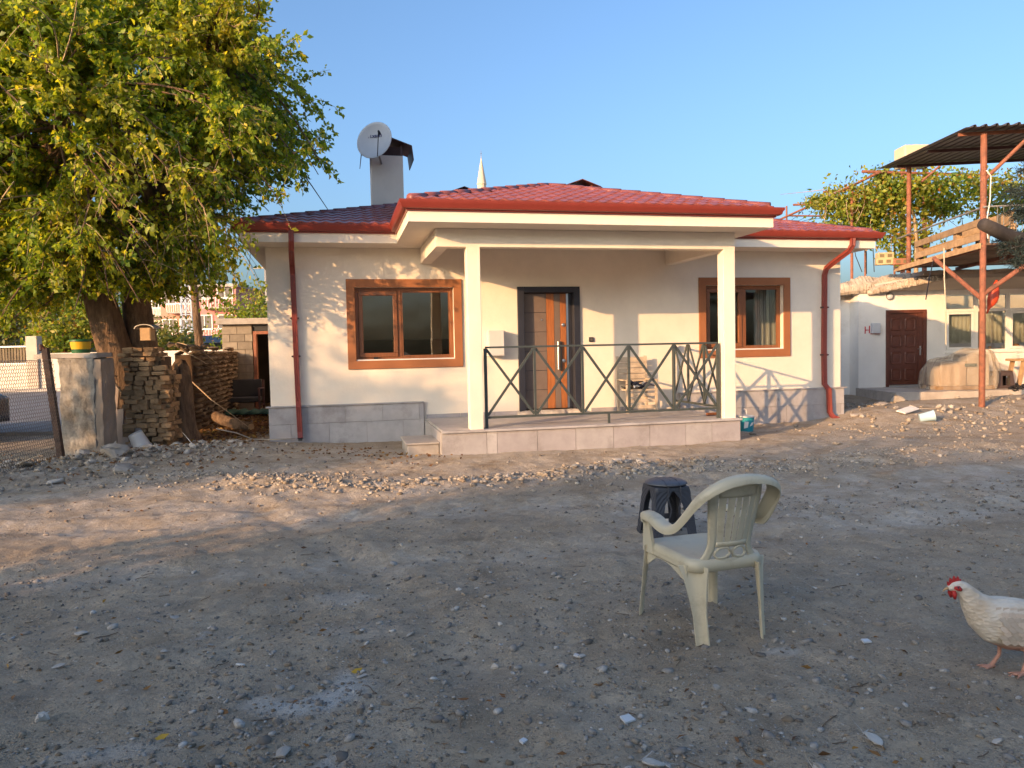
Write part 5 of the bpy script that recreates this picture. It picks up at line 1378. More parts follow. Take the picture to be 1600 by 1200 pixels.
# dead stump and log, old timber post
SM = thing('tree_stump', 'broken grey brown stump standing between brick stack and stone wall', 'stump', (-5.80, 13.35, -0.05))
m = MB(); rs = []
for z_, r_ in ((0, 0.32), (0.08, 0.25), (0.25, 0.19), (0.6, 0.165), (1.0, 0.17), (1.25, 0.155), (1.38, 0.10)):
    rs.append([Vector((r_ * (1 + 0.16 * math.sin(k * 1.7 + 1.2 * z_) + 0.09 * math.sin(k * 4.1)) * math.cos(k * math.pi / 10) - 0.04 * z_, r_ * math.sin(k * math.pi / 10), z_ + (0.12 * math.sin(k * 2.3) if z_ > 1.2 else 0))) for k in range(20)])
m.rings(rs); m.build('trunk', M_BARK, SM, smooth=True)
LG = thing('fallen_log', 'short brown log lying on leaf litter beside the stump', 'log', (-5.75, 15.0, 0.12), R(-25))
m = MB(); m.tube([(-0.3, 0, 0.18), (0, 0, 0.08), (0.35, 0, 0.0), (0.7, 0, -0.03)], [0.10, 0.11, 0.10, 0.085], 12); m.build('wood', M_BARK, LG, smooth=True)
m = MB(); m.lathe([(0.001, 0), (0.084, 0), (0.08, 0.004), (0.001, 0.006)], 12, (0.70, 0, -0.03), Matrix.Rotation(R(90), 4, 'Y')); m.build('cut_end', M_WOOD, LG)
PO = thing('timber_post', 'tall weathered round timber post rising beside the stone wall', 'post', at(318, 640, 17.5))
PO.location.z = 0
m = MB(); m.tube([(0, 0, -0.1), (-0.03, 0, 1.6), (-0.12, 0, 3.3)], [0.10, 0.095, 0.08], 12); m.build('pole', M_BARK, PO, smooth=True)
for k, (px_, py_, Y_, pts) in enumerate(((282, 555, 14.4, ((0, 0, 0.1), (0.25, -0.1, 0.0), (0.5, -0.1, -0.15))), (300, 550, 15.5, ((-0.3, 0, 0.2), (0.1, 0, 0.1), (0.55, -0.1, -0.25))), (205, 640, 12.4, ((-0.25, 0, 0.45), (0, 0, 0.05), (0.25, 0, -0.45))), (330, 640, 14.6, ((-0.5, 0, 0.7), (0, 0, 0.2), (0.8, -0.2, -0.35))))):
    m = MB(); m.tube(pts, [0.012, 0.012, 0.007], 6)
    tag(m.build('branch', M_TWIG, None, smooth=True, loc=at(px_, py_, Y_)), ('pale crooked branch sticking out over the brick stack top', 'bare branch poking from the dark stone wall', 'straight stick leaning on the two stone slabs', 'long thin branch leaning down to the leaf litter')[k], 'branch')
for k, (px_, py_, Y_, w, h, ln, rl, lb) in enumerate(((160, 700, 12.75, 0.14, 1.25, -6, -3, 'tall grey timber board leaning behind the wall stub'), (172, 690, 12.95, 0.20, 0.95, -10, 8, 'wide weathered board leaning against the tree base'), (190, 690, 12.9, 0.10, 0.80, -16, 20, 'short board leaning tilted before the tree base'))):
    m = MB(); m.box(-w / 2, w / 2, -0.016, 0.016, 0, h)
    o = m.build('timber_board', M_PALEB if k else M_BARK, None, bevel=0.004, loc=at(px_, py_, Y_)); o.location.z = 0.02; o.rotation_euler = (R(ln), R(rl), R(-8)); tag(o, lb, 'board')
# leaning slabs, white bucket
M_SLAB = pm('pinkish_stone_slab', (0.34, 0.27, 0.235), 0.8, 0.15, 3.0, 0.2, 40.0)
def slabt(px_, py_, Y_, w, h, lean, rz, roll, label):
    m = MB(); m.box(-w / 2, w / 2, -0.02, 0.02, 0, h)
    o = m.build('stone_slab', M_SLAB, None, bevel=0.006, loc=at(px_, py_, Y_)); o.rotation_euler = (R(lean), R(roll), R(rz)); return tag(o, label, 'stone slab')
slabt(180, 698, 12.35, 0.30, 0.62, -14, -10, -6, 'narrow pinkish stone slab leaning upright against the pier')
slabt(203, 700, 12.25, 0.46, 0.58, -20, -14, -14, 'square pinkish stone slab leaning tilted beside the white bucket')
slabt(170, 650, 12.6, 0.28, 0.5, -8, 5, 3, 'small pale slab standing behind the two leaning slabs')
WB = thing('white_bucket', 'dirty white plastic bucket tipped over on the rubble by the slabs', 'bucket', at(219, 694, 12.1), 0)
WB.location.z = max(WB.location.z, 0.12)
WB.rotation_euler = (R(14), R(-20), 0)
m = MB(); m.lathe([(0.11, -0.02), (0.135, 0.24), (0.148, 0.24), (0.148, 0.262), (0.138, 0.262), (0.135, 0.25), (0.105, 0.0), (0.001, -0.01), (0.001, -0.02), (0.11, -0.02)], 24, (0, 0, -0.05), Matrix.Rotation(R(180), 4, 'X') @ Matrix.Translation((0, 0, -0.2))); m.build('shell', pm('dirty_white_plastic', (0.62, 0.60, 0.57), 0.5, 0.12, 4.0), WB, angle=40)
# the block shed
SH = thing('block_shed', 'small unplastered block shed with flat roof and dark open doorway', 'shed', (-7.75, 20.3, 0), TH * 0.4)
M_CINDER = pm('cinder_block', (0.27, 0.225, 0.175), 0.95, 0.2, 6.0, 0.5, 50.0, rrand=0.25)
m = MB(); m.box(0.02, 0.76, 0.03, 0.17, 0, 2.3); m.build('mortar', pm('mortar', (0.16, 0.13, 0.10), 0.95, 0.2), SH)
CBK = []
for w in (0.38, 0.19):
    m = MB(); m.box(-w / 2, w / 2, -0.1, 0.1, -0.095, 0.095); CBK.append(m.mesh('block', M_CINDER))
for r in range(11):
    ws = [1, 0, 1] if r % 2 else [0, 0]
    u_ = 0.0
    for w in ws:
        L_ = (0.38, 0.19)[w]
        place('block', CBK[w], SH, (u_ + L_ / 2 + 0.004, 0.1 + rnd.uniform(-.004, .004), 0.1 + r * 0.205), (0, 0, rnd.uniform(-.012, .012))); u_ += L_ + 0.012
m = MB(); m.box(0, 0.15, 0.22, 3.0, 0, 2.3); m.box(0.15, 3.2, 2.85, 3.0, 0, 2.3); m.box(3.05, 3.2, 0.05, 2.85, 0, 2.3); m.box(2.0, 3.05, 0.05, 0.2, 0, 2.3); m.build('wall', pm('shed_inside', (0.10, 0.085, 0.07), 0.95, 0.2), SH)
m = MB(); m.box(-0.12, 3.3, -0.12, 3.1, 2.31, 2.47); m.build('roof', M_CONC, SH, bevel=0.01)
m = MB(); m.box(0.80, 0.88, 0.02, 0.18, 0, 2.12); m.box(1.92, 2.0, 0.02, 0.18, 0, 2.12); m.box(0.88, 1.92, 0.02, 0.18, 2.04, 2.12); m.build('door_frame', M_RUST, SH)
m = MB(); m.box(0.80, 2.0, 0.06, 0.16, 2.13, 2.3); m.build('lintel', M_DARK, SH)
AC = thing('old_armchair', 'dark old metal framed armchair standing in shade before the shed', 'chair', at(385, 636, 19.2), R(8))
AC.location.z = 0.0
M_DKF = pm('dark_fabric', (0.05, 0.048, 0.05), 0.9, 0.2)
for x_ in (-0.42, 0.38):
    for a_, b_ in (((x_, -0.3, 0), (x_, -0.3, 0.62)), ((x_, 0.3, 0), (x_, 0.3, 0.85))):
        m = MB(); m.bar(a_, b_, 0.045, up=(0, 1, 0)); m.build('leg', M_CAP, AC)
    m = MB(); m.bar((x_, -0.33, 0.635), (x_, 0.3, 0.635), 0.06, 0.03); m.build('armrest', M_CAP, AC)
    m = MB(); m.bar((x_, -0.3, 0.22), (x_, 0.3, 0.22), 0.03); m.build('stretcher', M_CAP, AC)
m = MB(); m.box(-0.39, 0.35, -0.3, 0.28, 0.30, 0.42); m.build('seat', M_DKF, AC, bevel=0.02)
m = MB(); m.box(-0.39, 0.35, 0.24, 0.32, 0.42, 0.86); m.build('backrest', M_DKF, AC, bevel=0.02)
GN = MB(); rs = []
for k in range(22):
    x_ = -0.9 + 1.8 * k / 21
    rs.append([Vector((x_, -0.35 + 0.05 * math.sin(k), 0.0)), Vector((x_, -0.15, 0.07 + 0.04 * math.sin(k * 1.7))), Vector((x_, 0.1, 0.09 + 0.04 * math.sin(k * 2.3))), Vector((x_, 0.35, 0.0))])
GN.rings(rs); tag(GN.build('green_net', pm('green_net', (0.02, 0.075, 0.05), 0.8, 0.3, 8.0), None, smooth=True, loc=at(390, 646, 18.4)), 'crumpled dark green net on the ground before the shed', 'net')
# opposite side of the street
BW = thing('boundary_wall', 'sunlit white street wall with reed panels across the road', 'wall', (-22.1, 34.9, 0))
m = MB(); m.box(-30, -0.25, 0, 0.3, 0.0, 1.28); m.box(0.25, 11.0, 0.05, 0.3, 0.0, 1.75); m.build('masonry', pm('white_street_wall', (0.66, 0.58, 0.48), 0.9, 0.08, 1.0, 0.2, 20.0), BW)
m = MB(); m.box(-0.25, 0.25, -0.06, 0.36, 0, 2.55); m.build('pillar', pm('street_pillar', (0.52, 0.42, 0.33), 0.9, 0.1), BW)
for k in range(5):
    x1 = -0.3 - k * 2.4
    m = MB(); m.box(x1 - 2.4, x1, 0.05, 0.12, 2.05, 2.12); m.box(x1 - 2.4, x1, 0.05, 0.12, 1.285, 1.33); m.box(x1 - 2.4, x1 - 2.3, 0.05, 0.12, 1.33, 2.05); fr_ = m.build('panel_frame', M_WHITE, BW)
    if k < 2:
        for j in range(17):
            m = MB(); m.box(x1 - 2.26 + j * 0.135, x1 - 2.26 + j * 0.135 + 0.095, 0.14, 0.17, 1.335, 2.045 - 0.02 * (j % 3)); m.build('slat', pm('reed', (0.20, 0.15, 0.09), 0.9, 0.3, rrand=0.3), BW)
# parked car, only its nose in view
CA = thing('parked_car', 'dark car parked beyond the wire fence with only its nose showing', 'car', (-12.0, 14.1, 0.03), 0)
M_CAR = pm('dark_car_paint', (0.055, 0.05, 0.055), 0.25, 0.05)
def carsec(x_, hw_, zb, zs, zt, tw): return [Vector((x_, -hw_, zb)), Vector((x_, -hw_ - 0.02, zs * 0.6)), Vector((x_, -hw_, zs)), Vector((x_, -tw, zt)), Vector((x_, tw, zt)), Vector((x_, hw_, zs)), Vector((x_, hw_ + 0.02, zs * 0.6)), Vector((x_, hw_, zb))]
m = MB(); m.rings([carsec(*s) for s in ((2.14, 0.62, 0.35, 0.60, 0.66, 0.5), (2.08, 0.76, 0.26, 0.72, 0.78, 0.6), (1.8, 0.84, 0.24, 0.80, 0.90, 0.66), (1.0, 0.86, 0.24, 0.90, 1.0, 0.7), (0.85, 0.86, 0.24, 0.92, 1.04, 0.7), (0.1, 0.86, 0.24, 0.92, 1.50, 0.56), (-1.2, 0.86, 0.24, 0.92, 1.50, 0.56), (-1.9, 0.85, 0.26, 0.92, 1.05, 0.62), (-2.1, 0.78, 0.3, 0.85, 0.92, 0.6))]); m.build('body', M_CAR, CA, angle=35, bevel=0.02)
for x_ in (1.38, -1.32):
    for y_ in (-0.80, 0.80):
        m = MB(); m.lathe([(0.20, -0.1), (0.30, -0.11), (0.325, -0.07), (0.325, 0.07), (0.30, 0.11), (0.20, 0.1)], 28, (x_, y_, 0.325), Matrix.Rotation(R(90), 4, 'X')); w = m.build('wheel', M_DARK, CA, angle=40)
        m = MB(); m.lathe([(0.001, 0.06), (0.19, 0.09), (0.2, 0.1), (0.2, -0.1), (0.19, -0.09), (0.001, -0.06)], 20, (x_, y_, 0.325), Matrix.Rotation(R(90), 4, 'X')); m.build('rim', M_CHROME, w, angle=40)
for y_ in (-0.64, 0.64):
    m = MB(); m.box(1.98, 2.10, y_ - 0.13, y_ + 0.13, 0.62, 0.74); m.build('headlight', pm('lamp_glass', (0.5, 0.4, 0.3), 0.15, 0.1), CA, bevel=0.03)
for y_ in (-0.8, 0.8):
    m = MB(); m.hexa([Vector(p) for p in ((0.72, y_ * 0.99, 0.98), (-1.6, y_ * 0.99, 0.98), (-1.6, y_ * 1.0, 0.98), (0.72, y_, 0.98), (0.15, y_ * 0.76, 1.42), (-1.15, y_ * 0.76, 1.42), (-1.15, y_ * 0.77, 1.42), (0.15, y_ * 0.77, 1.42))]); m.build('side_window', M_DARK, CA)
# far houses, mast, stall, wires
def far_house(name, label, x0, x1, Y, top, wallm, rows, cols, rail=True, depth=9):
    o = thing(name, label, 'building', (x0, Y, 0))
    W = x1 - x0
    m = MB(); m.box(0, W, 0, depth, 0, top); m.build('wall', wallm, o)
    m = MB(); m.box(-0.3, W + 0.3, -0.3, depth + 0.3, top + 0.005, top + 0.25); m.build('roof', M_CONCP, o)
    for r in range(rows):
        zb = 1.0 + r * 3.0
        for c in range(cols):
            xb = (c + 0.5) * W / cols
            m = MB(); 
            for (p, q, s, t) in ((xb - 0.8, xb + 0.8, zb, zb + 0.09), (xb - 0.8, xb + 0.8, zb + 1.41, zb + 1.5), (xb - 0.8, xb - 0.7, zb + 0.09, zb + 1.41), (xb + 0.7, xb + 0.8, zb + 0.09, zb + 1.41), (xb - 0.04, xb + 0.04, zb + 0.09, zb + 1.41)): m.box(p, q, -0.08, -0.005, s, t)
            w = m.build('window', M_WHITE, o)
            m = MB(); m.box(xb - 0.7, xb + 0.7, -0.03, -0.004, zb + 0.09, zb + 1.41); m.build('pane', M_GREY, w)
        if rail and r > 0:
            m = MB(); m.box(W * 0.3, W, -1.1, -0.01, zb - 0.95, zb - 0.8); bal = m.build('balcony', M_CONCP, o)
            for k in range(12):
                m = MB(); m.box(W * 0.3 + k * W * 0.063, W * 0.3 + k * W * 0.063 + 0.05, -1.08, -1.03, zb - 0.8, zb + 0.05); m.build('baluster', M_WHITE, bal)
            m = MB(); m.box(W * 0.3, W, -1.1, -1.02, zb + 0.05, zb + 0.12); m.build('handrail', M_WHITE, bal)
    return o
far_house('apartment_house', 'pink and salmon painted house with balconies seen through the tree', at(305, 550, 75).x, at(372, 550, 75).x, 75, 8.2, pm('pink_render', (0.52, 0.22, 0.20), 0.9, 0.1), 3, 2)
far_house('apartment_house', 'salmon house block with white railings behind the tree trunk', at(254, 550, 82).x, at(308, 550, 82).x, 82, 8.6, pm('salmon_render', (0.50, 0.26, 0.19), 0.9, 0.1), 3, 2)
far_house('apartment_house', 'white house with big white framed windows left of the pink ones', at(196, 550, 88).x, at(262, 550, 88).x, 88, 11.5, pm('white_render', (0.62, 0.56, 0.48), 0.9, 0.1), 3, 3)
far_house('low_shop', 'low red brown shed roofed shop right of the pink house', at(376, 550, 60).x, at(424, 550, 60).x, 60, 3.0, pm('maroon_render', (0.20, 0.06, 0.06), 0.9, 0.1), 1, 1, False)
MS = thing('lattice_mast', 'pale blue steel lattice pylon standing before the pink house', 'pylon', at(297, 545, 50)); MS.location.z = 0
M_MAST = pm('pale_blue_steel', (0.42, 0.50, 0.58), 0.6, 0.1)
for x_ in (-0.45, 0.45):
    for y_ in (-0.45, 0.45):
        m = MB(); m.bar((x_, y_, 0), (x_ * 0.5, y_ * 0.5, 8.5), 0.09, up=(0, 1, 0)); m.build('leg', M_MAST, MS)
for k in range(8):
    s0, s1 = 0.45 * (1 - 0.0625 * k), 0.45 * (1 - 0.0625 * (k + 1))
    m = MB(); z0, z1 = k * 1.05, (k + 1) * 1.05
    m.bar((-s0, -s0, z0), (s1, -s1, z1), 0.05, up=(0, 1, 0)); m.bar((s0, -s0 - 0.03, z0), (-s1, -s1 - 0.03, z1), 0.05, up=(0, 1, 0)); m.bar((-s1, -s1, z1), (s1, -s1, z1), 0.05); m.build('lacing', M_MAST, MS)
BT = thing('market_stall', 'blue tarpaulin stall standing across the street behind the stone wall', 'stall', at(285, 546, 42)); BT.location.z = 0
M_TARP = pm('blue_tarp', (0.02, 0.13, 0.32), 0.6, 0.2, 2.0)
m = MB(); m.hexa([Vector(p) for p in ((-2.6, 0, 2.0), (2.6, 0, 2.2), (2.6, 2.6, 2.7), (-2.6, 2.6, 2.5), (-2.6, 0, 2.05), (2.6, 0, 2.25), (2.6, 2.6, 2.75), (-2.6, 2.6, 2.55))]); m.build('canopy', pm('dark_tarp', (0.05, 0.06, 0.08), 0.6, 0.2), BT)
m = MB(); m.box(-0.9, 0.5, 0.1, 0.15, 0, 1.95); m.build('side_curtain', M_TARP, BT)
m = MB(); m.box(-2.5, 2.5, 2.3, 2.4, 0, 2.4); m.build('back_cloth', pm('grey_tarp', (0.2, 0.22, 0.25), 0.7, 0.3, 2.0), BT)
for x_ in (-2.5, 0, 2.5):
    m = MB(); m.bar((x_, 0.05, 0), (x_, 0.05, 2.1), 0.07, up=(0, 1, 0)); m.build('post', M_GALV, BT)
for k in range(12):
    pass
SR = thing('street_railing', 'white painted railing along the far pavement left of the blue stall', 'railing', at(230, 546, 40)); SR.location.z = 0
for k in range(16):
    m = MB(); m.box(k * 0.14, k * 0.14 + 0.05, 0, 0.05, 1.0, 1.85); m.build('baluster', M_WHITE, SR)
m = MB(); m.box(-0.05, 2.3, -0.01, 0.06, 1.85, 1.93); m.build('top_rail', M_WHITE, SR)
m = MB(); m.box(-0.05, 2.3, -0.01, 0.1, 0, 1.0); m.build('base_wall', M_CONC, SR)
UP = thing('utility_pole', 'slim grey utility pole just left of the house corner', 'pole', at(421, 550, 30)); UP.location.z = 0
m = MB(); m.tube([(0, 0, 0), (0, 0, 5.2)], [0.12, 0.09], 10); m.build('shaft', M_GALV, UP, smooth=True)
m = MB(); m.bar((-0.5, 0, 4.9), (0.5, 0, 4.9), 0.07); m.build('crossarm', M_GALV, UP)
# minaret
MN = thing('minaret', 'pale stone minaret spire rising behind the red roof', 'minaret', at(758.5, 545, 150)); MN.location.z = 0
M_MIN = pm('minaret_stone', (0.62, 0.52, 0.38), 0.8, 0.06)
zt = at(758, 239, 150).z; zb = at(758, 288, 150).z
m = MB(); m.lathe([(1.3, 0), (1.05, zb - 9), (1.0, zb - 8.5)], 16); m.build('shaft', M_MIN, MN)
m = MB(); m.lathe([(1.0, zb - 8.5), (1.6, zb - 7.6), (1.6, zb - 6.6), (1.5, zb - 6.6), (0.85, zb - 7.5)], 16); m.build('balcony', M_MIN, MN)
m = MB(); m.lathe([(0.84, zb - 7.5), (0.84, zb - 0.1), (0.98, zb)], 12); m.build('upper_shaft', M_MIN, MN)
m = MB(); m.lathe([(0.98, zb), (0.93, zb + 0.15), (0.05, zt - 0.9), (0.03, zt - 0.5)], 12); m.build('spire', M_MIN, MN)
m = MB(); m.tube([(0, 0, zt - 0.6), (0, 0, zt + 0.5)], [0.05, 0.03], 6); m.lathe([(0.001, -0.13), (0.13, 0), (0.001, 0.13)], 8, (0, 0, zt - 0.1)); m.build('finial', M_GALV, MN)
# ---------------------------------------------------------------- foliage
LEAFSTOPS = [(0.0, (0.07, 0.135, 0.014)), (0.38, (0.15, 0.235, 0.02)), (0.70, (0.31, 0.38, 0.03)), (0.90, (0.48, 0.48, 0.04)), (1.0, (0.58, 0.46, 0.045))]
M_LEAF = leaf_mat('mulberry_leaf', LEAFSTOPS, 0.5)
M_VINE = leaf_mat('vine_leaf', [(0.0, (0.08, 0.15, 0.018)), (0.5, (0.20, 0.29, 0.03)), (0.86, (0.34, 0.37, 0.04)), (0.96, (0.42, 0.28, 0.04)), (1.0, (0.36, 0.14, 0.03))], 0.4)
M_SHRUB = leaf_mat('shrub_leaf', [(0.0, (0.06, 0.10, 0.018)), (0.6, (0.16, 0.19, 0.03)), (1.0, (0.28, 0.20, 0.04))], 0.35)
M_PINE = pm('pine_needle', (0.018, 0.034, 0.030), 0.7, 0.4, 6.0)
def leaves_mesh(name, P, D, size, mat_, seed=0, wid=0.62, droop=0.5):
    "P: leaf bases, D: leaf axis directions; each leaf is a folded blade of four triangles"
    r = np.random.default_rng(seed)
    n = len(P)
    D = D / np.linalg.norm(D, axis=1, keepdims=True)
    L = size * r.uniform(0.6, 1.25, n)[:, None]
    rv = r.normal(size=(n, 3))
    S = np.cross(D, rv); S /= np.linalg.norm(S, axis=1, keepdims=True) + 1e-9
    Nn = np.cross(S, D)
    W = L * wid * 0.5
    tip = P + D * L - Nn * L * 0.12
    mid = P + D * L * 0.42
    v = np.stack([P, mid + S * W + Nn * W * 0.35, tip, mid - S * W + Nn * W * 0.35, mid], 1).reshape(-1, 3)
    b = (np.arange(n) * 5)[:, None]
    f = np.stack([b + [0, 4, 1], b + [1, 4, 2], b + [2, 4, 3], b + [3, 4, 0]], 1).reshape(-1, 3)
    return np_mesh(name, v, f, mat_)
def tubes_np(name, paths, mat_, nside=4):
    V, Fc, base = [], [], 0
    ang = np.arange(nside) * 2 * np.pi / nside
    for P, Rr in paths:
        P = np.asarray(P, float); Rr = np.asarray(Rr, float)
        T = np.gradient(P, axis=0); T /= np.linalg.norm(T, axis=1, keepdims=True) + 1e-9
        ref = np.array([0.31, 0.77, 0.55]); X = np.cross(T, ref); X /= np.linalg.norm(X, axis=1, keepdims=True) + 1e-9
        Y = np.cross(T, X)
        ring = P[:, None, :] + (X[:, None, :] * np.cos(ang)[None, :, None] + Y[:, None, :] * np.sin(ang)[None, :, None]) * Rr[:, None, None]
        V.append(ring.reshape(-1, 3)); k = len(P)
        i = np.arange(k - 1)[:, None] * nside + base; j = np.arange(nside)[None, :]; j2 = (j + 1) % nside
        Fc.append(np.stack([i + j, i + j2, i + nside + j2, i + nside + j], -1).reshape(-1, 4)); base += k * nside
    return np_mesh(name, np.concatenate(V), np.concatenate(Fc), mat_, True)
def bez(a, b, c, n):
    t = np.linspace(0, 1, n)[:, None]
    return (1 - t) ** 2 * a + 2 * t * (1 - t) * b + t * t * c

def crown(seed, forks, cen, rad, nb, ntw, nlf, lsize, reject=None, shell=(0.55, 1.02), long_shoots=40):
    "branches from the forks out to an uneven ellipsoid, twigs along them, leaves along the twigs"
    r = np.random.default_rng(seed)
    cen, rad = np.array(cen, float), np.array(rad, float)
    big, twigs, LP, LD = [], [], [], []
    limbs = []
    for k in range(11):
        d = r.normal(size=3); d[2] = abs(d[2]) * 0.8 - 0.1; d /= np.linalg.norm(d)
        f = np.array(forks[k % len(forks)], float)
        e = cen + d * rad * r.uniform(0.45, 0.7)
        m_ = (f + e) / 2 + np.array([0, 0, 0.5]) + r.normal(size=3) * 0.2
        p = bez(f, m_, e, 9); limbs.append(p)
        big.append((p, np.linspace(0.13, 0.035, 9)))
    allp = np.concatenate(limbs)
    for k in range(nb):
        d = r.normal(size=3); d /= np.linalg.norm(d)
        q = r.uniform(*shell) * (0.82 + 0.36 * noise.noise(Vector(d * 1.9) + Vector((seed, 0, 0))) + 0.1)
        e = cen + d * rad * q
        if reject is not None and (reject(e[None])[0] or e[0] > -2.75): continue
        dist = np.linalg.norm(allp - e, axis=1)
        st = allp[np.argsort(dist)[r.integers(0, 5)]]
        ln = np.linalg.norm(e - st)
        m_ = (st + e) / 2 + r.normal(size=3) * 0.12 * ln + np.array([0, 0, 0.16 * ln])
        e2 = e + np.array([0, 0, -0.12 * ln])
        p = bez(st, m_, e2, 8)
        big.append((p, np.linspace(0.028, 0.007, 8)))
        for j in range(ntw):
            t = r.uniform(0.25, 1.0); i = min(6, int(t * 7)); b0 = p[i] + (p[i + 1] - p[i]) * (t * 7 - i)
            dd = (p[min(7, i + 1)] - p[i]); dd = dd / (np.linalg.norm(dd) + 1e-9) + r.normal(size=3) * 0.75 + d * 0.3
            dd /= np.linalg.norm(dd); L = r.uniform(0.25, 0.75)
            tp = bez(b0, b0 + dd * L * 0.5 + [0, 0, 0.04], b0 + dd * L + [0, 0, -0.18 * L], 5)
            if reject is not None and reject(tp[-1:])[0]: continue
            twigs.append((tp, np.linspace(0.006, 0.0025, 5)))
            m = r.integers(nlf // 2, nlf + 1)
            s = r.uniform(0.15, 1.0, m); ii = np.minimum(3, (s * 4).astype(int)); pos = tp[ii] + (tp[ii + 1] - tp[ii]) * (s * 4 - ii)[:, None]
            LP.append(pos + r.normal(size=(m, 3)) * 0.03)
            ld = dd[None] * 0.5 + r.normal(size=(m, 3)) * 0.65 + np.array([0, 0, -0.55]); LD.append(ld)
    for k in range(long_shoots):   # bare pale shoots reaching out of the crown
        d = r.normal(size=3); d /= np.linalg.norm(d)
        e = cen + d * rad * r.uniform(0.6, 0.85)
        e2 = cen + d * rad * r.uniform(0.98, 1.14) + r.normal(size=3) * 0.25
        if d[0] > 0.45 or (reject is not None and reject(np.stack([e, e2])).any()): continue
        tp = bez(e, (e + e2) / 2 + r.normal(size=3) * 0.12, e2, 6); twigs.append((tp, np.linspace(0.014, 0.005, 6)))
        m = 9; s = r.uniform(0.2, 1, m); ii = np.minimum(4, (s * 5).astype(int)); LP.append(tp[ii] + r.normal(size=(m, 3)) * 0.04); LD.append(r.normal(size=(m, 3)) + d[None] * 0.5 + [0, 0, -0.5])
    LP, LD = np.concatenate(LP), np.concatenate(LD)
    if reject is not None:
        k = ~reject(LP); LP, LD = LP[k], LD[k]
    return big, twigs, LP, LD
cth, sth = math.cos(TH), math.sin(TH)
def in_house(P, mg=0.15):
    x = P[:, 0] - HO.x; y = P[:, 1] - HO.y
    u = x * cth + y * sth; v = x * sth - y * cth
    low = P[:, 2] < (2.32 + 0.22 * np.sin(P[:, 0] * 2.3 + 1.0) + 0.35 * np.exp(-((P[:, 0] + 6.6) / 0.6) ** 2) - 0.75 * np.clip(-7.4 - P[:, 0], 0, 1.2)) if mg > 0 else np.zeros(len(P), bool)
    return low | (u > -0.62 - mg) & (u < 11.6 + mg) & (v > -9.8) & (v < 0.9 + mg) & (P[:, 2] < 3.75 + 0.3 * np.clip(u + 0.4, 0, 5)) | ((u > -0.2) & (u < 11.4) & (v > -9.5) & (v < 0.8 + mg) & (P[:, 2] < 4.4))
MT = thing('mulberry_tree', 'large leaning old tree with yellow green crown at the left of the house', 'tree', (-6.75, 13.3, 0))
to = np.array([-6.75, 13.3, 0])
def tp_(px, py, Y): return at(px, py, Y) - Vector(to)
forks = []
def gnarl(name, pts, rads, seed):
    vs, fs = [], []
    r_ = random.Random(seed); n = 26
    P_ = crom([Vector(p) for p in pts], 6); K = len(P_)
    for i, p in enumerate(P_):
        t = i / (K - 1); f_ = t * (len(rads) - 1); a_ = int(min(len(rads) - 2, f_)); rr = rads[a_] + (rads[a_ + 1] - rads[a_]) * (f_ - a_)
        d = (P_[min(i + 1, K - 1)] - P_[max(i - 1, 0)]).normalized(); x_ = d.cross(Vector((0, 1, 0.2))).normalized(); y_ = x_.cross(d)
        for k in range(n):
            an = 2 * math.pi * k / n
            rid = 0.10 * noise.noise(Vector((math.cos(an) * 2.2, math.sin(an) * 2.2, t * 1.5 + seed))) + 0.06 * noise.noise(Vector((math.cos(an) * 6, math.sin(an) * 6, t * 3 + seed))) + 0.035 * abs(math.sin(an * 7 + 2 * noise.noise(Vector((0, seed, t * 4)))))
            vs.append(p + (x_ * math.cos(an) + y_ * math.sin(an)) * rr * (1 + rid))
    for i in range(K - 1):
        for k in range(n): fs.append((i * n + k, i * n + (k + 1) % n, (i + 1) * n + (k + 1) % n, (i + 1) * n + k))
    m = MB(); m.add(vs, fs); return m.build(name, M_BARK, MT, smooth=True)
gnarl('trunk', [tp_(226, 712, 13.2), tp_(214, 660, 13.2), tp_(196, 600, 13.15), tp_(178, 545, 13.1), tp_(162, 490, 13.0), tp_(146, 440, 12.9), tp_(125, 385, 12.7), tp_(110, 320, 12.4)], [0.42, 0.31, 0.27, 0.26, 0.25, 0.22, 0.17, 0.12], 1)
gnarl('limb', [tp_(225, 640, 13.4), tp_(224, 590, 13.45), tp_(221, 535, 13.45), tp_(214, 485, 13.4), tp_(211, 440, 13.2), tp_(228, 385, 13.0), tp_(250, 320, 12.6)], [0.30, 0.27, 0.25, 0.23, 0.21, 0.16, 0.11], 5)
forks = [np.array(tp_(112, 330, 12.5)) + to, np.array(tp_(248, 330, 12.7)) + to, np.array(tp_(146, 440, 12.9)) + to, np.array(tp_(211, 440, 13.2)) + to]
big, tw, LP, LD = crown(5, forks, (-6.45, 12.35, 5.0), (3.95, 3.15, 3.45), 660, 12, 36, 0.115, in_house, long_shoots=190)
thin = (LP[:, 0] > -5.9) & (LP[:, 2] < 4.3) & (np.random.default_rng(3).uniform(size=len(LP)) < 0.62 * sst(0.40, 0.60, fbm(LP[:, 0] + 3 * LP[:, 1], LP[:, 2], 2.2, 70, 2)) + 0.2)
LP, LD = LP[~thin], LD[~thin]
r8 = np.random.default_rng(8)
place('branches', tubes_np('branches', [(p - to, q) for p, q in big], M_BARK, 5), MT)
place('twigs', tubes_np('twigs', [(p - to, q) for p, q in tw], M_TWIG, 3), MT)
place('crown', leaves_mesh('crown', LP - to, LD, 0.098, M_LEAF, 1), MT)
CROWN_N = len(LP)
A = lambda px_, py_, Y_: np.array(at(px_, py_, Y_))
rh = np.random.default_rng(77); HP, HD, HT = [], [], []
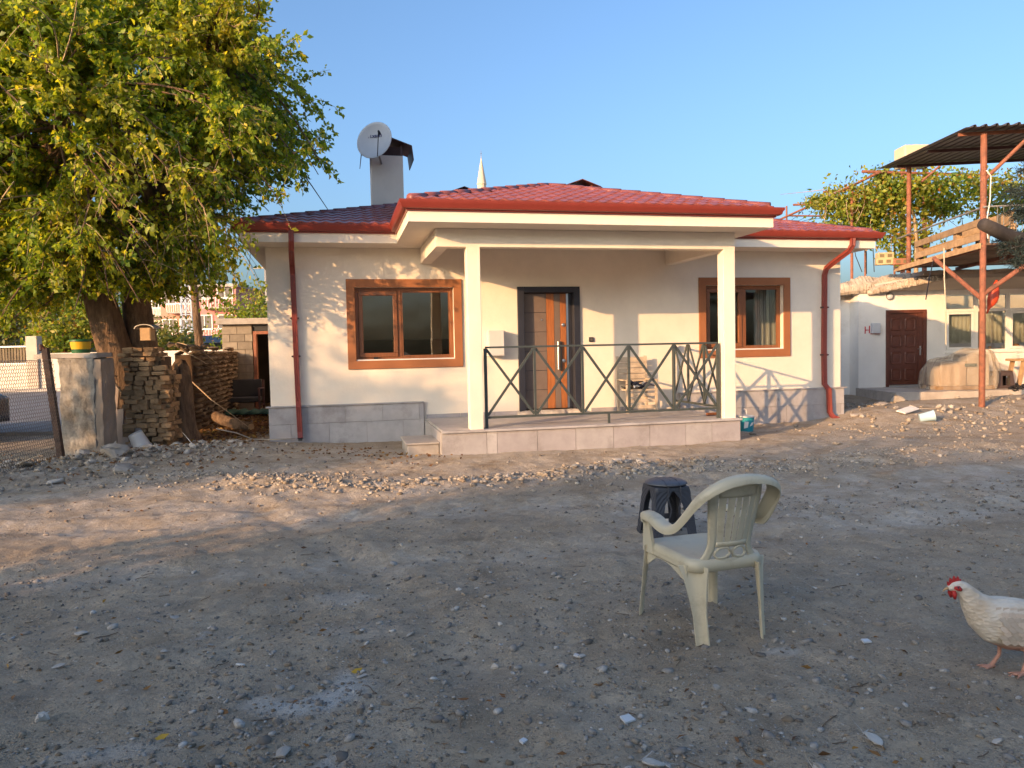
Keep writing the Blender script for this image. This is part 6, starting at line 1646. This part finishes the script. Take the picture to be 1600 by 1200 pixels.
for k in range(34):    # drooping leafy sprays under the right hand side of the crown
    px_ = rh.uniform(225, 392); b0 = A(px_, 372 + rh.uniform(-30, 20), rh.uniform(11.6, 12.5))
    tip = b0 + np.array([rh.normal() * 0.2, rh.normal() * 0.2, -rh.uniform(0.4, 1.05) * (1.15 - abs(px_ - 330) / 240)])
    p = bez(b0, (b0 + tip) / 2 + rh.normal(size=3) * 0.12, tip, 8); HT.append((p - to, np.linspace(0.008, 0.003, 8)))
    m = 42; s = rh.uniform(0, 1, m); ii = np.minimum(6, (s * 7).astype(int)); HP.append(p[ii] + rh.normal(size=(m, 3)) * 0.075); HD.append(rh.normal(size=(m, 3)) * 0.6 + [0, 0, -0.7])
HP, HD = np.concatenate(HP), np.concatenate(HD); kk = ~in_house(HP, -0.05)
place('twigs', tubes_np('twigs', HT, M_TWIG, 3), MT)
place('sprays', leaves_mesh('sprays', HP[kk] - to, HD[kk], 0.10, M_LEAF, 6), MT)

# vine on the pergola
def cluster_leaves(name, pts, spread, n, size, mat_, parent, org, seed, droop=0.4):
    r = np.random.default_rng(seed); P = []
    for (p, q, s, w) in pts:
        k = int(n * w); t = r.uniform(0, 1, k)[:, None]
        P.append(np.array(p) + (np.array(q) - np.array(p)) * t + r.normal(size=(k, 3)) * np.array([s, s * 1.2, s * 0.62]) - np.array([0, 0, 1]) * np.abs(r.normal(size=(k, 1))) * s * droop)
    P = np.concatenate(P)
    return place(name, leaves_mesh(name, P - np.array(org), r.normal(size=P.shape) + [0, 0, -0.4], size, mat_, seed), parent)
VN = thing('grape_vine', 'sunlit yellow green grape vine spread over the rusty pergola', 'vine', at(1400, 560, 24.0)); VN.location.z = 0
A = lambda px_, py_, Y_: np.array(at(px_, py_, Y_))
cluster_leaves('leaves', [(A(1262, 312, 26), A(1300, 312, 25), 0.16, 0.6), (A(1300, 312, 25), A(1345, 320, 24.5), 0.42, 1.6), (A(1345, 300, 24), A(1400, 300, 24), 0.50, 2.0), (A(1330, 330, 24.5), A(1400, 340, 24.5), 0.48, 1.6), (A(1375, 262, 23.5), A(1385, 290, 23.5), 0.14, 0.5), (A(1400, 290, 23.5), A(1470, 290, 23), 0.36, 1.5), (A(1470, 278, 23), A(1600, 290, 23), 0.32, 1.5), (A(1395, 370, 24), A(1440, 365, 24), 0.35, 0.7), (A(1440, 320, 23.5), A(1490, 318, 23.5), 0.30, 0.9), (A(1545, 310, 22), A(1600, 330, 22), 0.40, 1.0), (A(1296, 345, 27), A(1300, 362, 27), 0.12, 0.15), (A(1400, 396, 24.5), A(1425, 402, 24.5), 0.18, 0.2)], 1, 900, 0.15, M_VINE, VN, VN.location, 3)
stems = []
r9 = np.random.default_rng(9)
for k in range(46):
    a_ = A(r9.uniform(1280, 1580), r9.uniform(270, 330), 23.8); b_ = a_ + np.array([r9.normal() * 0.6, r9.normal() * 0.3, -abs(r9.normal()) * 0.8])
    stems.append((bez(a_, (a_ + b_) / 2 + r9.normal(size=3) * 0.2, b_, 6) - np.array(VN.location), np.linspace(0.014, 0.005, 6)))
a_ = A(1428, 420, 23.5); a_[2] = 2.8
stems.append((bez(a_, A(1438, 380, 23.5), A(1425, 320, 23.5), 9) - np.array(VN.location), np.linspace(0.08, 0.04, 9)))
place('stems', tubes_np('stems', stems, M_TWIG, 5), VN)

# dark pine reaching in at the right edge
PT = thing('pine_tree', 'dark pine with a sawn off bough reaching in at the right edge', 'tree', (8.75, 11.2, 0))
po = np.array([8.75, 11.2, 0.0])
m = MB(); m.tube([(0, 0, -0.1), (0.03, 0, 2.0), (0.0, 0, 4.2), (0.02, 0, 6.0)], [0.17, 0.15, 0.11, 0.05], 14); m.build('trunk', M_BARK, PT, smooth=True)
M_DKB = pm('dark_bark', (0.045, 0.038, 0.036), 0.9, 0.3, 8.0, 0.5, 40.0)
s0, s1 = A(1536, 350, 10.6) - po, A(1582, 372, 10.9) - po
m = MB(); m.tube([s0, (s0 + s1) / 2, s1, (0.0, 0.0, 2.75)], [0.085, 0.095, 0.10, 0.12], 12); m.build('sawn_bough', M_DKB, PT, smooth=True)
bows, NP_, ND = [], [], []
r10 = np.random.default_rng(10)
for (px0, py0, px1, py1, Y_) in ((1690, 300, 1568, 300, 10.9), (1700, 250, 1590, 268, 10.8), (1690, 340, 1575, 330, 10.6), (1690, 380, 1560, 392, 10.7), (1700, 400, 1572, 412, 10.9), (1690, 360, 1552, 378, 11.1), (1700, 280, 1580, 345, 11.2), (1710, 330, 1590, 305, 10.5), (1700, 420, 1590, 400, 10.5)):
    b_ = bez(np.array([8.75, 11.2, A(px0, py0 - 25, 11)[2]]), A((px0 + px1) / 2, (py0 + py1) / 2 - 8, Y_), A(px1, py1, Y_), 14); bows.append((b_ - po, np.linspace(0.03, 0.008, 14)))
    for k in range(95):
        t = r10.uniform(0.25, 1.0); i = min(12, int(t * 13)); q = b_[i] + r10.normal(size=3) * 0.035
        dd = (b_[-1] - b_[0]); dd /= np.linalg.norm(dd); ax_ = dd * 0.7 + r10.normal(size=3) * 0.7; ax_ /= np.linalg.norm(ax_)
        ln = r10.uniform(0.05, 0.16); s = r10.uniform(0, 1, 16)[:, None]
        NP_.append(q + ax_ * ln * s); ND.append(ax_ * 0.6 + r10.normal(size=(16, 3)) * 0.6)
NP_, ND = np.concatenate(NP_), np.concatenate(ND)
place('boughs', tubes_np('boughs', bows, M_DKB, 5), PT)
place('needles', leaves_mesh('needles', NP_ - po, ND, 0.085, M_PINE, 4, wid=0.10), PT)

# shrubs and trees beyond the street and behind the shed
def small_tree(name, label, loc, h, rx, mat_, seed, n=5200, lsize=0.16, group=None, cat='tree', solid_=0.25):
    o = thing(name, label, cat, loc, 0, group)
    r = np.random.default_rng(seed)
    cl = r.normal(size=(70, 3)); cl /= np.linalg.norm(cl, axis=1, keepdims=True)
    cl = cl * r.uniform(0.35, 1.0, (70, 1)) * np.array([rx, rx, h * 0.36]) + np.array([0, 0, h * 0.60])
    k = r.integers(0, 70, n)
    P = cl[k] + r.normal(size=(n, 3)) * rx * 0.17
    P[:, 2] = np.maximum(P[:, 2], 0.25)
    br = [(bez(np.array([0, 0, h * 0.22]), c_ * np.array([0.4, 0.4, 0.7]), c_, 6), np.linspace(0.06, 0.012, 6)) for c_ in cl[:40]]
    m = MB(); m.tube([(0, 0, -0.2), (0.05, 0, h * 0.25), (0.0, 0.05, h * 0.55)], [0.14, 0.11, 0.05], 10); m.build('trunk', M_BARK, o, smooth=True)
    place('branches', tubes_np('branches', br, M_BARK, 4), o)
    place('crown', leaves_mesh('crown', P, r.normal(size=P.shape) + [0, 0, -0.3], lsize, mat_, seed), o)
    return o
small_tree('street_tree', 'dense green tree behind the reed fence at the far left', (-27.5, 39.0, 0), 7.5, 3.4, M_SHRUB, 21, 9000, 0.24)
small_tree('street_tree', 'golden green tree beyond the street wall pillar', (-22.2, 38.5, 0), 6.0, 2.6, M_VINE, 22, 6000, 0.22)
small_tree('garden_shrub', 'dry brown leaved shrub behind the grey wall stub', (-17.6, 37.5, 0), 3.4, 2.2, M_SHRUB, 23, 4500, 0.2, cat='shrub')
small_tree('garden_tree', 'yellowish leafy small tree behind the flat roof of the shed', (at(400, 550, 27).x, 27, 0), 4.1, 1.2, M_VINE, 24, 3600, 0.15)

# ---- the far side of the yard, behind the photographer: neighbours' trees and house that shade the ground
SDX, SDY = 0.697, 0.717
def qs(q, s): return (SDX * q + SDY * s, SDY * q - SDX * s)
NT = small_tree('neighbour_tree', 'broad leafy tree standing across the yard from the new house', (*qs(-12.5, 1.5), 0), 6.4, 2.9, M_LEAF, 31, 15000, 0.19, 'trees across the yard')
for k, (q, s, sc_, hz_) in enumerate(((-12, -3.7, 0.72, 0.88), (-12, -10.9, 0.62, 0.95), (-11, 5.6, 1.0, 0.92), (-15, -1.9, 0.95, 0.98), (-15, 9.0, 1.1, 1.0))):
    c = copy_tree(NT); c['label'] = ('middling leafy tree opposite the porch across the yard', 'tall narrow leafy tree opposite the left window across the yard', 'broad leafy tree furthest from the mulberry behind the yard', 'leafy tree close behind the others before the neighbouring house', 'leafy tree opposite the old white house across the yard')[k]; x_, y_ = qs(q, s); c.location = (x_, y_, 0); c.rotation_euler = (0, 0, 1.1 * k + 0.7); c.scale = (sc_, sc_, hz_)
small_tree('neighbour_sapling', 'slender thinly leaved tree opposite the porch of the new house', (*qs(-11, -5.6), 0), 4.9, 1.1, M_LEAF, 38, 700, 0.19, 'trees across the yard')
small_tree('neighbour_sapling', 'thin young tree at the edge of the yard opposite the wall stub', (*qs(-11, -13.3), 0), 5.0, 1.5, M_LEAF, 36, 1500, 0.19, 'trees across the yard')
NB = thing('neighbour_house', 'plain rendered neighbouring house across the yard', 'house', (*qs(-17, 1.0), 0), math.atan2(SDY, SDX))
m = MB(); m.box(-3.5, 3.5, -6.5, 6.2, 0, 4.3); m.build('wall', M_CONCP, NB)
m = MB(); m.box(-3.8, 3.8, -6.8, 6.5, 4.305, 4.5); m.build('roof', M_CONC, NB)
m = MB(); m.box(3.502, 3.54, -1.0, 0.4, 1.0, 2.3); m.build('window', M_DARK, NB)

# ---------------------------------------------------------------- stones, rubble, litter
def ico(sub):
    bm = bmesh.new(); bmesh.ops.create_icosphere(bm, subdivisions=sub, radius=1.0)
    v = np.array([q.co[:] for q in bm.verts]); f = np.array([[q.index for q in p.verts] for p in bm.faces]); bm.free(); return v, f
def hull_np(seed):
    bm = hull_rock(seed, 11, 1.0); bmesh.ops.triangulate(bm, faces=bm.faces[:]); bm.verts.index_update()
    v = np.array([q.co[:] for q in bm.verts]); f = np.array([[q.index for q in p.verts] for p in bm.faces]); bm.free(); return v, f
def scatter_rocks(name, X, Y, size, mat_, seed, sink=0.25):
    "broken angular stones: eight hull shapes, each stretched and turned its own way"
    r = np.random.default_rng(seed); Vs, Fs, base = [], [], 0
    which = r.integers(0, 8, len(X))
    for k in range(8):
        v0, f0 = hull_np(100 + k); i = np.where(which == k)[0]; n = len(i)
        if not n: continue
        sc = size[i][:, None] * np.stack([r.uniform(0.8, 1.4, n), r.uniform(0.65, 1.1, n), r.uniform(0.45, 0.85, n)], 1)
        q = r.normal(size=(n, 4)); q /= np.linalg.norm(q, axis=1, keepdims=True); w, x, y, z = q.T
        Rm = np.stack([1 - 2 * (y * y + z * z), 2 * (x * y - z * w), 2 * (x * z + y * w), 2 * (x * y + z * w), 1 - 2 * (x * x + z * z), 2 * (y * z - x * w), 2 * (x * z - y * w), 2 * (y * z + x * w), 1 - 2 * (x * x + y * y)], 1).reshape(n, 3, 3)
        V = np.einsum('nij,vj->nvi', Rm, v0) * sc[:, None, :]
        Z = height(X[i], Y[i]) + sc[:, 2] * (1 - 2 * sink) * 0.8
        V = V + np.stack([X[i], Y[i], Z], 1)[:, None, :]
        Vs.append(V.reshape(-1, 3)); Fs.append((f0[None] + (np.arange(n) * len(v0))[:, None, None] + base).reshape(-1, 3)); base += n * len(v0)
    return tag(place(name, np_mesh(name, np.concatenate(Vs), np.concatenate(Fs), mat_)), kind='stuff')
def scatter(name, X, Y, size, mat_, seed, sub=1, flat=(0.45, 0.8), sink=0.3, kind='stuff', smooth=False, angular=0.25):
    r = np.random.default_rng(seed); v0, f0 = ico(sub); n = len(X)
    sc = size[:, None] * np.stack([r.uniform(0.75, 1.35, n), r.uniform(0.65, 1.1, n), r.uniform(*flat, n)], 1)
    V = v0[None] * (1 + r.normal(size=(n, len(v0), 1)) * angular * 0.6) + r.normal(size=(n, len(v0), 3)) * angular * 0.25
    V = np.clip(V, -0.95, 0.95)
    V = V * sc[:, None, :]
    a = r.uniform(0, 6.283, n); tl = r.normal(size=n) * 0.25
    ca_, sa_ = np.cos(a)[:, None], np.sin(a)[:, None]
    x = V[..., 0] * ca_ - V[..., 1] * sa_; y = V[..., 0] * sa_ + V[..., 1] * ca_; z = V[..., 2] + x * np.sin(tl)[:, None]
    Z = height(X, Y)
    P = np.stack([x + X[:, None], y + Y[:, None], z + Z[:, None] + (sc[:, 2] * (1 - 2 * sink) * 0.8)[:, None]], -1).reshape(-1, 3)
    Fc = (f0[None] + (np.arange(n) * len(v0))[:, None, None]).reshape(-1, 3)
    o = place(name, np_mesh(name, P, Fc, mat_, smooth))
    return tag(o, kind=kind)
def pebble_mat(name, stops):
    m, nt, b = nodes_of(name); g = N(nt, 'ShaderNodeNewGeometry')
    c = ramp(nt, g.outputs['Random Per Island'], stops)
    nz = N(nt, 'ShaderNodeTexNoise', Scale=60.0, Detail=6.0, Roughness=0.7); nt.links.new(g.outputs['Position'], nz.inputs['Vector'])
    c = mixc(nt, ramp(nt, nz.outputs[0], [(0.4, (0.5, 0.5, 0.5)), (0.7, (0, 0, 0))]), c, (0.12, 0.10, 0.08))
    nt.links.new(c, b.inputs['Base Color']); b.inputs['Roughness'].default_value = 0.85; b.inputs['Specular IOR Level'].default_value = 0.3
    bp = N(nt, 'ShaderNodeBump', Strength=0.4, Distance=0.004); nt.links.new(nz.outputs[0], bp.inputs['Height']); nt.links.new(bp.outputs[0], b.inputs['Normal'])
    return m
M_PEB = pebble_mat('yard_gravel', [(0, (0.13, 0.11, 0.09)), (0.4, (0.25, 0.22, 0.19)), (0.7, (0.34, 0.31, 0.27)), (0.93, (0.44, 0.41, 0.37)), (1, (0.56, 0.53, 0.49))])
M_RUB = pebble_mat('rubble_stone', [(0, (0.24, 0.18, 0.12)), (0.3, (0.40, 0.33, 0.25)), (0.7, (0.45, 0.385, 0.305)), (1, (0.54, 0.48, 0.40))])
n = 17000
yy = 1 / (1 / 2.0 - rng.uniform(0, 1, n) * (1 / 2.0 - 1 / 13.0)); xx = yy * rng.uniform(-0.76, 0.76, n)
sz = np.clip(rng.lognormal(-5.05, 0.6, n), 0.0028, 0.032) * (0.75 + yy * 0.055)
keep = ~in_house(np.stack([xx, yy, np.zeros(n)], 1), -0.4) & (fbm(xx, yy, 0.9, 50, 3) + rng.uniform(-0.14, 0.14, n) > 0.47)
scatter('gravel', xx[keep], yy[keep], sz[keep], M_PEB, 1, 1, (0.4, 0.75), 0.35)
def along(pts, w, n, r):
    seg = r.integers(0, len(pts) - 1, n); t = r.uniform(0, 1, n)
    P = np.array(pts); a = P[seg]; b = P[seg + 1]
    return (a + (b - a) * t[:, None] + r.normal(size=(n, 2)) * w * 0.5).T
def rubble(name, pts, w, n, s0, s1, seed, mat_=M_RUB):
    r = np.random.default_rng(seed); X, Y = along(pts, w, n, r)
    s = s0 * (s1 / s0) ** (r.uniform(0, 1, n) ** 2.2)
    k = ~in_house(np.stack([X, Y, np.zeros(n)], 1), -0.45)
    return scatter_rocks(name, X[k], Y[k], s[k], mat_, seed)
rubble('rubble', RIDGE_L, 1.15, 2600, 0.010, 0.06, 2)
rubble('rubble', [(-4.8, 9.6), (-3.6, 9.4), (-2.0, 9.4)], 1.1, 700, 0.010, 0.045, 3)
rubble('rubble', RIDGE_M, 0.62, 2200, 0.008, 0.05, 4)
rubble('rubble', RIDGE_R, 0.75, 1800, 0.008, 0.035, 5)
rubble('rubble', [(5.5, 12.8), (8.5, 14.2), (11, 15.5), (13, 16.5)], 1.6, 900, 0.014, 0.07, 6)
rubble('rubble', [(6.8, 15.8), (8.2, 18.0), (9.2, 19.5)], 0.9, 500, 0.014, 0.08, 7)
rubble('rubble', [(0.8, 7.2), (3.4, 6.8), (6.2, 8.0)], 0.9, 700, 0.008, 0.03, 8, M_PEB)
r13 = np.random.default_rng(13); n = 6500
yy = 1 / (1 / 2.0 - r13.uniform(0, 1, n) * (1 / 2.0 - 1 / 10.0)); xx = yy * r13.uniform(-0.76, 0.76, n)
kk = (fbm(xx, yy, 1.3, 90, 4) > 0.47) & ~in_house(np.stack([xx, yy, np.zeros(n)], 1), -0.4)
scatter_rocks('soil_clods', xx[kk], yy[kk], np.clip(r13.lognormal(-4.9, 0.55, n), 0.004, 0.028)[kk] * (0.8 + 0.04 * yy[kk]), pebble_mat('soil_clod', [(0, (0.15, 0.11, 0.07)), (0.5, (0.27, 0.205, 0.14)), (1, (0.38, 0.30, 0.21))]), 61, 0.42)
# larger stones, one object each
LSM = [stone_mesh(20 + k, 2, 0.34, (0.5, 0.62, 0.75, 0.45)[k % 4], pm('pale_stone', (0.46, 0.41, 0.35), 0.85, 0.22, 7.0, 0.4, 40.0, rrand=0.35, obj=False)) for k in range(7)]
r11 = random.Random(11)
def stone_at(x, y, s, label, group, mesh=None, fl=1.0):
    o = place('stone', mesh or LSM[r11.randrange(7)], None, (x, y, hz(x, y) + s * 0.22), (r11.uniform(-.25, .25), r11.uniform(-.25, .25), r11.uniform(0, 6.28)), (s * r11.uniform(0.9, 1.3), s * r11.uniform(0.75, 1.0), s * r11.uniform(0.7, 1.0) * fl))
    return tag(o, label, 'stone', group)
for k in range(60):
    yv = 1 / (1 / 2.4 - r11.random() * (1 / 2.4 - 1 / 11.0)); xv = yv * r11.uniform(-0.72, 0.72)
    stone_at(xv, yv, r11.uniform(0.012, 0.026) * (0.8 + yv * 0.10), 'small pale stone lying loose on the open gravel yard', 'loose stones in the yard')
for pts, num, s0, s1, lb, gp in ((RIDGE_L, 46, 0.05, 0.12, 'chunk of pale broken masonry in the rubble strip beside the fence and wall stub', 'rubble chunks by the fence'), (RIDGE_M, 30, 0.035, 0.085, 'pale chunk of stone in the rubble ridge in front of the porch', 'rubble chunks before the porch'), (RIDGE_R, 18, 0.03, 0.06, 'pale stone in the gravel ridge right of the porch', 'stones right of the porch'), ([(6.5, 15.2), (9.5, 15.6), (12.5, 16.6)], 16, 0.06, 0.14, 'sunlit stone on the rough ground before the white house', 'stones before the white house')):
    X, Y = along(pts, 0.8, num, rng)
    for x_, y_ in zip(X, Y):
        if not in_house(np.array([[x_, y_, 0]]), -0.45)[0]: stone_at(float(x_), float(y_), r11.uniform(s0, s1) * r11.uniform(0.7, 1.0), lb, gp)
for px_, py_, s, fl, lb in ((175, 723, 0.26, 0.7, 'biggest broken masonry block with pale flat top on the left rubble'), (190, 733, 0.20, 0.8, 'tilted angular masonry chunk in front of the biggest block'), (88, 753, 0.13, 1.0, 'rounded pale boulder on the left rubble near the fence'), (38, 735, 0.20, 0.35, 'flat pale slab fragment at the far left of the rubble'), (128, 716, 0.15, 1.0, 'upright broken chunk leaning at the foot of the wall stub'), (232, 705, 0.12, 0.6, 'grey stone lying against the tipped white bucket'),
                            (1400, 632, 0.22, 0.9, 'sunlit boulder on the earth bank left of the brown door'), (1378, 642, 0.16, 0.7, 'smaller sunlit boulder beside the big one near the corner'), (442, 1165, 0.05, 0.8, 'smooth pale stone at the bottom left foreground'), (1020, 1180, 0.042, 0.9, 'bluish rounded stone at the bottom middle of the picture'), (1365, 1145, 0.04, 0.7, 'pale flat stone in the gravel below the hen'), (565, 1046, 0.030, 0.7, 'smooth whitish stone beside the grey plaster stain'), (66, 1122, 0.04, 0.8, 'round pale stone at the lower left edge'), (128, 988, 0.05, 0.35, 'flat pale stone on the ground at middle left'), (272, 956, 0.032, 0.7, 'small pale stone left of the plaster stain'), (92, 1040, 0.035, 0.5, 'flat whitish stone near the lower left edge')):
    p = gnd(px_, py_); stone_at(p.x, p.y, s, lb, None, LSM[(px_ * 7 + py_) % 7], fl)
# leaf litter
def litter(name, pts, w, n, size, mat_, seed):
    r = np.random.default_rng(seed); X, Y = along(pts, w, n, r)
    k = ~in_house(np.stack([X, Y, np.zeros(n)], 1), -0.5); X, Y = X[k], Y[k]
    P = np.stack([X, Y, height(X, Y) + r.uniform(0.004, 0.03, len(X))], 1); D = r.normal(size=P.shape) * [1, 1, 0.22]
    return tag(place(name, leaves_mesh(name, P, D, size, mat_, seed)), kind='stuff')
M_DRY = leaf_mat('dry_leaf', [(0, (0.07, 0.03, 0.012)), (0.5, (0.17, 0.075, 0.028)), (0.85, (0.26, 0.12, 0.04)), (1, (0.36, 0.22, 0.04))], 0.15, 0.8)
litter('fallen_leaves', [(-5.9, 13.3), (-5.2, 14.6), (-5.4, 17.5), (-6.0, 20)], 1.5, 5200, 0.085, M_DRY, 41)
litter('fallen_leaves', RIDGE_L, 1.6, 420, 0.07, M_DRY, 42)
litter('fallen_leaves', [(-3.2, 12.0), (-2.2, 11.4), (-1.2, 10.9)], 0.7, 160, 0.06, M_DRY, 43)
r12 = np.random.default_rng(12); n = 260
yy = 1 / (1 / 2.2 - r12.uniform(0, 1, n) * (1 / 2.2 - 1 / 11)); xx = yy * r12.uniform(-0.75, 0.75, n)
P = np.stack([xx, yy, height(xx, yy) + 0.006], 1)
tag(place('scattered_leaves', leaves_mesh('scattered_leaves', P, r12.normal(size=P.shape) * [1, 1, 0.12], 0.045, M_DRY, 44, wid=0.4)), kind='stuff')
tws = []
for k in range(60):
    y_ = 1 / (1 / 2.2 - r12.uniform() * (1 / 2.2 - 1 / 9)); x_ = y_ * r12.uniform(-0.72, 0.72); a_ = r12.uniform(0, 3.14); L_ = r12.uniform(0.02, 0.06)
    t = np.linspace(-1, 1, 5); X = x_ + np.cos(a_) * L_ * t + 0.1 * L_ * np.sin(3 * t) * np.sin(a_); Y = y_ + np.sin(a_) * L_ * t
    tws.append((np.stack([X, Y, height(X, Y) + 0.006], 1), np.full(5, 0.0022)))
tag(place('twig_litter', tubes_np('twig_litter', tws, pm('dead_twig', (0.14, 0.095, 0.06), 0.9, 0.3), 4)), kind='stuff')
# distinct scraps on the ground
M_CHIP = pm('white_tile', (0.56, 0.56, 0.55), 0.3, 0.04)
for px_, py_, w, d, rz, lb in ((980, 1113, 0.028, 0.024, 0.5, 'white broken tile piece lying in the front gravel'), (1353, 990, 0.024, 0.018, 0.2, 'small white tile chip right of the beige chair'), (817, 1142, 0.017, 0.012, 0.9, 'little pale chip at the bottom left of the white tile piece'), (375, 1032, 0.026, 0.006, 2.7, 'thin white sliver above the grey plaster stain'), (900, 1012, 0.015, 0.012, 1.2, 'tiny white chip left of the chair legs')):
    p = gnd(px_, py_); m = MB(); m.hexa([Vector(q) for q in ((-w, -d, 0), (w, -d * 0.8, 0), (w * 0.9, d, 0), (-w * 0.8, d * 0.9, 0), (-w, -d, 0.008), (w, -d * 0.8, 0.008), (w * 0.9, d, 0.008), (-w * 0.8, d * 0.9, 0.008))])
    o = m.build('tile_chip', M_CHIP, None, loc=(p.x, p.y, hz(p.x, p.y) + 0.006)); o.rotation_euler = (0.12, 0.08, rz); tag(o, lb, 'tile chip')
for px_, py_, lb in ((548, 1040, 'yellow fallen leaf next to the smooth whitish stone'), (241, 1152, 'bright yellow fallen leaf at the lower left')):
    p = gnd(px_, py_); o = place('fallen_leaf', leaves_mesh('fallen_leaf', np.array([[0, 0, 0.0]]), np.array([[1, 0.3, 0.15]]), 0.052, leaf_mat('yellow_leaf' + str(px_), [(0, (0.38, 0.24, 0.02)), (1, (0.42, 0.27, 0.02))], 0.2), 50), None, (p.x, p.y, hz(p.x, p.y) + 0.012)); tag(o, lb, 'leaf')
CP = thing('plastic_cup', 'crushed pale blue plastic pot lying on its side before the white house', 'plastic pot', at(1448, 652, 14.4)); CP.rotation_euler = (0, R(78), R(-18))
CP.location.z = hz(CP.location.x, CP.location.y) + 0.09
m = MB(); m.lathe([(0.075, -0.13), (0.10, 0.12), (0.108, 0.12), (0.108, 0.135), (0.098, 0.13), (0.07, -0.12), (0.001, -0.122), (0.001, -0.13), (0.075, -0.13)], 18); m.build('shell', pm('pale_blue_plastic', (0.42, 0.58, 0.66), 0.45, 0.1), CP, angle=40)
PSc = MB(); PSc.box(-0.22, 0.22, -0.1, 0.1, 0, 0.02); o = PSc.build('board_scrap', M_WHITE, None, loc=at(1418, 643, 15.0)); o.location.z = hz(o.location.x, o.location.y) + 0.05; o.rotation_euler = (0.2, -0.15, 0.5); tag(o, 'pale flat scrap of board lying behind the blue pot', 'board scrap')
WR_ = MB(); WR_.tube([hw(-0.75, 0.9, 0.34), hw(-0.5, 0.5, 0.22), hw(-0.3, 0.15, 0.07), hw(0.05, 0.16, 0.05), hw(0.4, 0.14, 0.045)], 0.010, 6); tag(WR_.build('hose', pm('pale_hose', (0.5, 0.42, 0.32), 0.7), None, smooth=True), 'pale thin hose lying at the left corner of the house', 'hose')
print('leaves', CROWN_N, 'stones on wall', nst, 'objects', len(bpy.data.objects), 'tris', sum(len(m.polygons) for m in bpy.data.meshes))
